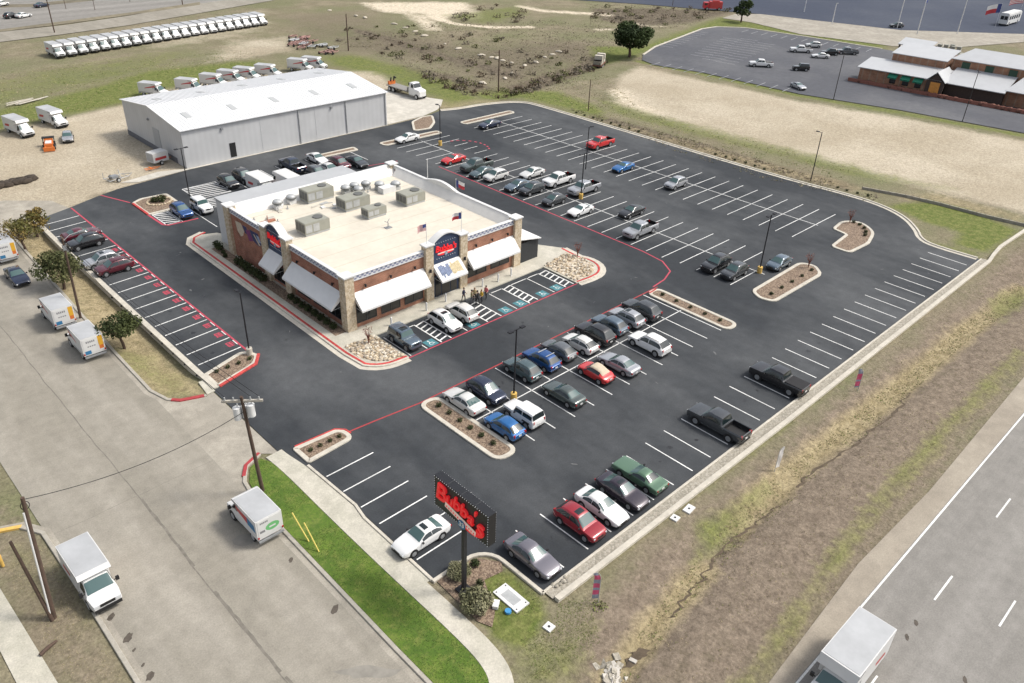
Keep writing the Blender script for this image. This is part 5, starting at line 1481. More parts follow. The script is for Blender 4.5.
# awnings
M_art = mat('awning_art_tan', (.50, .42, .26), .8, var=.35, scale=4); M_artb = mat('awning_art_blue', (.16, .20, .30), .8, var=.35, scale=4)
def awning(axis, a0, a1, face, z1=4.25, z0=2.75, out=1.45):
    g = MB(); f = lambda a, q, z: (a, face - q, z) if axis == 0 else (face - q, a, z)
    vs = [f(a0, .01, z1), f(a1, .01, z1), f(a1, out, z0), f(a0, out, z0), f(a1, out, z0 - .22), f(a0, out, z0 - .22)]
    vi = [f(a0 + .01, .02, z1 - .06), f(a1 - .01, .02, z1 - .06), f(a1 - .01, out - .03, z0 - .05), f(a0 + .01, out - .03, z0 - .05), f(a1 - .01, out - .03, z0 - .22), f(a0 + .01, out - .03, z0 - .22)]
    g.add(vs, [(0, 3, 2, 1), (3, 5, 4, 2)]); g.add(vi, [(0, 1, 2, 3), (3, 2, 4, 5)])
    for a in (a0, a1):
        g.add([f(a, .01, z1), f(a, out, z0), f(a, out, z0 - .22), f(a, .01, z0 - .1 + .9)], [(0, 1, 2, 3)])
    o = part(g, 'awning', M_awn)
    fr = MB()
    for a in (a0 + .05, a1 - .05, (a0 + a1) / 2):
        fr.tube([f(a, .05, z0 - .1), f(a, out - .06, z0 - .16)], .025); fr.tube([f(a, .04, z1 - .1), f(a, out - .06, z0 - .08)], .02)
    fr.build('awning_frame', M_galv, o)
    return o, f
awning(0, 39.8, 48.85, RY0); awning(0, 54.95, 62.4, RY0)
awning(1, 63.4, 73.0, RX0)
awning(1, 74.33, 77.57, RX0 - .22, 4.25, 2.8, 1.5)
ao, f = awning(0, 50.05, 53.8, RY0 - .22, 4.25, 2.85, 1.6)
g = MB()
for i in range(14):
    rr = random.Random(i); t0 = .10 + .80 * i / 14; t1 = t0 + .055; h0 = rr.uniform(.12, .32); h1 = rr.uniform(.68, .88)
    pts = []
    for t, h in ((t0, h0), (t1, h0), (t1, h1), (t0, h1)):
        a = 50.05 + 3.75 * t; q = .01 + 1.59 * (1 - h); z = 4.25 + (2.85 - 4.25) * (1 - h)
        p = f(a, q, z); pts.append((p[0], p[1] - .012, p[2] + .012))
    g.add(pts, [(0, 1, 2, 3)], 0 if i > 6 else 1)
g.build('awning_print', [M_art, M_artb], ao)
# windows, doors
def window(axis, a0, a1, z0, z1, face, name='window', mull=1):
    f = lambda a, q, z: (a, face - q, z) if axis == 0 else (face - q, a, z)
    g = MB()
    lo = f(a0, -.03, z0); hi = f(a1, .03, z1)
    g.bbox([min(p, q) for p, q in zip(lo, hi)], [max(p, q) for p, q in zip(lo, hi)]); o = part(g, name, M_win)
    fr = MB()
    def bar(aa, ab, za, zb):
        lo = f(aa, .032, za); hi = f(ab, .07, zb); fr.bbox([min(p, q) for p, q in zip(lo, hi)], [max(p, q) for p, q in zip(lo, hi)])
    bar(a0, a1, z0, z0 + .07); bar(a0, a1, z1 - .07, z1)
    for k in range(mull + 2):
        a = a0 + (a1 - a0 - .07) * k / (mull + 1); bar(a, a + .07, z0 + .072, z1 - .072)
    fr.build('frame', M_frame, o)
    return o
for a0, a1 in ((40.0, 42.5), (43.1, 45.6), (46.2, 48.7)): window(0, a0, a1, .6, 2.9, RY0)
for a0, a1 in ((55.2, 58.2), (58.9, 61.9)): window(0, a0, a1, .9, 2.9, RY0)
for a0, a1 in ((63.8, 66.2), (66.8, 69.2), (69.8, 72.4)): window(1, a0, a1, .8, 2.9, RX0)
window(1, 74.5, 77.4, .5, 2.9, RX0)
dr = MB(); dr.bbox((50.02, RY0 - .18, RZ), (53.83, RY0 - .004, 2.75)); do = part(dr, 'entrance', M_navy)
for k, (a, b_) in enumerate(((50.35, 51.2), (51.3, 52.5), (52.6, 53.5))):
    g = MB(); g.bbox((a, RY0 - .22, RZ + .1), (b_, RY0 - .185, 2.5)); dd = g.build('door', M_win, do)
# mural on the side wall
g = MB(); mx = RX0 - .006
def mq(m, pts, d=0.0): g.add([(mx - d, y, z) for y, z in pts], [tuple(range(len(pts)))], m)
mq(0, [(85.6, 4.9), (84.2, 5.0), (83.6, 4.2), (84.0, 3.5), (84.6, 3.2), (85.3, 3.7)])
mq(1, [(83.9, 4.9), (82.9, 4.95), (82.6, 4.1), (83.4, 4.0)], .003); mq(2, [(83.2, 4.5), (82.2, 4.8), (81.6, 3.6), (82.6, 3.3)], .005)
mq(1, [(82.2, 4.9), (80.2, 5.0), (79.6, 3.8), (80.3, 3.4), (81.6, 3.7)], .004); mq(0, [(81.4, 4.6), (81.1, 4.6), (79.9, 3.6), (80.3, 3.5)], .008); mq(3, [(80.7, 4.7), (80.1, 4.7), (79.7, 4.0), (80.3, 3.9)], .009)
part(g, 'wall_mural', [mat('mural_cream', (.55, .47, .36), .8, var=.15), mat('mural_navy', (.05, .055, .13), .8, var=.3), mat('mural_purple', (.20, .05, .14), .8, var=.3), mat('mural_pale_blue', (.30, .36, .48), .8, var=.2)])
# wall lamps
for x in (41.2, 44.4, 47.6, 56.4, 58.9, 61.4):
    g = MB(); g.cyl((x, RY0 - .24, 4.62), (x, RY0 - .24, 4.9), .12, .10, 8); g.box((x, RY0 - .1, 4.78), (.07, .2, .07)); part(g, 'wall_lamp', M_dark)
for x in (49.45, 54.4):
    g = MB(); g.cyl((x, RY0 - .58, 3.7), (x, RY0 - .58, 4.05), .13, .13, 8); g.box((x, RY0 - .5, 3.9), (.08, .12, .08)); part(g, 'wall_lamp', M_dark)
for y in (64.8, 68.2, 71.6):
    g = MB(); g.cyl((RX0 - .24, y, 4.62), (RX0 - .24, y, 4.9), .12, .10, 8); g.box((RX0 - .1, y, 4.78), (.2, .07, .07)); part(g, 'wall_lamp', M_dark)
# right-hand arch seen from behind
g = MB(); n = 10; pts = [(73.4 + 6.2 * i / n, 6.253 + .55 * math.sin(math.pi * i / n)) for i in range(n + 1)]
poly = pts; vs = [(RX1 - .35, y, z) for y, z in poly] + [(RX1 + .1, y, z) for y, z in poly]; k = n + 1
g.add(vs, [tuple(range(k)), tuple(range(2 * k - 1, k - 1, -1))] + [(i, k + i, k + i + 1, i + 1) for i in range(n)] + [(0, n, k + n, k)]); part(g, 'arched_parapet', M_cap)
# covered patio on the right
g = MB(); g.add([(63.62, 66.4, 3.35), (63.62, 62.4, 3.35), (66.9, 62.1, 2.85), (66.9, 66.4, 2.85), (63.62, 66.4, 3.25), (63.62, 62.4, 3.25), (66.9, 62.1, 2.75), (66.9, 66.4, 2.75)], [(0, 1, 2, 3), (7, 6, 5, 4), (1, 5, 6, 2), (2, 6, 7, 3), (3, 7, 4, 0), (0, 4, 5, 1)]); part(g, 'patio_roof', M_awn)
g = MB(); g.bbox((63.62, 62.5, RZ), (66.7, 62.58, 2.72)); g.bbox((66.7, 62.5, RZ), (66.8, 66.2, 2.72)); part(g, 'patio_screen', mat('patio_mesh', (.03, .032, .035), .8, var=.3, scale=6))

# rooftop machines
M_unit = mat('rooftop_unit_grey', (.29, .29, .245), .6, var=.08, scale=1.5); M_vent = mat('rooftop_louvre', (.12, .122, .115), .6, var=.1)
GU = 'air handling units on the restaurant roof'
def ac_unit(x, y, lx, ly, hz, label, rz=0.0):
    o = empty('air_handling_unit', (x, y, RR + .012), rz); tag(o, label, 'rooftop unit', GU)
    g = MB(); g.box((0, 0, .12), (lx * .96, ly * .96, .24)); g.build('curb_frame', M_galv, o)
    g = MB(); g.bbox((-lx / 2, -ly / 2, .242), (lx / 2, ly / 2, hz)); g.bbox((-lx / 2 + .06, -ly / 2 + .06, hz + .002), (lx / 2 - .06, ly / 2 - .06, hz + .05)); b_ = g.build('casing', M_unit, o)
    g = MB()
    for k in range(3): g.bbox((-lx / 2 - .02, -ly / 2 + .1 + k * ly / 3.2, .4), (-lx / 2 - .004, -ly / 2 + .1 + (k + .85) * ly / 3.2, hz - .15))
    g.build('louvre', M_vent, o)
    g = MB()
    for k in range(2): g.bbox((-lx / 2 + .1 + k * lx * .3, -ly / 2 - .02, .4), (-lx / 2 + .1 + (k + .8) * lx * .3, -ly / 2 - .004, hz - .2))
    g.build('access_panel', M_galv, o)
    g = MB(); g.cyl((lx * .22, 0, hz + .052), (lx * .22, 0, hz + .14), min(ly, lx) * .28, n=14); g.build('fan_cowl', M_vent, o)
ac_unit(49.8, 84.9, 3.78, 1.98, 1.49, 'long grey air handling unit nearest the rear parapet')
ac_unit(51.8, 79.9, 3.60, 2.07, 1.40, 'large grey air handling unit in the middle of the roof')
ac_unit(44.1, 76.7, 3.24, 2.07, 1.49, 'grey air handling unit nearest the left arched sign')
ac_unit(52.1, 76.0, 2.70, 1.44, 1.15, 'small low air handling unit in front of the largest unit')
ac_unit(58.2, 76.7, 2.97, 2.16, 1.36, 'grey air handling unit at the right, nearest the arched parapet')
GF = 'exhaust fans on the restaurant roof'
fans = [(53.6, 84.6, 'between the long unit and the others'), (55.0, 84.7, 'second in the fan group'), (56.5, 84.3, 'in the centre of the fan group'), (57.7, 83.0, 'front right of the fan group'), (59.4, 81.8, 'farthest right of the fan group'), (54.6, 83.2, 'front left of the fan group'), (44.5, 85.6, 'leftmost of two domed fans'), (46.6, 86.0, 'beside the long unit')]
for i, (x, y, w) in enumerate(fans):
    o = empty('exhaust_fan', (x, y - .4, RR + .012)); o.scale = (1.12, 1.12, 1.1); tag(o, 'round grey exhaust fan on the restaurant roof, ' + w, 'exhaust fan', GF)
    g = MB(); g.box((0, 0, .2), (.8, .8, .4)); g.build('curb_frame', M_cap if i > 5 else M_galv, o)
    g = MB(); g.cyl((0, 0, .402), (0, 0, .75), .34, .40, 14); g.ell((0, 0, .75), (.56, .56, .3), 0, 14, 6); g.build('hood', M_galv, o)
    g = MB(); g.cyl((0, 0, .62), (0, 0, .70), .585, .585, 14); g.build('wind_band', M_vent, o)
g = MB(); g.bbox((57.0, 80.8, RR + .012), (59.0, 82.0, RR + .75)); o = g.build('roof_hatch', M_cap); tag(o, 'low white roof hatch among the grey fans', 'roof hatch')
for i, (x, y, w) in enumerate([(46.4, 82.8, 'left'), (48.6, 82.6, 'right')]): pass
rr = random.Random(5)
for i in range(16):
    x, y = rr.uniform(40.5, 57), rr.uniform(79, 84.5)
    if 47.6 < x < 54.2 and 79 < y < 87 or 42 < x < 46.5 and y < 79: continue
    g = MB(); g.cyl((0, 0, 0), (0, 0, rr.uniform(.25, .5)), .07, n=8); g.cyl((0, 0, 0), (0, 0, .06), .18, n=8)
    o = g.build('vent_pipe', M_galv, loc=(x, y, RR + .012)); tag(o, 'thin grey vent pipe on the cream roof, %s from the left corner' % ORD[i], 'vent pipe', 'vent pipes on the restaurant roof')
g = MB(); g.bbox((-.9, -.25, 0), (.9, .25, .18)); g.cyl((0, 0, .18), (0, 0, .8), .05, n=6); o = g.build('roof_equipment_base', mat('rust_red_base', (.34, .14, .09), .8, var=.2), loc=(41.4, 82.2, RR + .012)); tag(o, 'rust red equipment base on the left of the roof', 'roof equipment')
g = MB(); g.tube([(0, 0, 0), (0, 0, .8), (.3, .1, 1.0)], .04); g.tube([(.2, .2, 0), (.1, .1, .6), (-.3, .2, .8)], .04); g.bbox((-.4, -.3, 0), (.4, .3, .06)); o = g.build('gas_piping', M_grey, loc=(51.2, 72.0, RR + .012)); tag(o, 'small grey pipe stub on the open part of the cream roof', 'pipes')
rr = random.Random(8)
for i in range(14):
    x, y = rr.uniform(40.6, 56), rr.uniform(79.6, 84.2)
    w, d_ = rr.uniform(.4, 1.2), rr.uniform(.3, .7)
    g = MB(); g.bbox((-w / 2, -d_ / 2, 0), (w / 2, d_ / 2, rr.uniform(.06, .2))); g.tube([(0, 0, .05), (rr.uniform(-1.2, 1.2), rr.uniform(-.8, .8), .06)], .04, 5)
    o = g.build('roof_pad', [M_conc, M_cap, M_galv][i % 3], loc=(x, y, RR + .013), rz=rr.uniform(-.3, .3)); tag(o, 'small pale pad with pipe on the cream roof, %s from the left' % ORD[i], 'roof pad', 'pads on the restaurant roof')
# flags on the roof edge
M_fr, M_fw, M_fb = mat('flag_red', (.45, .04, .05), .8), mat('flag_white', (.72, .70, .68), .8), mat('flag_blue', (.04, .06, .20), .8)
def cloth_flag(name, x, y, z, h, w, label, ang, kind='us', fw=1.15, fh=.75):
    o = empty(name, (x, y, z), ang); tag(o, label, 'flag', None)
    g = MB(); g.cyl((0, 0, 0), (0, 0, h), .035, .025, 8); g.ell((0, 0, h + .04), (.06, .06, .06), 0, 8, 5); g.build('flagpole', M_cap, o)
    g = MB(); nx_, ny_ = 10, 13 if kind == 'us' else 6
    def pt(i, j, s):
        t = i / nx_; sag = -.35 * t * t * fw * .5
        return (fw * t * .9, .10 * math.sin(t * 7) * t + s * .006, h - .1 - fh * j / ny_ + sag)
    for s in (0, 1):
        for i in range(nx_):
            for j in range(ny_):
                if kind == 'us': m = 2 if (i < 4 and j < 7) else (0 if j % 2 == 0 else 1)
                else: m = 2 if i < 3 else (1 if j < 3 else 0)
                q = [pt(i, j, s), pt(i + 1, j, s), pt(i + 1, j + 1, s), pt(i, j + 1, s)]
                g.add(q if s == 0 else q[::-1], [(0, 1, 2, 3)], m)
    g.build('cloth', [M_fr, M_fw, M_fb], o)
cloth_flag('flag', 49.45, 62.65, 6.93, 2.4, 0, 'striped flag on the left portal pilaster of the restaurant front', 2.9)
cloth_flag('flag', 54.4, 62.65, 6.93, 2.4, 0, 'flag of three colour fields on the right portal pilaster', 2.6, 'tx')
cloth_flag('flag', 63.0, 73.6, 6.3, 1.6, 0, 'flag with three colour fields by the arched parapet', -1.2, 'tx', 1.3, .9)
g = MB(); g.cyl((63.1, 79.4, 6.3), (63.1, 79.4, 9.0), .05, .04, 8); o = g.build('flagpole', M_cap); tag(o, 'bare white flagpole at the arched parapet', 'flagpole')

# ------------------------------------------------------------------ tall road sign
sg = empty('road_sign', (25.25, 28.75, 0)); tag(sg, 'tall black road sign with red lettering over the planted corner bed', 'sign')
g = MB(); g.bbox((-.13, -.13, 0), (.13, .13, 6.3)); g.bbox((-.45, -.45, 0), (.45, .45, .16)); g.build('sign_post', M_dark, sg)
g = MB(); g.bbox((-.31, -2.6, 6.3), (.31, 2.6, 8.85)); cab = g.build('sign_cabinet', M_signb, sg)
M_seamr = mat('cabinet_seam', (.05, .052, .055), .5)
g = MB()
for k in (-1.3, 0, 1.3): g.bbox((-.25, k - .02, 8.852), (.25, k + .02, 8.865))
g.build('top_seam', M_seamr, cab)
for sd in (1, -1):
    xf = -.31 * sd
    X = Vector((0, -1, 0)) * sd; Z = Vector((0, 0, 1)); nn = X.cross(Z)
    org = Vector((xf, 0, 7.58))
    g = MB()
    letters = [('B', -1.82, .26, 1.9), ('u', -.98, .22, 1.4), ('b', -.28, .30, 1.4), ('b', .40, .20, 1.4), ('a', 1.04, .02, 1.3), ("'", 1.42, .40, 1.3), ('s', 1.92, -.12, 1.85)]
    for ch, px, pz, s in letters: put_text(g, ch, org + X * px + Z * pz + nn * .08, X, Z, s, 0, .10, .028, .08, rot=-.05)
    g.build('lettering', M_neon, cab)
    g = MB()
    pts = []
    for i in range(19):
        t = math.pi * (1.05 + .95 * i / 18); pts.append(org + X * (1.05 + 1.15 * math.cos(t)) + Z * (-.48 + .52 * math.sin(t)) + nn * .06)
    g.tube(pts, [.08 + .07 * math.sin(math.pi * i / 18) for i in range(19)], 6)
    g.build('red_swoosh', M_neon, cab)
    g = MB(); c0 = org + nn * .19
    g.add([c0 + X * -1.35 + Z * -.46, c0 + X * 1.6 + Z * -1.04, c0 + X * 1.68 + Z * -.58, c0 + X * -1.28 + Z * -.02], [(0, 1, 2, 3)], 0)
    for i in range(13):
        t = (i + .5) / 13; c = c0 + X * (-1.25 + 2.8 * t) + Z * (-.32 - .53 * t) + nn * .006
        g.add([c - X * .055 - Z * .07, c + X * .055 - Z * .08, c + X * .055 + Z * .06, c - X * .055 + Z * .07], [(0, 1, 2, 3)], 1)
    g.build('pale_banner', [M_pale, M_neon], cab)
    g = MB(); c1 = org + X * .35 + Z * -.86 + nn * .22
    g.add([c1 + X * (.36 * math.cos(t)) + Z * (.36 * math.sin(t)) for t in [i * math.pi / 8 for i in range(16)]], [tuple(range(16))], 0)
    put_text(g, '33', c1 + nn * .02, X, Z, .5, 1, 0, .02, .01)
    g.build('round_emblem', [M_bl, M_cap], cab)
    g = MB()
    for k in range(27):
        y = -2.55 + 5.1 * k / 26
        for z in (6.36, 8.79): g.ell((xf - sd * .02, y, z), (.032, .038, .038), 0, 6, 4)
    for k in range(1, 12):
        for y in (-2.55, 2.55): g.ell((xf - sd * .02, y, 6.36 + 2.43 * k / 12), (.032, .038, .038), 0, 6, 4)
    g.build('bulb_row', M_head, cab)
sheet('sign_bed', [(24.4, 30.7), (26.7, 30.7), (28.0, 30.2), (28.9, 28.9), (28.4, 28.2), (26.9, 28.5), (25.6, 26.0), (24.6, 25.2), (24.2, 26.2)], .02, M_mulch)
# ------------------------------------------------------------------ warehouse
M_panel = mat('warehouse_panel', (.45, .46, .475), .55, var=.04, scale=.8, var2=.03, scale2=.2)
M_panel2 = mat('warehouse_panel_light', (.49, .495, .50), .55, var=.04, scale=.8)
M_wroof = mat('warehouse_roof', (.68, .685, .69), .45, var=.03, scale=.6)
def ribbed(name, col):
    m, N, Lk, b = nodes_of(name)
    tc = N.new('ShaderNodeTexCoord'); sp = N.new('ShaderNodeSeparateXYZ'); Lk.new(tc.outputs['Object'], sp.inputs[0])
    ad = N.new('ShaderNodeMath'); Lk.new(sp.outputs[0], ad.inputs[0]); Lk.new(sp.outputs[1], ad.inputs[1])
    def mt(op, v, a):
        n = N.new('ShaderNodeMath'); n.operation = op; Lk.new(a, n.inputs[0]); n.inputs[1].default_value = v; return n.outputs[0]
    fr = mt('PINGPONG', .5, mt('MULTIPLY', 1.1, ad.outputs[0]))
    nz = N.new('ShaderNodeTexNoise'); nz.inputs['Scale'].default_value = .35; nz.inputs['Detail'].default_value = 5; Lk.new(tc.outputs['Object'], nz.inputs['Vector'])
    mr = N.new('ShaderNodeMapRange'); mr.inputs[1].default_value = 0; mr.inputs[2].default_value = .5; mr.inputs[3].default_value = .965; mr.inputs[4].default_value = 1.02; Lk.new(fr, mr.inputs[0])
    m2 = N.new('ShaderNodeMapRange'); m2.inputs[1].default_value = .3; m2.inputs[2].default_value = .7; m2.inputs[3].default_value = .94; m2.inputs[4].default_value = 1.06; Lk.new(nz.outputs[0], m2.inputs[0])
    mm = N.new('ShaderNodeMath'); mm.operation = 'MULTIPLY'; Lk.new(mr.outputs[0], mm.inputs[0]); Lk.new(m2.outputs[0], mm.inputs[1])
    mx = N.new('ShaderNodeMix'); mx.data_type = 'RGBA'; mx.blend_type = 'MULTIPLY'; mx.inputs[0].default_value = 1; mx.inputs[6].default_value = (*col, 1); Lk.new(mm.outputs[0], mx.inputs[7]); Lk.new(mx.outputs[2], b.inputs['Base Color'])
    b.inputs['Roughness'].default_value = .55
    return m
M_sky = mat('skylight', (.42, .43, .43), .4)
M_skirt = mat('warehouse_skirt', (.13, .135, .15), .7, var=.15)
WX0, WX1, WY0, WY1, WE, WR_ = 48.0, 85.7, 119.2, 141.0, 5.8, 7.15
wh = empty('warehouse', (0, 0, 0)); tag(wh, 'long grey metal warehouse with a bright white ridged roof', 'warehouse')
g = MB(); n = 0
ym = (WY0 + WY1) / 2
prof = [(WY0, 0), (WY1, 0), (WY1, WE), (ym, WR_), (WY0, WE)]
vs = [(WX0, y, z) for y, z in prof] + [(WX1, y, z) for y, z in prof]
g.add(vs, [(4, 3, 2, 1, 0), (5, 6, 7, 8, 9), (0, 1, 6, 5), (1, 2, 7, 6), (4, 0, 5, 9)])
g.build('wall', ribbed('ribbed_wall_panel', (.49, .495, .50)), wh)
g = MB(); e = .35; t = .12
for (ya, za, yb, zb) in ((WY0 - e, WE - e * .124, ym, WR_), (ym, WR_, WY1 + e, WE - e * .124)):
    x0, x1 = WX0 - .25, WX1 + .25
    vs = [(x0, ya, za + .01), (x1, ya, za + .01), (x1, yb, zb + .01), (x0, yb, zb + .01), (x0, ya, za + t), (x1, ya, za + t), (x1, yb, zb + t), (x0, yb, zb + t)]
    g.add(vs, [(4, 5, 6, 7), (3, 2, 1, 0), (0, 1, 5, 4), (0, 4, 7, 3), (1, 2, 6, 5)])
rf = g.build('roof', M_wroof, wh)
g = MB()
for i in range(62):                              # standing seams
    x = WX0 + .3 + i * .61
    for (ya, za, yb, zb) in ((WY0 - e, WE - e * .124, ym, WR_), (WY1 + e, WE - e * .124, ym, WR_)):
        g.add([(x - .025, ya, za + t + .002), (x + .025, ya, za + t + .002), (x + .025, yb, zb + t + .002), (x - .025, yb, zb + t + .002), (x, ya, za + t + .05), (x, yb, zb + t + .05)], [(0, 4, 5, 3), (4, 1, 2, 5)])
g.build('roof_seams', M_wroof, rf)
for x in (51.3, 58.9, 66.4, 74.1, 81.8):
    for y, s in ((124.0, 1), (134.6, -1)):
        z = lambda yy: WE + (1 - abs(yy - ym) / (ym - WY0)) * (WR_ - WE) + t + .06
        g = MB(); g.add([(x - .45, y - 1.1, z(y - 1.1)), (x + .45, y - 1.1, z(y - 1.1)), (x + .45, y + 1.1, z(y + 1.1)), (x - .45, y + 1.1, z(y + 1.1)), (x - .45, y - 1.1, z(y - 1.1) - .06), (x + .45, y - 1.1, z(y - 1.1) - .06), (x + .45, y + 1.1, z(y + 1.1) - .06), (x - .45, y + 1.1, z(y + 1.1) - .06)], [(0, 1, 2, 3), (0, 4, 5, 1), (1, 5, 6, 2), (2, 6, 7, 3), (3, 7, 4, 0)])
        g.build('skylight', M_sky, rf)
for a, b_, m in ((56.9, 60.9, M_panel), (60.9, 63.6, M_panel2), (71.0, 73.2, M_panel2), (77.1, 79.2, M_panel2)):
    if m is M_panel: continue
    g = MB(); g.bbox((a, WY0 - .025, .25), (b_, WY0 - .003, WE - .25)); g.build('wall_panel', m, wh)
g = MB(); g.bbox((WX0 - .07, WY0 + 3, 0), (WX0 - .004, WY1, .85)); g.build('base_skirt', M_skirt, wh)
g = MB(); g.bbox((WX0 - .1, WY0 - .12, WE - .12), (WX1 + .1, WY0 - .05, WE + .02)); g.build('gutter', M_grey, wh)
for x in (67.9, 77.1, 85.4):
    g = MB(); g.bbox((x - .06, WY0 - .18, 0), (x + .06, WY0 - .06, WE - .1)); g.build('downpipe', M_galv, wh)
g = MB(); g.bbox((55.3, WY0 - .05, .25), (56.3, WY0 - .012, 2.5)); g.build('open_door', M_trim, wh)
g = MB(); g.bbox((WX0 - .06, 127.6, .5), (WX0 - .012, 129.9, 3.9)); g.build('roller_door', mat('roller_door', (.36, .37, .38), .6), wh)
for x, z in ((54.4, 5.0), (74.2, 5.0)):
    g = MB(); g.box((x, WY0 - .16, z), (.35, .22, .3)); g.build('flood_lamp', M_grey, wh)
g = MB(); g.box((WX0 - .14, 130.9, 4.9), (.22, .35, .3)); g.build('flood_lamp', M_grey, wh)

# ------------------------------------------------------------------ neighbouring lot, roads and brick restaurant
sheet('worn_lot', W([(643, 55), (655, 47), (702, 29), (716, 27), (745, 28), (800, 36), (882, 49), (960, 62), (1100, 85), (1180, 105), (1180, 160), (1024, 133), (900, 110), (800, 94), (700, 72), (655, 65), (642, 60)]), .01, M_asph2)
kb = MB(); kb.kerb(W([(643, 55), (655, 47), (702, 29), (716, 27), (745, 28), (800, 36), (882, 49)]), .5, -.05, .16); tag(kb.build('worn_lot_kerb', M_kerb), kind='structure')
sheet('blue_asphalt', W([(548, -2), (640, 4), (700, 9), (760, 14), (900, 30), (1024, 34), (1300, 44), (1300, -40), (560, -34)]), .012, M_asph3)
sheet('pale_verge', W([(735, 14), (760, 14), (900, 30), (1024, 34), (1024, 42), (960, 47), (893, 46), (800, 34), (750, 22), (722, 18)]), -.004 + .0, M_conc2)
lm = MB()
for (a, b_) in (((655, 64), (800, 92)), ((700, 32), (660, 48)), ((700, 56), (735, 37)), ((712, 60), (752, 38)), ((725, 63), (770, 42)), ((745, 31), (880, 52))):
    p0 = Vector(P(*a)); p1 = Vector(P(*b_)); nst = int((p1 - p0).length / 2.9); d = (p1 - p0).normalized(); nrm = Vector((-d.y, d.x))
    for i in range(nst):
        q = p0 + (p1 - p0) * i / nst
        lm.strip([tuple(q - nrm * 2.5), tuple(q + nrm * 2.5)], .16, .018)
tag(lm.build('worn_lot_markings', mat('faded_paint', (.34, .35, .36), .8, var=.3, scale=2)), kind='structure')
# far roads top left
sheet('far_road', W([(-200, 47), (0, 31), (65, 22), (130, 14), (210, 3), (260, -4), (260, -30), (-200, -30)]), .006, M_hwy)
sheet('frontage_road', W([(-200, 62), (0, 42), (65, 34), (130, 25), (200, 13), (275, 0), (240, -2), (190, 5), (130, 15.5), (65, 25), (0, 32), (-200, 50)]), .012, M_conc_road)
sheet('road_median', W([(-200, 47), (0, 29.5), (65, 21), (130, 12.5), (200, 2), (200, 4.8), (130, 15), (65, 24), (0, 31.8), (-200, 50)]), .02, mat('median_grass', (.19, .165, .11), .95, var=.3, scale=.5, var2=.2, scale2=.1))
sheet('road_median', W([(-60, 9), (30, 7), (95, 0.5), (90, -2.5), (30, 4), (-60, 6)]), .024, mat('median_grass2', (.15, .13, .09), .95, var=.3, scale=.3))

M_brkT = brick_mat('tan_brick', (.33, .155, .085), (.26, .115, .065), (.3, .25, .2), 0)
M_met = mat('white_metal_roof', (.45, .46, .47), .45, var=.05, scale=.5)
M_gra = mat('green_awning', (.02, .20, .12), .7, var=.15)
M_timber = mat('dark_timber', (.06, .04, .032), .8, var=.2)
nb = empty('brick_restaurant', (0, 0, 0)); tag(nb, 'brown brick restaurant with several white metal roofs and green awnings', 'restaurant')
# local frame along its front
o0 = Vector(P(857, 81)); o1 = Vector(P(989, 106))
fx = (o1 - o0); FL = fx.length; fx = fx.normalized(); fy = Vector((-fx.y, fx.x))
if fy.dot(Vector((1, 1))) < 0: fy = -fy
def T(a, b_, z): q = o0 + fx * a + fy * b_; return (q.x, q.y, z)
def block(mb, a0, a1, b0, b1, z0, z1, m=0):
    vs = [T(a0, b0, z0), T(a1, b0, z0), T(a1, b1, z0), T(a0, b1, z0), T(a0, b0, z1), T(a1, b0, z1), T(a1, b1, z1), T(a0, b1, z1)]
    flip = (fx.x * fy.y - fx.y * fy.x) < 0
    fs = [(3, 2, 1, 0), (4, 5, 6, 7), (0, 1, 5, 4), (1, 2, 6, 5), (2, 3, 7, 6), (3, 0, 4, 7)]
    mb.add(vs, [f[::-1] for f in fs] if flip else fs, m)
def slab(name, corners, th, m, par=nb):
    g = MB(); k = len(corners); vs = [T(*c) for c in corners] + [T(a, b_, z - th) for a, b_, z in corners]
    g.add(vs, [tuple(range(k)), tuple(range(2 * k - 1, k - 1, -1))] + [(i, k + i, k + (i + 1) % k, (i + 1) % k) for i in range(k)])
    return g.build(name, m, par)
S_ = FL / 34.0
def sc(*v): return [x * S_ for x in v]
g = MB(); block(g, *sc(0, 21), *sc(0, 9), 0, 3.3); g.build('brick_wall', M_brkT, nb)
g = MB(); block(g, *sc(5, 19), *sc(9.02, 20), 0, 6.0); g.build('brick_wall', M_brkT, nb)
g = MB(); block(g, *sc(20, 40), *sc(11, 24), 0, 6.6); g.build('brick_wall', M_brkT, nb)
g = MB(); block(g, *sc(22, 36), *sc(2, 11), 0, 2.9); g.build('timber_wall', M_timber, nb)
g = MB(); block(g, *sc(36, 60), *sc(4, 16), 0, 3.2); g.build('brick_wall', M_brkT, nb)
slab('metal_roof', [(-.6 * S_, -.8 * S_, 3.3), (21.5 * S_, -.8 * S_, 3.4), (21.5 * S_, 9 * S_, 4.4), (-.6 * S_, 9 * S_, 4.4)], .15, M_met)
slab('metal_roof', [(4.6 * S_, 8.8 * S_, 6.05), (19.3 * S_, 8.8 * S_, 6.05), (19.3 * S_, 20 * S_, 7.2), (4.6 * S_, 20 * S_, 7.2)], .15, M_met)
slab('metal_roof', [(19.6 * S_, 10.6 * S_, 6.65), (40.4 * S_, 10.6 * S_, 6.65), (37 * S_, 18 * S_, 8.4), (23 * S_, 18 * S_, 8.4)], .15, M_met)
slab('metal_roof', [(21.6 * S_, .6 * S_, 2.95), (36.4 * S_, .6 * S_, 2.95), (36.4 * S_, 11 * S_, 4.9), (21.6 * S_, 11 * S_, 4.9)], .15, M_met)
slab('metal_roof', [(36 * S_, 2 * S_, 3.3), (62 * S_, 2 * S_, 3.3), (62 * S_, 10 * S_, 5.4), (38 * S_, 10 * S_, 5.4)], .15, M_met)
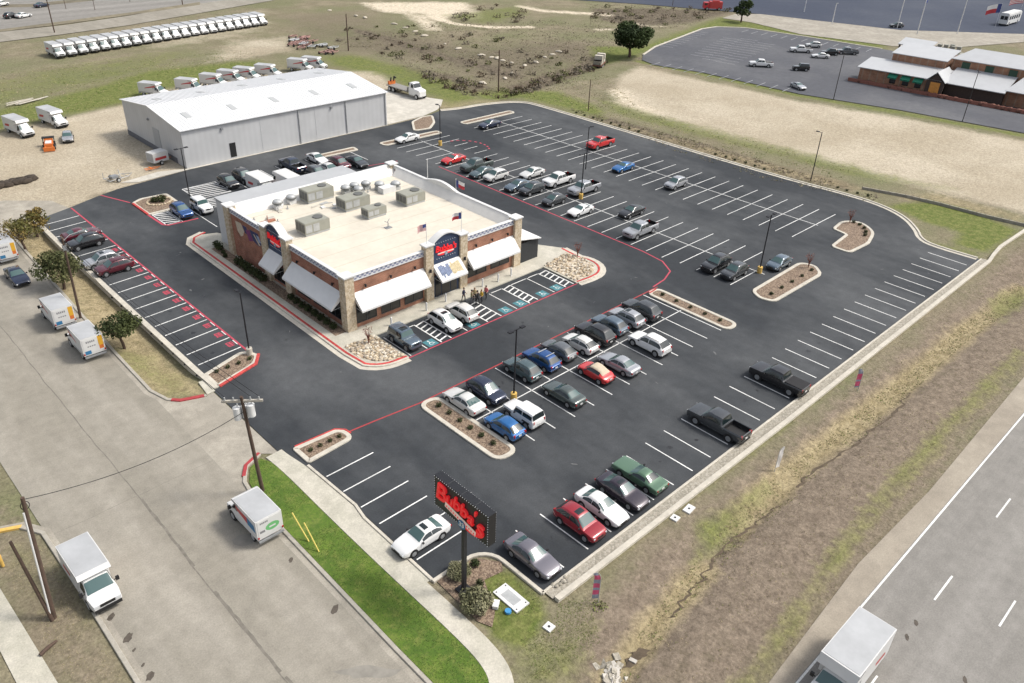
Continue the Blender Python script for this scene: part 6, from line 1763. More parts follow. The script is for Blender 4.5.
slab('metal_roof', [(36 * S_, 20 * S_, 7.0), (62 * S_, 20 * S_, 7.0), (62 * S_, 30 * S_, 8.6), (36 * S_, 30 * S_, 8.6)], .15, M_met)
g = MB(); block(g, *sc(37, 61), *sc(21, 30), 0, 6.8); g.build('brick_wall', M_brkT, nb)
slab('metal_roof', [(2 * S_, 21 * S_, 6.4), (11 * S_, 21 * S_, 6.4), (11 * S_, 27 * S_, 7.3), (2 * S_, 27 * S_, 7.3)], .15, M_met)
for a, b_ in ((2.3, 21.3), (10.7, 21.3), (2.3, 26.7), (10.7, 26.7)):
    g = MB(); block(g, a * S_, (a + .4) * S_, b_ * S_, (b_ + .4) * S_, 0, 6.4); g.build('porch_post', M_timber, nb)
slab('red_canopy', [(44 * S_, 10.5 * S_, 5.4), (60 * S_, 10.5 * S_, 5.6), (60 * S_, 13 * S_, 6.9), (44 * S_, 13 * S_, 6.7)], .12, mat('red_canopy', (.42, .05, .05), .6))
# gabled porch with orange doors
g = MB(); k = S_
vs = [T(17.6 * k, -1.2 * k, 3.0), T(20.1 * k, -1.2 * k, 5.0), T(22.6 * k, -1.2 * k, 3.0), T(17.6 * k, 8.5 * k, 3.0), T(20.1 * k, 8.5 * k, 5.0), T(22.6 * k, 8.5 * k, 3.0)]
vs += [(x, y, z + .14) for x, y, z in vs]
g.add(vs, [(6, 7, 10, 9), (7, 8, 11, 10), (0, 3, 4, 1), (1, 4, 5, 2), (0, 1, 7, 6), (1, 2, 8, 7), (3, 9, 10, 4), (4, 10, 11, 5), (0, 6, 9, 3), (2, 5, 11, 8)]); g.build('porch_roof', M_met, nb)
g = MB(); vs = [T(17.9 * k, -.8 * k, 0), T(22.3 * k, -.8 * k, 0), T(22.3 * k, -.8 * k, 2.95), T(20.1 * k, -.8 * k, 4.8), T(17.9 * k, -.8 * k, 2.95)]; vb = [T(17.9 * k, -.3 * k, 0), T(22.3 * k, -.3 * k, 0), T(22.3 * k, -.3 * k, 2.95), T(20.1 * k, -.3 * k, 4.8), T(17.9 * k, -.3 * k, 2.95)]
g.add(vs + vb, [(0, 1, 2, 3, 4), (9, 8, 7, 6, 5), (0, 5, 6, 1), (1, 6, 7, 2), (4, 9, 5, 0)]); g.build('porch_front', M_timber, nb)
g = MB(); block(g, *sc(19.0, 21.4), *sc(-.98, -.82), .1, 2.9); g.build('porch_door', mat('orange_door', (.58, .25, .05), .6, var=.2, scale=3), nb)
for a in (8.0, 11.4, 14.6):
    g = MB(); vs = [T(a * k, -.02, 3.05), T((a + 2.4) * k, -.02, 3.05), T((a + 2.4) * k, -1.3 * k, 2.35), T(a * k, -1.3 * k, 2.35), T(a * k, -1.3 * k, 2.1), T((a + 2.4) * k, -1.3 * k, 2.1)]
    g.add(vs + [(x, y, z - .05) for x, y, z in vs], [(0, 3, 2, 1), (3, 4, 5, 2), (6, 7, 8, 9), (9, 8, 11, 10)]); g.build('awning', M_gra, nb)
    g = MB(); block(g, (a + .4) * k, (a + 2.0) * k, -.06, -.01, .9, 2.2); g.build('window', M_win, nb)
for a in (22.5, 28.3, 34.0):
    g = MB(); block(g, a * k, (a + 2.0) * k, 10.9 * k, 10.98 * k, 4.4, 6.2); g.build('shutter', mat('dark_green_shutter', (.03, .07, .045), .7, var=.2), nb)
g = MB()
for a, b_ in ((12.5, 21.5), (14, 22.2), (16, 21.4), (17.5, 22), (15.2, 24)): block(g, a * k, (a + 1.1) * k, b_ * k, (b_ + 1.0) * k, 6.0, 7.6)
block(g, 12 * k, 19.5 * k, 20.8 * k, 25.5 * k, 0, 5.98)
g.build('rooftop_plant', M_unit, nb)
g = MB(); block(g, -2 * k, 52 * k, -1.75 * k, -1.55 * k, 0, .75); o = g.build('garden_wall', mat('red_garden_wall', (.27, .11, .08), .9, var=.2)); tag(o, 'low reddish wall in front of the brown brick restaurant', 'wall')
g = MB(); rr = random.Random(9)
for i in range(46):
    a = rr.uniform(1, 50); q = T(a * k, rr.uniform(-1.4, -.9) * k, .35); g.ell(q, (.6, .6, .5), 0, 7, 4, .25, True, rr)
o = g.build('hedge', mat('reddish_shrubs', (.16, .07, .05), .9, var=.4, scale=1.5)); tag(o, 'reddish hedge growing along the brick restaurant', 'hedge', kind='stuff')
# white coach and flags beyond it
bx, by = P(1008, 24)
o = empty('white_coach', (bx, by, 0), .0); tag(o, 'white coach with dark windows behind the brick restaurant', 'coach')
g = MB(); g.bbox((-6, -1.4, .6), (6, 1.4, 3.6)); g.bbox((-6.02, -1.2, 3.6), (5.6, 1.2, 3.9)); g.build('body', M_cap, o)
for i in range(5):
    g = MB(); g.bbox((-5.2 + 2.1 * i, -1.43, 1.9), (-3.8 + 2.1 * i, -1.404, 3.0)); g.build('window', M_win, o)
for i in range(2):
    g = MB(); g.bbox((-6.03, -1.1 + 1.15 * i, 1.9), (-6.004, -.1 + 1.15 * i, 3.0)); g.build('window', M_win, o)
wheel_parts(o, [(4, 1.25), (4, -1.25), (-4, 1.25), (-4, -1.25)], .6, .3)
cloth_flag('flag', *P(995, 27), 0, 7, 0, 'red and white flag flying left of the white coach', 2.4, 'tx', 5.0, 2.6)
cloth_flag('flag', *P(1016, 24), 0, 9.5, 0, 'large striped flag flying above the white coach', 2.4, 'us', 5.0, 3.0)
# ------------------------------------------------------------------ poles and lamps
def lot_lamp(x, y, h, label, arms=((1, 0), (-1, 0)), base='concrete', rz=0.0, group='lamp posts of the parking lot'):
    o = empty('street_lamp', (x, y, .012), rz); tag(o, label, 'lamp post', group)
    z0 = 0
    if base:
        g = MB(); g.cyl((0, 0, 0), (0, 0, .8), .30, .30, 14); g.build('base', M_yel if base == 'yellow' else M_kerb, o); z0 = .802
    g = MB(); g.cyl((0, 0, z0), (0, 0, h), .085, .065, 8); g.build('pole', M_dark, o)
    for ax, ay in arms:
        g = MB(); g.box((ax * .35, ay * .35, h - .05), (.5 if ax else .06, .5 if ay else .06, .06)); g.box((ax * .72, ay * .72, h - .02), (.5 if ax else .34, .5 if ay else .34, .10)); hd_ = g.build('lamp_head', M_dark, o)
        g = MB(); g.box((ax * .72, ay * .72, h - .078), (.4 if ax else .26, .4 if ay else .26, .012)); g.build('lens', M_head, hd_)
    return o
lot_lamp(43.35, 42.55, 7.6, 'lamp post with a yellow base between the white car and grey sedan', base='yellow')
lot_lamp(84.8, 41.9, 7.6, 'lamp post with a yellow base by the right-hand mulch island', base='yellow')
lot_lamp(86.0, 72.4, 6.8, 'lamp post with a yellow base beside a silver pickup', base='yellow')
lot_lamp(96.2, 80.5, 6.8, 'lamp post standing among the empty far stalls', base=None, arms=((1, 0),))
lot_lamp(85.6, 104.1, 6.8, 'lamp post with a yellow base near the rear planter', base='yellow', arms=((0, 1),))
lot_lamp(29.1, 65.2, 6.9, 'lamp post on the left row end island', base='concrete', arms=((0, 1), ))
lot_lamp(43.3, 108.4, 6.9, 'lamp post at the hatched bay near the warehouse', base=None, arms=((-1, 0), (1, 0)))
lot_lamp(120.6, 54.3, 7.8, 'lamp post beyond the back kerb next to the dirt field', base=None, arms=((0, 1),))
GP = 'wooden utility poles'
def util_pole(x, y, h, label, top=None, r=.15, cross=0, mats=None, name='utility_pole'):
    o = empty(name, (x, y, min(0, ground_z(x, y)))); tag(o, label, 'utility pole', GP)
    lean = (0, 0) if top is None else (top[0] - x, top[1] - y)
    g = MB(); g.cyl((0, 0, 0), (lean[0], lean[1], h), r, r * .72, 10); g.build('pole', mats or M_wood, o)
    return o, lean
top = P(241, 396, 9.4)
uo, le = util_pole(20.15, 46.75, 9.4, 'tall utility pole with transformers beside the lawn', top, .16)
ca = Vector((le[0], le[1], 0))
g = MB(); g.box((0, 0, 0), (2.9, .16, .18)); c_ = g.build('crossarm', mat('pale_crossarm', (.40, .37, .32), .9, var=.2), uo); c_.location = (le[0] * .95, le[1] * .95, 9.0); c_.rotation_euler = (0, 0, R(-38))
for k in (-1.2, -.6, .6, 1.2):
    g = MB(); g.cyl((k, 0, .082), (k, 0, .34), .06, .05, 8); g.build('insulator', M_galv, c_)
for k, dz in ((-.52, 0), (.5, .25), (-.1, -.1)):
    a = R(-38); dx, dy = (k * math.cos(a), k * math.sin(a)) if abs(k) > .2 else (.38 * math.sin(-a), .38 * math.cos(a))
    g = MB(); px, py = le[0] * .88 + dx, le[1] * .88 + dy; g.cyl((px, py, 7.4 + dz), (px, py, 8.4 + dz), .27, .27, 12); g.cyl((px, py, 8.4 + dz), (px, py, 8.46 + dz), .29, .2, 12); g.cyl((px + .1, py, 8.45 + dz), (px + .1, py, 8.7 + dz), .05, .04, 6)
    g.build('transformer', M_cap, uo)
top2 = P(22, 497, 9.6)
bo, le2 = util_pole(4.2, 44.9, 9.6, 'bare brown wooden pole with a pale conduit in the near left verge', top2, .17)
g = MB(); g.cyl((-.18, -.1, 0), (le2[0] * .9 - .16, le2[1] * .9 - .1, 8.6), .06, .06, 8); g.build('conduit', M_cap, bo)
g = MB(); pts = [(le2[0] + .24 * math.cos(t), le2[1] + .1, 8.9 + .3 * math.sin(t)) for t in [i * math.pi / 8 for i in range(17)]]; g.tube(pts, .025, 5); g.build('cable_loop', M_trim, bo)
st_ = P(10, 541, 6.4)
so_, _ = util_pole(4.05, 44.75, 6.4, 'short dark wooden prop pole leaning from the foot of the bare pole', st_, .13)
op = P(62, 238, 9.2)
lo, le3 = util_pole(19.5, 83.1, 9.2, 'wooden utility pole between the street trees and the left wall', op, .14)
g = MB(); g.box((le3[0] * .9, le3[1] * .9, 8.2), (.3, .3, .5)); g.build('terminal_box', M_grey, lo)
g = MB(); g.tube([(le3[0] * .97, le3[1] * .97, 8.9), (le3[0] + .8, le3[1] + .2, 9.3), (le3[0] + 1.8, le3[1] + .4, 9.3)], .04); g.box((le3[0] + 2.0, le3[1] + .45, 9.28), (.6, .25, .12)); g.build('lamp_arm', M_grey, lo)
for (x, y, h, lab) in ((119.9, 126.2, 8.6, 'dark utility pole standing in the weeds beyond the top kerb'), (115.0, 174.6, 8.5, 'dark utility pole behind the pile of red tow frames'), (122.6, 103.2, 6.0, 'thin green-brown pole beyond the top kerb'), (66.8, 233.2, 9.2, 'dark utility pole beside the frontage road, left'), (110.6, 255.6, 9.5, 'dark utility pole beyond the long truck row'), (243.7, 171.8, 7, 'thin pole standing in the brush near the red tractor')):
    util_pole(x, y, h, lab, None, .16 if h > 7 else .10)
for (x, y, h, lab) in ((171.8, 76.6, 9.8, 'thin lamp post at the edge of the worn lot beyond the dirt field'), (177.5, 51.9, 9.8, 'thin lamp post in front of the brown brick restaurant')):
    lot_lamp(x, y, h, lab, arms=((1, 0), (-1, 0)), base=None, rz=.6, group='lamp posts of the neighbouring lot')
for (u, v, h, lab) in ((897, 28, 14, 'pale pole by the blue asphalt, left of the flagpole'), (917, 34, 13, 'pole carrying a dark blue banner beyond the brick restaurant'), (957, 34, 11, 'pale lamp pole behind the brick restaurant'), (804, 12, 14, 'white pole standing by the blue asphalt'), (832, 24, 6, 'thin grey pole on the pale verge')):
    x, y = P(u, v); o = empty('lamp_pole', (x, y, 0)); tag(o, lab, 'pole', 'poles along the far asphalt')
    g = MB(); g.cyl((0, 0, 0), (0, 0, h), .14, .09, 8); g.build('pole', M_cap, o)
    g = MB(); g.box((.5, 0, h), (1.1, .3, .14)); g.build('lamp_head', M_grey, o)
    if 'banner' in lab:
        g = MB(); g.box((.7, 0, h - 3.2), (1.1, .08, 2.2)); g.build('banner', M_fb, o)
for i, (u, v, h) in enumerate([(66, 9, 6), (95, 10, 5.5), (130, 2, 5)]):
    x, y = P(u, v); util_pole(x, y, h, 'thin road sign pole beside the far road, %s from the left' % ORD[i], None, .08, name='sign_pole')
# overhead wires
def wire(a, b_, sag, label):
    a = Vector(a); b_ = Vector(b_); g = MB()
    pts = [a + (b_ - a) * t - Vector((0, 0, 1)) * (sag * 4 * t * (1 - t)) for t in [i / 24 for i in range(25)]]
    g.tube(pts, .022, 4); o = g.build('overhead_wire', M_trim); tag(o, label, 'wire')
wire((4.2 + le2[0], 44.9 + le2[1], 9.4), (20.15 + le[0] * .85, 46.75 + le[1] * .85, 8.0), .9, 'sagging cable from the bare pole to the transformer pole')
for i, k in enumerate((-1.2, .6, 1.2)):
    a = R(-38); p = (20.15 + le[0] * .95 + k * math.cos(a), 46.75 + le[1] * .95 + k * math.sin(a), 9.36)
    wire(p, (19.5 + le3[0] + .3 * (i - 1), 83.1 + le3[1], 9.0 - .2 * i), .8, 'overhead wire between the transformer pole and the tree-side pole, %s of three' % ORD[i])
for i, (u0, v0, u1, v1) in enumerate(((309, 542, 292, 513), (319, 552, 304, 523))):
    x, y = P(u0, v0); q = P(u1, v1, 1.9); g = MB(); g.cyl((0, 0, 0), (q[0] - x, q[1] - y, 1.9), .055, .055, 8)
    o = g.build('guy_wire_guard', mat('guard_yellow', (.60, .50, .12), .6), loc=(x, y, .03)); tag(o, 'slanted yellow guy wire guard on the lawn, %s the street' % ('nearer' if i == 0 else 'farther from'), 'guy guard', 'yellow guards on the lawn')

# ------------------------------------------------------------------ trees, shrubs
def leaf_mat(name, col):
    return mat(name, col, .8, var=.35, scale=1.4, var2=.25, scale2=8.0, spec=.2)
def foliage(mb, blobs, n, size, rr, m=0, up=.3):
    tot = sum(b_[3] * b_[4] * b_[5] for b_ in blobs)
    for (cx, cy, cz, rx, ry, rz) in blobs:
        k = int(n * rx * ry * rz / tot)
        for _ in range(k):
            while True:
                x, y, z = rr.uniform(-1, 1), rr.uniform(-1, 1), rr.uniform(-1, 1); d = math.sqrt(x * x + y * y + z * z)
                if .45 < d < 1: break
            c = Vector((cx + x * rx, cy + y * ry, cz + z * rz))
            nn = (Vector((x, y, z)) * .7 + Vector((rr.uniform(-1, 1), rr.uniform(-1, 1), rr.uniform(-1, 1) + up))).normalized()
            a = nn.orthogonal().normalized(); b2 = nn.cross(a); t = rr.uniform(0, 6.28)
            a, b2 = a * math.cos(t) + b2 * math.sin(t), b2 * math.cos(t) - a * math.sin(t)
            s = size * rr.uniform(.6, 1.3)
            mb.add([c - a * s, c - b2 * s * .55, c + a * s, c + b2 * s * .55], [(0, 1, 2, 3)], m)
def tree(x, y, h, cw, label, mats, seed, n=2600, leaf=.22, trunk_h=None, tr=.16, name='tree', mt=None, open_=.0):
    rr = random.Random(seed)
    o = empty(name, (x, y, ground_z(x, y))); tag(o, label, 'tree')
    th = trunk_h or h * .35
    g = MB(); lean = rr.uniform(-.3, .3)
    g.tube([(0, 0, 0), (lean * .3, 0, th * .5), (lean, .1, th), (lean * 1.3, .1, h * .7)], [tr, tr * .85, tr * .7, tr * .2], 8)
    ends = []
    for i in range(7):
        a = i * .9 + rr.uniform(-.3, .3); L = cw * rr.uniform(.28, .42); z1 = th + (h - th) * rr.uniform(.2, .7)
        p0 = Vector((lean * rr.uniform(.6, 1.1), .08, th * rr.uniform(.8, 1.15))); p1 = Vector((L * math.cos(a), L * math.sin(a), z1))
        g.tube([p0, p0.lerp(p1, .5) + Vector((0, 0, .15)), p1], [tr * .45, tr * .3, tr * .1], 5); ends.append(p1)
    g.build('trunk', mt or M_wood, o)
    blobs = []
    for p in ends: blobs.append((p.x, p.y, p.z, cw * rr.uniform(.19, .27), cw * rr.uniform(.19, .27), (h - th) * rr.uniform(.2, .3)))
    for i in range(5): blobs.append((rr.uniform(-.22, .22) * cw, rr.uniform(-.22, .22) * cw, th + (h - th) * rr.uniform(.45, .85), cw * rr.uniform(.15, .24), cw * rr.uniform(.15, .24), (h - th) * rr.uniform(.15, .24)))
    if open_: blobs.insert(0, (lean, 0, th + (h - th) * .48, cw * open_, cw * open_, (h - th) * .46))
    for k, m in enumerate(mats[:1]):
        g = MB()
        h1 = len(blobs) // 2
        foliage(g, blobs[:h1], n // 2, leaf, rr, 0); foliage(g, blobs[h1:], n // 2, leaf, rr, 1)
        g.build('crown', mats, o)
    return o
LG1, LG2 = leaf_mat('oak_leaves', (.036, .048, .018)), leaf_mat('oak_leaves_light', (.065, .078, .028))
LB1, LB2 = leaf_mat('tan_leaves', (.16, .115, .035)), leaf_mat('olive_leaves', (.105, .10, .03))
LM1, LM2 = leaf_mat('green_leaves', (.055, .066, .026)), leaf_mat('green_leaves_light', (.095, .10, .042))
LO1, LO2 = leaf_mat('dark_oak', (.022, .036, .012)), leaf_mat('dark_oak_light', (.045, .065, .022))
tree(20.6, 104.0, 4.6, 5.4, 'brownish yellow street tree nearest the gravel yard', [LB1, LB2], 1, 1300, .15)
tree(23.2, 108.5, 3.8, 3.6, 'small olive tree at the far end of the left wall', [LB2, LB1], 12, 1300, .16)
tree(20.6, 91.2, 4.6, 5.1, 'broad green street tree between the wooden pole and the street', [LM1, LM2], 2, 3800, .15, tr=.17, open_=.33)
tree(20.6, 74.6, 4.0, 3.9, 'dark green street tree beside the nearer moving truck', [LG1, LG2], 3, 2600, .14, open_=.34)
x, y = P(625, 57); tree(x + 1.2, y - .5, 8.4, 8.8, 'large dark oak standing at the corner of the worn lot', [LO1, LO2], 4, 6500, .34, 2.0, .4, open_=.36)
x, y = P(741, 22); tree(x, y, 6.6, 5.8, 'thin dark tree by the kerb at the far end of the worn lot', [LO1, LO2], 5, 1500, .32, 2.0, .3, open_=.3)
def shrub_mesh(name, r, h, n, leaf, mats, seed):
    rr = random.Random(seed); g = MB()
    bl = [(0, 0, h * .5, r * .8, r * .8, h * .5)] + [(r * .5 * math.cos(t), r * .5 * math.sin(t), h * .45, r * .5, r * .5, h * .42) for t in (.3, 1.7, 2.9, 4.2, 5.4)]
    foliage(g, bl[:3], n // 2, leaf, rr, 0); foliage(g, bl[3:], n // 2, leaf, rr, 1)
    for i in range(7):
        a = i * .9; g.tube([(0, 0, 0), (r * .35 * math.cos(a), r * .35 * math.sin(a), h * .55)], [.03, .012], 4, 2)
    return g.mesh(name, mats + [M_wood])
LS1, LS2 = leaf_mat('shrub_leaves', (.035, .045, .018)), leaf_mat('shrub_leaves_light', (.06, .07, .03))
LY1, LY2 = leaf_mat('sage_leaves', (.155, .155, .085)), leaf_mat('sage_leaves_light', (.24, .23, .14))
SH = shrub_mesh('shrub', .30, .42, 110, .085, [LS1, LS2], 1)
SHB = shrub_mesh('shrub', .55, .9, 240, .12, [LG1, LM1], 2)
SHW = shrub_mesh('weed_clump', .8, .3, 70, .12, [leaf_mat('weed_leaves', (.15, .17, .05)), leaf_mat('weed_leaves_pale', (.22, .22, .10))], 5)
SAGE = shrub_mesh('sage_bush', 1.25, 1.35, 2200, .11, [LY1, LY2], 3)
def put_shrub(me, x, y, label, group, s=1.0, z=None, name='shrub'):
    o = bpy.data.objects.new(name, me); COL.objects.link(o); o.location = (x, y, ground_z(x, y) if z is None else z)
    o.rotation_euler = (0, 0, random.uniform(0, 6)); o.scale = (s, s, s * random.uniform(.85, 1.15)); tag(o, label, 'shrub', group); return o
for i, t in enumerate(np.linspace(39.0, 46.2, 6)): put_shrub(SH, 37.5 + random.uniform(-.1, .1), t, 'small dark shrub in the near mulch island, %s from the lower end' % ORD[i], 'shrubs in the near mulch island', z=.1)
for i, t in enumerate(np.linspace(38.2, 46.0, 5)): put_shrub(SH, 70.6, t, 'small dark shrub in the far mulch island, %s from the lower end' % ORD[i], 'shrubs in the far mulch island', .9, z=.1)
for i, t in enumerate(np.linspace(80.6, 90.2, 5)): put_shrub(SH, t, 37.8, 'small dark shrub in the lamp island, %s from the left' % ORD[i], 'shrubs in the lamp island', .9, z=.1)
for i, (x, y) in enumerate([(109.2, 41.6), (109.0, 40.6), (108.3, 39.6), (107.2, 38.9), (106.0, 38.4)]): put_shrub(SH, x, y, 'small dark shrub in the hooked island, %s from the top' % ORD[i], 'shrubs in the hooked island', z=.1)
for i, t in enumerate(np.linspace(25.5, 28.3, 4)): put_shrub(SH, t, 48.4, 'low shrub in the entry island, %s from the street' % ORD[i], 'shrubs in the entry island', .8, z=.1)
for i, t in enumerate(np.linspace(25.2, 28.6, 4)): put_shrub(SH, t, 64.3, 'low shrub in the end island of the left row, %s from the street' % ORD[i], 'shrubs in the left end island', .85, z=.1)
for i, t in enumerate([64.0, 65.2, 66.4, 67.6, 68.8, 70.0, 71.2, 72.4]): put_shrub(SHB, 38.0, t, 'dark shrub under the long side awning, %s from the front corner' % ORD[i], 'shrubs along the restaurant side wall', .85, z=.14)
for i, t in enumerate([78.4, 79.5, 80.6, 81.7, 82.8, 83.9]): put_shrub(SHB, 37.9, t, 'dark shrub below the wall mural, %s from the arched sign' % ORD[i], 'shrubs below the mural', 1.15, z=.14)
for i, (x, y) in enumerate([(38.1, 89.0), (37.9, 87.8), (37.6, 86.7), (38.3, 90.2)]): put_shrub(SHB, x, y, 'dark shrub near the rear left pilaster, %s in the group' % ORD[i], 'shrubs at the rear left pilaster', 1.0 if i in (0, 3) else .6, z=.14)
for i, x in enumerate(np.linspace(121.2, 119.7, 6)): put_shrub(SH, 119.5 + (0.2 * i) % .5, 62 + 1.9 * i, 'small dark shrub along the back kerb, %s from the lamp post' % ORD[i], 'shrubs along the back kerb', .9)
for i in range(8): put_shrub(SH, 119.3, 88 + 2.2 * i, 'small dark shrub in the weedy strip along the back kerb, %s from the right' % ORD[i], 'shrubs in the weedy strip', .95)
for i, (x, y) in enumerate([(121.2, 50.0), (121.0, 48.4), (121.2, 46.8), (121.4, 45.2)]): put_shrub(SH, x, y, 'small dark shrub at the curve of the back kerb, %s from the left' % ORD[i], 'shrubs at the curve of the back kerb', .9)
put_shrub(SAGE, 25.9, 30.0, 'sage green bush behind the sign post', 'sage bushes at the road sign', .75, .05, 'sage_bush')
put_shrub(SAGE, 24.9, 27.2, 'large sage green bush in front of the sign post', 'sage bushes at the road sign', 1.0, .05, 'sage_bush')
put_shrub(SHB, 27.3, 29.9, 'small bush at the right of the sign bed', 'sage bushes at the road sign', .7, .05)
put_shrub(SHB, 26.3, 28.3, 'dark small bush right beside the sign post', 'sage bushes at the road sign', .6, .05)
put_shrub(SHW, *P(600, 606), 'low weedy green clump below the pink feather flag', None, .8)
LR1 = leaf_mat('red_twigs', (.20, .08, .06)); TW_ = MB()
for i in range(16):
    a = i * .4; TW_.tube([(0, 0, 0), (.12 * math.cos(a), .12 * math.sin(a), .9), (.5 * math.cos(a), .5 * math.sin(a), 1.7 + .4 * math.sin(i * 3))], [.03, .02, .006], 4, 0)
foliage(TW_, [(0, 0, 1.5, .6, .6, .6)], 90, .07, random.Random(3), 0)
TWM = TW_.mesh('young_tree', [LR1])
for (x, y, lab) in ((108.6, 41.9, 'reddish bare young tree in the hooked island'), (90.6, 38.5, 'reddish bare young tree in the lamp island'), (70.6, 59.2, 'reddish young tree in the right river rock bed'), (39.0, 59.2, 'reddish young tree in the left river rock bed')):
    o = bpy.data.objects.new('young_tree', TWM); COL.objects.link(o); o.location = (x, y, .12); tag(o, lab, 'young tree', 'bare young trees in the planting beds')

put_shrub(SHB, 39.4, 108.6, 'dark green shrub in the small rear planter ringed by pale stones', None, 1.3, .1)
put_shrub(SHB, 38.5, 109.0, 'paler green shrub left of the dark one in the small rear planter', None, 1.0, .1)
ring_ = MB()
for i in range(26):
    a = i * 2 * math.pi / 26; ring_.ell((39.1 + 1.6 * math.cos(a), 108.7 + 1.35 * math.sin(a), .16), (.22, .18, .14), i % 2, 6, 4, .15)
o = ring_.build('stone_ring', RM[:2]); tag(o, 'ring of tan stones in the small rear planter', 'stones')
# scattered weeds and grass: countless tufts, in one object per kind
def tufts(name, label, zones, n, size, mats, seed, zf=None, hgt=1.0):
    rr = random.Random(seed); g = MB(); np_ = 0
    tris_v = []
    for poly, share in zones:
        xs = [p[0] for p in poly]; ys = [p[1] for p in poly]; c = 0; tries = 0
        pa = poly
        X = np.random.RandomState(seed + int(share * 1000)).uniform(min(xs), max(xs), int(n * share * 6)); Y = np.random.RandomState(seed + 5 + int(share * 1000)).uniform(min(ys), max(ys), int(n * share * 6))
        ok = inside(pa, X, Y)
        X, Y = X[ok][:int(n * share)], Y[ok][:int(n * share)]
        for x, y in zip(X, Y):
            # clump by noise
            if mnoise.noise(Vector((x * .35, y * .35, seed))) < -.12 + rr.uniform(-.15, .15): continue
            z = zf if zf is not None else ground_z(x, y)
            m = rr.randrange(len(mats)); s = size * rr.uniform(.5, 1.4)
            for k in range(4):
                a = rr.uniform(0, 6.28); dx, dy = math.cos(a), math.sin(a); w = s * .16; bx, by = x + rr.uniform(-.3, .3) * s, y + rr.uniform(-.3, .3) * s
                hh = s * hgt * rr.uniform(.6, 1.1)
                g.add([(bx - dy * w, by + dx * w, z), (bx + dy * w, by - dx * w, z), (bx + dx * s * .45, by + dy * s * .45, z + hh)], [(0, 1, 2)], m)
    o = g.build(name, mats); tag(o, label, 'weeds', kind='stuff'); return o
MT = [mat('tuft_straw', (.40, .33, .20), .95, var=.2), mat('tuft_tan', (.34, .28, .18), .95, var=.2), mat('tuft_olive', (.24, .23, .10), .95, var=.2), mat('tuft_green', (.15, .19, .05), .95, var=.2)]
MD = [mat('brush_brown', (.20, .16, .12), .95, var=.2), mat('brush_grey', (.27, .23, .17), .95, var=.2), mat('brush_olive', (.19, .18, .09), .95, var=.2)]
tufts('grass_tufts', 'dry straw coloured grass on the highway verge', [(W([(560, 683), (660, 560), (790, 440), (900, 340), (1024, 240), (1024, 372), (770, 683)]), 1.0)], 6000, .11, MT[:3], 21, hgt=.6)
tufts('swale_grass', 'yellow and green weeds along the roadside ditch', [(W([(600, 690), (660, 600), (740, 505), (850, 415), (960, 325), (1024, 275), (1024, 300), (960, 345), (860, 440), (760, 525), (680, 610), (630, 690)]), 1.0)], 5000, .13, MT, 22, hgt=.6)
tufts('lawn_grass', 'short green grass blades of the lawn beside the sidewalk', [(lawn_poly, 1.0)], 16000, .055, [mat('blade_a', (.11, .19, .025), .95, var=.2), mat('blade_b', (.17, .23, .05), .95, var=.2), mat('blade_c', (.055, .095, .018), .95, var=.2)], 23, zf=.03, hgt=.7)
tufts('corner_grass', 'green grass around the road sign corner', [(W([(482, 585), (505, 568), (540, 595), (590, 600), (600, 640), (540, 683), (512, 683), (505, 650)]), 1.0)], 3500, .09, [MT[3], MT[2]], 24, hgt=.6)
tufts('field_brush', 'dark brown weeds over the field beyond the lot', [(W([(330, 40), (400, 66), (500, 97), (560, 88), (610, 60), (620, 30), (560, 20), (420, 22)]), .6), (W([(590, 4), (735, 8), (690, 26), (640, 32), (590, 28)]), .25), (W([(560, 105), (700, 142), (880, 196), (870, 203), (760, 178), (640, 140)]), .15)], 11000, .38, MD, 25, hgt=.5)
tufts('field_grass', 'pale dry grass over the far field', [(W([(0, 70), (250, 50), (260, 66), (120, 104), (0, 130)]), .5), (W([(480, 88), (600, 66), (640, 110), (860, 170), (840, 180), (600, 118)]), .5)], 6000, .25, [MT[0], MT[2], MT[3]], 26, hgt=.5)
tufts('bank_grass', 'straw grass on the bank below the left wall', [([(19.9, 66), (23.3, 66), (23.5, 112), (20.9, 112)], 1.0)], 4000, .09, MT[:3], 27, hgt=.6)
tufts('verge_grass', 'brown grass on the near left verge', [([(3.2, 36), (5.8, 36), (5.9, 53), (3.0, 55)], 1.0)], 2500, .07, MT[:3], 28, hgt=.6)
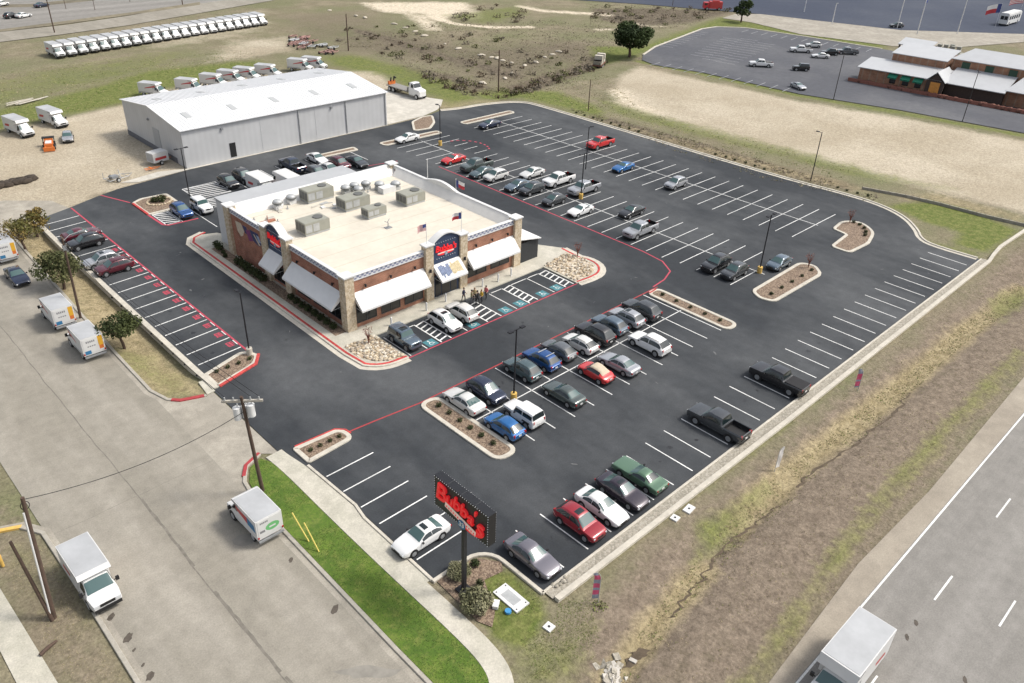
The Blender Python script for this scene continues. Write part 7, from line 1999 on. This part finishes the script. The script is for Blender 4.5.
# scrub over the field
def scrub(name, label, zones, mats, seed):
    rr = random.Random(seed); g = MB()
    for px, n, s0, s1 in zones:
        poly = W(px); xs = [p[0] for p in poly]; ys = [p[1] for p in poly]; c = t = 0
        while c < n and t < n * 60:
            t += 1; x, y = rr.uniform(min(xs), max(xs)), rr.uniform(min(ys), max(ys))
            if not inside(poly, np.array([x]), np.array([y]))[0]: continue
            s = rr.uniform(s0, s1); c += 1; k = rr.randrange(len(mats) - 1)
            foliage(g, [(x, y, ground_z(x, y) + s * .3, s, s * rr.uniform(.6, 1), s * .5)], int(36 * s), .26, rr, k)
    o = g.build(name, mats); tag(o, label, 'scrub', kind='stuff')
scrub('field_scrub', 'brown and olive scrub over the field beyond the lot', [
    ([(330, 40), (420, 66), (500, 95), (560, 86), (600, 64), (560, 44), (430, 26), (350, 26)], 70, .5, 1.5),
    ([(440, 16), (500, 4), (540, 14), (520, 24), (470, 24)], 16, .8, 2.0),
    ([(492, 90), (540, 78), (605, 54), (610, 62), (545, 88), (500, 98)], 40, .6, 1.6),
    ([(590, 6), (735, 10), (690, 24), (640, 30), (592, 26)], 44, .6, 1.6),
    ([(400, 70), (470, 82), (510, 98), (480, 100), (420, 80)], 26, .6, 1.4)],
    [leaf_mat('scrub_brown', (.10, .075, .05)), leaf_mat('scrub_grey', (.17, .145, .11)), leaf_mat('scrub_olive', (.10, .105, .04)), M_wood], 41)
# pale boulders along the creek
bm_ = MB(); bm_.ell((0, 0, .3), (.9, .7, .5), 0, 8, 5, .2, True, random.Random(4)); BM = bm_.mesh('boulder', [mat('limestone', (.48, .43, .35), .9, var=.15)])
GB = 'pale boulders along the creek in the field'
bp = [(482, 55), (492, 57), (503, 60), (512, 62), (497, 58), (525, 65), (536, 62), (545, 57), (553, 54), (559, 51), (458, 49), (445, 44), (425, 36), (415, 32), (405, 28), (394, 24), (483, 83), (512, 73), (505, 78), (365, 18), (356, 16), (330, 11)]
for i, (u, v) in enumerate(bp):
    x, y = P(u, v); o = bpy.data.objects.new('boulder', BM); COL.objects.link(o); s = random.uniform(.45, .9); o.scale = (s * 1.5, s, s * .7); o.rotation_euler = (0, 0, random.uniform(0, 6)); o.location = (x, y, ground_z(x, y))
    tag(o, 'pale boulder along the field creek, %s in the line' % ORD[i], 'boulder', GB)

# ------------------------------------------------------------------ people at the entrance
def person(x, y, rz, label, cols, h=1.74, stride=.12, arm=.25):
    """one skinned body, its clothing told apart by the material of each zone"""
    k = h / 1.75
    V = [(0, 0, .98), (0, 0, 1.2), (0, 0, 1.42), (.02, 0, 1.53), (.03, 0, 1.66), (.03, 0, 1.74),
         (0, .10, .92), (stride, .11, .50), (stride * 1.2 - .04, .11, .08), (stride * 1.2 + .12, .12, .04),
         (0, -.10, .92), (-stride, -.11, .50), (-stride * 1.3 - .04, -.11, .08), (-stride * 1.3 + .12, -.12, .04),
         (0, .19, 1.40), (-.03, .25, 1.14), (arm, .22, .98), (arm + .1, .21, .95), (0, -.19, 1.40), (-.04, -.25, 1.14), (arm * .5, -.24, .92), (arm * .5 + .08, -.24, .86)]
    E = [(0, 1), (1, 2), (2, 3), (3, 4), (4, 5), (0, 6), (6, 7), (7, 8), (8, 9), (0, 10), (10, 11), (11, 12), (12, 13), (2, 14), (14, 15), (15, 16), (16, 17), (2, 18), (18, 19), (19, 20), (20, 21)]
    Rr = [.15, .14, .15, .062, .095, .075, .085, .062, .045, .045, .085, .062, .045, .045, .06, .048, .035, .035, .06, .048, .035, .035]
    me = bpy.data.meshes.new('person'); me.from_pydata([(a * k, b_ * k, c * k) for a, b_, c in V], E, []); me.update()
    o = bpy.data.objects.new('person', me); COL.objects.link(o)
    o.modifiers.new('skin', 'SKIN'); 
    for i, sv_ in enumerate(me.skin_vertices[0].data):
        sv_.radius = (Rr[i] * k, Rr[i] * k * (1.25 if i in (1, 2) else 1)); sv_.use_root = (i == 0)
    s = o.modifiers.new('sub', 'SUBSURF'); s.levels = 2; s.render_levels = 2
    bpy.context.view_layer.update()
    m2 = bpy.data.meshes.new_from_object(o.evaluated_get(bpy.context.evaluated_depsgraph_get()))
    o.modifiers.clear(); o.data = m2; bpy.data.meshes.remove(me)
    m2.materials.clear()
    for c in cols: m2.materials.append(c)                 # shirt, trousers, skin, shoes
    for p in m2.polygons:
        z = p.center.z / k; xx, yy = p.center.x / k, abs(p.center.y / k)
        p.material_index = 3 if z < .10 else (2 if (z > 1.50 or (yy > .17 and z < 1.06 and xx > arm * .42)) else (1 if z < .98 else 0)); p.use_smooth = True
    o.location = (x, y, .145 if y > 60.05 else .02); o.rotation_euler = (0, 0, rz)
    g = MB(); g.ell((.015 * k, 0, 1.70 * k), (.112 * k, .105 * k, .10 * k), 0, 10, 6); g.build('hair', cols[4], o)
    g = MB()
    for sgn in (1, -1): g.ell((.115 * k, sgn * .036, 1.665 * k), (.014, .016, .012), 1, 6, 4); g.ell((.03 * k, sgn * .098, 1.65 * k), (.02, .014, .03), 0, 6, 4)
    g.ell((.128 * k, 0, 1.64 * k), (.018, .014, .024), 0, 6, 4); g.box((.115 * k, 0, 1.605 * k), (.016, .045, .012), 2)
    g.build('face', [cols[2], M_trim, mat('lips', (.35, .14, .12), .6)], o)
    tag(o, label, 'person', 'people standing at the restaurant entrance'); return o
SKIN = mat('skin', (.45, .27, .19), .6); HAIR = mat('dark_hair', (.03, .022, .018), .7); HAIR2 = mat('light_hair', (.22, .14, .07), .7)
cl = lambda n, c: mat('cloth_' + n, c, .9, var=.12, scale=6)
SHOE = mat('dark_shoe', (.02, .02, .02), .6)
pn = P(466, 303); person(pn[0], pn[1] + .4, -1.2, 'person in dark navy clothes standing apart on the left of the group', [cl('navy', (.018, .022, .05)), cl('navy', (.018, .022, .05)), SKIN, SHOE, HAIR])
person(*P(474.5, 301.5), -2.2, 'person in a tan top and dark trousers in the group', [cl('tan', (.38, .30, .16)), cl('black', (.015, .015, .016)), SKIN, SHOE, HAIR2], 1.72)
person(*P(477.5, 305), 1.9, 'person in black clothes in the middle of the group', [cl('black', (.015, .015, .016)), cl('black', (.015, .015, .016)), SKIN, SHOE, HAIR], 1.78)
person(*P(481.5, 303), 3.0, 'person in a bright yellow top in the group', [cl('yellow', (.62, .40, .05)), cl('dark', (.03, .03, .035)), SKIN, SHOE, HAIR2], 1.68)
person(*P(486, 299), 3.4, 'person in a pink top on the right of the group', [cl('pink', (.55, .16, .17)), cl('dark', (.03, .03, .035)), SKIN, SHOE, HAIR], 1.68)
person(*P(471.5, 304), -.6, 'person in an olive jacket beside the white SUV', [cl('olive', (.19, .16, .08)), cl('grey', (.10, .10, .11)), SKIN, SHOE, HAIR], 1.75)

# ------------------------------------------------------------------ verge items
def feather(u, v, h, label, cols, ang):
    x, y = P(u, v); o = empty('feather_flag', (x, y, ground_z(x, y)), ang); tag(o, label, 'feather flag', 'feather flags on the highway verge')
    pts = [(0, 0, h * t) for t in (0, .3, .6, .8)] + [(.05, 0, h * .9), (.16, 0, h * .97), (.34, 0, h)]
    g = MB(); g.tube(pts, [.03, .028, .024, .02, .018, .014, .01], 6); g.build('pole', M_galv, o)
    g = MB(); n = 12
    for i in range(n):
        def row(t, s):
            z = .45 + (h - .5) * t; w = .42 * (1 - max(0, (t - .75) / .3) ** 2 * .6); x0 = .03 if t < .85 else .03 + (t - .85) * 1.8
            return [(x0, s * .008, z), (x0 + w * .5, .05 * math.sin(t * 9) + s * .008, z - .02), (x0 + w, .03 * math.sin(t * 6 + 1) + s * .008, z - .06)]
        for s in (1, -1):
            a, b_ = row(i / n, s), row((i + 1) / n, s); vs = a + b_
            f_ = [(0, 1, 4, 3), (1, 2, 5, 4)]
            g.add(vs, f_ if s < 0 else [q[::-1] for q in f_], cols[i % len(cols)])
    g.build('cloth', [mat('feather_pink', (.62, .10, .20), .8, var=.15), mat('feather_grey', (.30, .32, .40), .8, var=.2), mat('feather_white', (.66, .64, .62), .8)], o)
feather(858, 390, 2.6, 'pink and grey feather flag behind the covered black pickup', [1, 0, 0, 0, 1, 0, 0, 0, 0, 1, 1, 1], 2.3)
feather(598, 602, 2.9, 'pink and grey feather flag nearest the sign corner', [1, 1, 0, 0, 1, 0, 0, 1, 1, 0, 0, 1], 2.3)
feather(775, 469, 2.6, 'plain white feather flag bending on the verge', [2, 2, 2, 2], -.3)
def pad(u, v, lx, ly, rz, label, grate=True, z=.1):
    x, y = P(u, v); o = empty('utility_vault', (x, y, ground_z(x, y) - .05), rz); tag(o, label, 'utility cover', 'concrete utility covers in the grass')
    g = MB(); g.bbox((-lx / 2, -ly / 2, 0), (lx / 2, ly / 2, z + .07)); g.build('frame', M_cap, o)
    if grate:
        g = MB(); g.bbox((-lx * .27, -ly * .3, z + .072), (lx * .27, ly * .3, z + .085)); gr = g.build('lid', M_galv, o)
        g = MB()
        for sx in (-.42, .42):
            for sy in (-.36, .36): g.cyl((sx * lx, sy * ly, z + .07), (sx * lx, sy * ly, z + .10), .05, n=8)
        g.build('bolt', M_trim, o)
    else:
        g = MB(); g.cyl((0, 0, z + .07), (0, 0, z + .09), .09, n=10); g.build('plug', M_trim, o)
pad(511, 598, 2.35, 1.2, math.pi / 2, 'large white concrete vault with a grey grate at the sign corner')
pad(549, 627, .62, .62, .1, 'small white square cover nearest the bottom of the photo', False)
pad(675, 518, .6, .6, .1, 'small white square cover next to a rectangular one', False)
pad(689, 509, .95, .62, .1, 'white rectangular cover below the plum sedan', False)
x, y = P(497, 607); g = MB(); g.cyl((0, 0, 0), (0, 0, .14), .24, .22, 12); o = g.build('vault_cap', mat('blue_cap', (.05, .25, .50), .5), loc=(*P(508, 612), .02)); tag(o, 'round blue utility cap beside the concrete vault', 'utility cap')
g = MB(); g.bbox((-.3, -.18, 0), (.3, .18, .25)); g.bbox((-.32, -.2, .25), (.32, .2, .3)); o = g.build('utility_cabinet', M_cap, loc=(x, y + .1, 0), rz=.6); tag(o, 'small white utility cabinet beside the sage bush', 'cabinet')
x, y = P(560, 583); g = MB()
for i in range(9): g.ell((random.uniform(-.6, .6), random.uniform(-.3, .3), .1), (.2, .16, .12), 0, 6, 4, .2)
o = g.build('rock_pile', M_rubble, loc=(x, y, 0)); tag(o, 'small heap of grey rocks at the end of the retaining wall', 'rocks')
g = MB()
for i in range(46):
    e_ = Matrix.Rotation(random.uniform(-.5, .5), 3, 'X') @ Matrix.Rotation(random.uniform(0, 3), 3, 'Z')
    g.box((random.gauss(0, .9), random.gauss(0, .4), 0.03), (random.uniform(.3, .8), random.uniform(.2, .5), .14), i % 2, mat=e_)
x, y = P(612, 677); o = g.build('concrete_rubble', [mat('rubble_pale', (.5, .47, .42), .9, var=.15), M_rubble], loc=(x, y, ground_z(x, y)), rz=.5); tag(o, 'pale concrete rubble at the bottom of the ditch', 'rubble', kind='stuff')
# plastic log stump near the bottom-left pole
x, y = P(49, 649); g = MB(); g.tube([(-.6, 0, .1), (0, .03, .14), (.6, 0, .12)], [.13, .12, .08], 7); o = g.build('fallen_log', M_wood, loc=(x, y, 0), rz=.35); tag(o, 'short dark log lying on the near left verge', 'log')
for i, (u, v) in enumerate([(3, 566)]):
    x, y = P(u, v); g = MB(); g.cyl((0, 0, 0), (0, 0, 1.0), .12, n=10); g.ell((0, 0, 1.0), (.12, .12, .1), 0, 10, 5); o = g.build('bollard', M_yel, loc=(x, y, 0)); tag(o, 'yellow bollard at the left edge of the near verge', 'bollard')
# light bollards on the walkway
for i, (x, y) in enumerate([(42.9, 60.6), (47.7, 60.7), (50.6, 60.9), (56.2, 61.0), (58.4, 60.7), (60.6, 60.8)]):
    g = MB(); g.cyl((0, 0, 0), (0, 0, .95), .10, n=10); g.ell((0, 0, .95), (.10, .10, .08), 0, 10, 5); o = g.build('bollard', M_cap, loc=(x, y, .142)); tag(o, 'white bollard on the restaurant walkway, %s from the left' % ORD[i], 'bollard', 'white bollards along the front walkway')

# ------------------------------------------------------------------ the gravel yard
def loader(x, y, rz):
    o = empty('orange_loader', (x, y, .0), rz); tag(o, 'orange and white utility loader on the gravel yard', 'loader')
    g = MB(); g.box((0, 0, .75), (2.6, 1.3, .5), 0, taper=.95); g.box((-.9, 0, 1.15), (.9, 1.2, .4)); g.build('body', M_org, o)
    g = MB(); g.box((.2, 0, 1.06), (1.5, .9, .12)); g.build('hood', M_cap, o)
    g = MB(); g.bbox((-1.5, -.9, 1.4), (-.6, .9, 1.5)); 
    for sx in (-1.45, -.65):
        for sy in (-.8, .8): g.cyl((sx, sy, .9), (sx, sy, 1.4), .04, n=6)
    g.build('canopy', M_trim, o)
    g = MB(); g.tube([(1.2, .5, .7), (1.9, .5, .5)], .07); g.tube([(1.2, -.5, .7), (1.9, -.5, .5)], .07); g.bbox((1.8, -.8, .1), (2.1, .8, .7)); g.build('bucket', M_org, o)
    wheel_parts(o, [(.8, .75), (.8, -.75), (-.9, .75), (-.9, -.75)], .42, .3)
x, y = P(50, 148); loader(x, y, -1.9)
def trailer(x, y, rz, label, box=True, name='small_trailer'):
    o = empty(name, (x, y, 0), rz); tag(o, label, 'trailer')
    if box:
        g = MB(); g.bbox((-1.3, -.9, .45), (1.3, .9, 1.9)); g.build('box', M_box, o)
        g = MB(); g.bbox((-1.32, -.8, .6), (-1.304, .8, 1.8)); g.build('door', M_boxtop, o)
        g = MB(); g.bbox((-1.0, -.915, .8), (.9, -.904, 1.2)); g.build('side_graphic', M_rd, o)
        g = MB(); g.tube([(1.3, 0, .45), (2.3, 0, .4)], .06); g.build('tow_bar', M_org, o); wheel_parts(o, [(-.1, 1.0), (-.1, -1.0)], .32, .2, M_galv)
    else:
        g = MB()
        for sy in (-.8, .8): g.tube([(-1.6, sy, .4), (1.4, sy, .4)], .05)
        for sx in (-1.5, -.5, .5, 1.3): g.tube([(sx, -.8, .42), (sx, .8, .42)], .04)
        g.tube([(1.4, -.8, .4), (2.5, 0, .4), (1.4, .8, .4)], .05); g.tube([(-1.5, .8, .4), (-1.5, .8, 1.3)], .04); g.tube([(.2, -.8, .4), (.3, -.3, 1.6)], .05); g.build('frame', M_galv, o)
        g = MB(); g.bbox((-.9, -.5, .46), (.1, .4, .8)); g.build('load', M_grey, o)
        wheel_parts(o, [(-.3, 1.0), (-.3, -1.0)], .32, .2, M_galv)
x, y = P(156, 163); trailer(x + .3, y - .3, .2, 'small white cargo trailer at the corner of the warehouse')
x, y = P(117, 180); trailer(x, y, .2, 'open grey trailer frame near the dirt edge of the lot', False, 'trailer_frame')
x, y = P(151, 170); g = MB(); g.tube([(-.9, -.3, .25), (.9, -.3, .25)], .06); g.tube([(-.9, .3, .25), (.9, .3, .25)], .06); g.tube([(.9, -.3, .25), (1.5, 0, .3), (.9, .3, .25)], .05); g.box((0, 0, .3), (.3, 1.1, .1)); o = g.build('tow_skid', M_org, loc=(x, y, 0)); tag(o, 'orange towing skid lying beside the small white trailer', 'skid')
# mulch heap left
x, y = P(-4, 187); g = MB()
pts = []
L_ = 9
for i in range(60): g.ell((random.uniform(-5, 5), random.uniform(-.7, .7), .1), (.9, .7, .45), 0, 7, 4, .25)
o = g.build('mulch_pile', mat('dark_mulch', (.05, .038, .028), .95, var=.3, scale=3, bump=.5), loc=(x, y, 0), rz=.02); tag(o, 'long dark mulch heap on the gravel yard', 'mulch heap', kind='thing')
# pallet timbers on the grass
x, y = P(28, 102); g = MB()
for i in range(6): g.box((random.uniform(-2, 2), random.uniform(-.6, .6), .12 + .05 * i), (5, .3, .1), rz=random.uniform(-.15, .15) + .35)
o = g.build('timber_pile', M_kerb, loc=(x, y, 0)); tag(o, 'pale timbers lying on the grass above the yard', 'timber')
# stacked tow frames behind the warehouse, each a thing
DM = MB(); 
DM.tube([(-1, -.7, .5), (1, -.7, .5)], .09, 5); DM.tube([(-1, .7, .5), (1, .7, .5)], .09, 5); DM.tube([(1, -.7, .5), (2, 0, .5), (1, .7, .5)], .08, 5); DM.box((-.8, 0, .5), (.5, 1.9, .12)); DM.box((.5, 0, .5), (.35, 1.7, .1))
for s in (-1, 1): DM.cyl((-.6, s * .95 - .1, .32), (-.6, s * .95 + .1, .32), .32, .32, 10, 1)
DMM = DM.mesh('tow_dolly', [mat('dolly_orange', (.30, .165, .14), .6, var=.3, scale=1.0), M_tyre]); DMG = DM.mesh('tow_dolly', [M_galv, M_tyre])
DP = W([(293, 36), (300, 36), (330, 47), (345, 53), (340, 56), (310, 54), (292, 46)])
ct = 0; tr_ = 0
rd_ = random.Random(11)
while ct < 24 and tr_ < 900:
    tr_ += 1
    x, y = rd_.uniform(96, 125), rd_.uniform(168, 200)
    if not inside(DP, np.array([x]), np.array([y]))[0]: continue
    o = bpy.data.objects.new('tow_dolly', DMM if ct % 3 else DMG); COL.objects.link(o); o.location = (x, y, ground_z(x, y)); o.rotation_euler = (0, 0, rd_.uniform(-.4, .4) + .5)
    tag(o, 'two-wheeled tow dolly in the crowded group behind the warehouse', 'tow dolly', 'tow dollies crowded behind the warehouse'); ct += 1
# flatbed lorry
def flatbed(x, y, rz):
    o = empty('flatbed_truck', (x, y, .02), rz); tag(o, 'white flatbed lorry parked beside the warehouse', 'lorry')
    h = 5.0
    st = [(h, hood_sec(.80, .6, 1.55, .85)), (h - .15, hood_sec(.95, .5, 1.75, .85)), (h - 1.4, hood_sec(1.05, .5, 1.9, .85)), (h - 1.5, hood_sec(1.05, .5, 1.95, .85)), (h - 1.9, roof_sec(1.1, .5, 1.9, .86, 2.85)), (h - 2.3, roof_sec(1.1, .5, 1.9, .9, 2.95)), (h - 3.1, roof_sec(1.1, .5, 1.9, .9, 2.9))]
    lf = Loft(st); mb = MB(); lf.body(mb); mb.build('cab', [M_cap, M_trim], o, sharp=32)
    g = MB(); lf.patch(g, 3.1, 3.95, 4.12, 7.88); g.build('windshield', M_glass, o)
    for k0, k1 in ((3.16, 3.86), (8.14, 8.84)):
        g = MB(); lf.patch(g, 3.5, 5.2, k0, k1); g.build('side_window', M_glass, o)
    g = MB(); g.bbox((-5.2, -1.2, 1.0), (1.6, 1.2, 1.16)); g.bbox((1.5, -1.2, 1.16), (1.62, 1.2, 1.9)); g.build('flat_deck', mat('deck_steel', (.24, .23, .215), .7, var=.2), o)
    g = MB(); g.bbox((-5, -.5, .65), (3, .5, .99)); g.build('chassis', M_trim, o)
    g = MB(); g.box((-4.9, 0, 1.5), (.5, 1.6, .66)); g.build('forklift_mount', M_org, o)
    g = MB(); g.tube([(-4.7, .4, 1.84), (-4.5, .4, 2.7), (-4.0, .4, 2.5)], .15); g.tube([(-4.7, -.4, 1.84), (-4.5, -.4, 2.6)], .15); g.build('crane_post', M_trim, o)
    g = MB(); g.box((1.9, 0, 2.6), (.3, 2.0, .5)); g.box((1.9, 0, 1.8), (.2, .5, 1.4)); g.build('headache_rack', M_trim, o)
    wheel_parts(o, [(h - .8, 1.0), (h - .8, -1.0), (-3.0, 1.05), (-3.0, -1.05), (-4.2, 1.05), (-4.2, -1.05)], .5, .32, M_galv)
flatbed(101.3, 133.6, NY + .03)
# open shed / machine near the oak
x, y = P(599, 64); o = empty('bale_trailer', (x, y, ground_z(x, y)), .5); tag(o, 'brown trailer stacked with pale goods in front of the oak', 'trailer')
g = MB(); g.bbox((-2.6, -1.1, .7), (2.6, 1.1, .95)); g.build('deck', mat('rust_deck', (.16, .075, .05), .8, var=.2), o)
g = MB()
for i in range(4):
    for j in range(2): g.box((-1.9 + 1.28 * i, 0, 1.45 + .95 * j * (1 if i % 2 else .0)), (1.15, 1.9, .9))
g.build('pale_goods', M_kerb, o); wheel_parts(o, [(-1.2, 1.0), (-1.2, -1.0), (.0, 1.0), (.0, -1.0)], .42, .3, M_galv)
# red lorry at the top
x, y = P(712, 10); o = empty('red_lorry', (x, y, 0), 2.4); tag(o, 'red lorry cut by the top edge beside the blue asphalt', 'lorry')
g = MB(); g.bbox((-3, -1.2, .6), (1.2, 1.2, 2.7)); g.box((-.8, .5, 2.9), (2.2, .9, .4)); g.build('body', M_rd, o)
g = MB(); g.box((2.2, 0, 1.5), (1.9, 2.2, 1.8), taper=.9); g.build('cab', mat('lorry_bright_red', (.5, .03, .04), .4), o)
g = MB(); g.bbox((2.0, -1.06, 1.6), (2.9, 1.06, 2.2)); g.build('window', M_glass, o); wheel_parts(o, [(2, 1.1), (2, -1.1), (-2, 1.1), (-2, -1.1)], .5, .3)
# low fence of pale posts and rails beyond the grass corner
FP = [P(*p) for p in ((862, 189), (905, 197), (940, 205), (985, 217), (1024, 226), (1060, 235))]
o = empty('wire_fence', (0, 0, 0)); tag(o, 'low grey silt fence on stakes between the grass corner and the dirt field', 'fence')
g = MB(); g.kerb(FP, .06, -.1, .32, bev=.005); g.build('fabric', mat('silt_fabric', (.30, .28, .24), .9, var=.3, scale=1.5), o)
g = MB(); g.kerb(FP, .10, .323, .38, bev=.01); g.build('top_rail', M_kerb, o)
n = 26
for i in range(n):
    t = i / (n - 1) * (len(FP) - 1); a = min(int(t), len(FP) - 2); f_ = t - a; px = FP[a][0] * (1 - f_) + FP[a + 1][0] * f_; py = FP[a][1] * (1 - f_) + FP[a + 1][1] * f_
    g = MB(); g.box((px, py, .2), (.06, .09, .55)); g.build('stake', M_woodl, o)
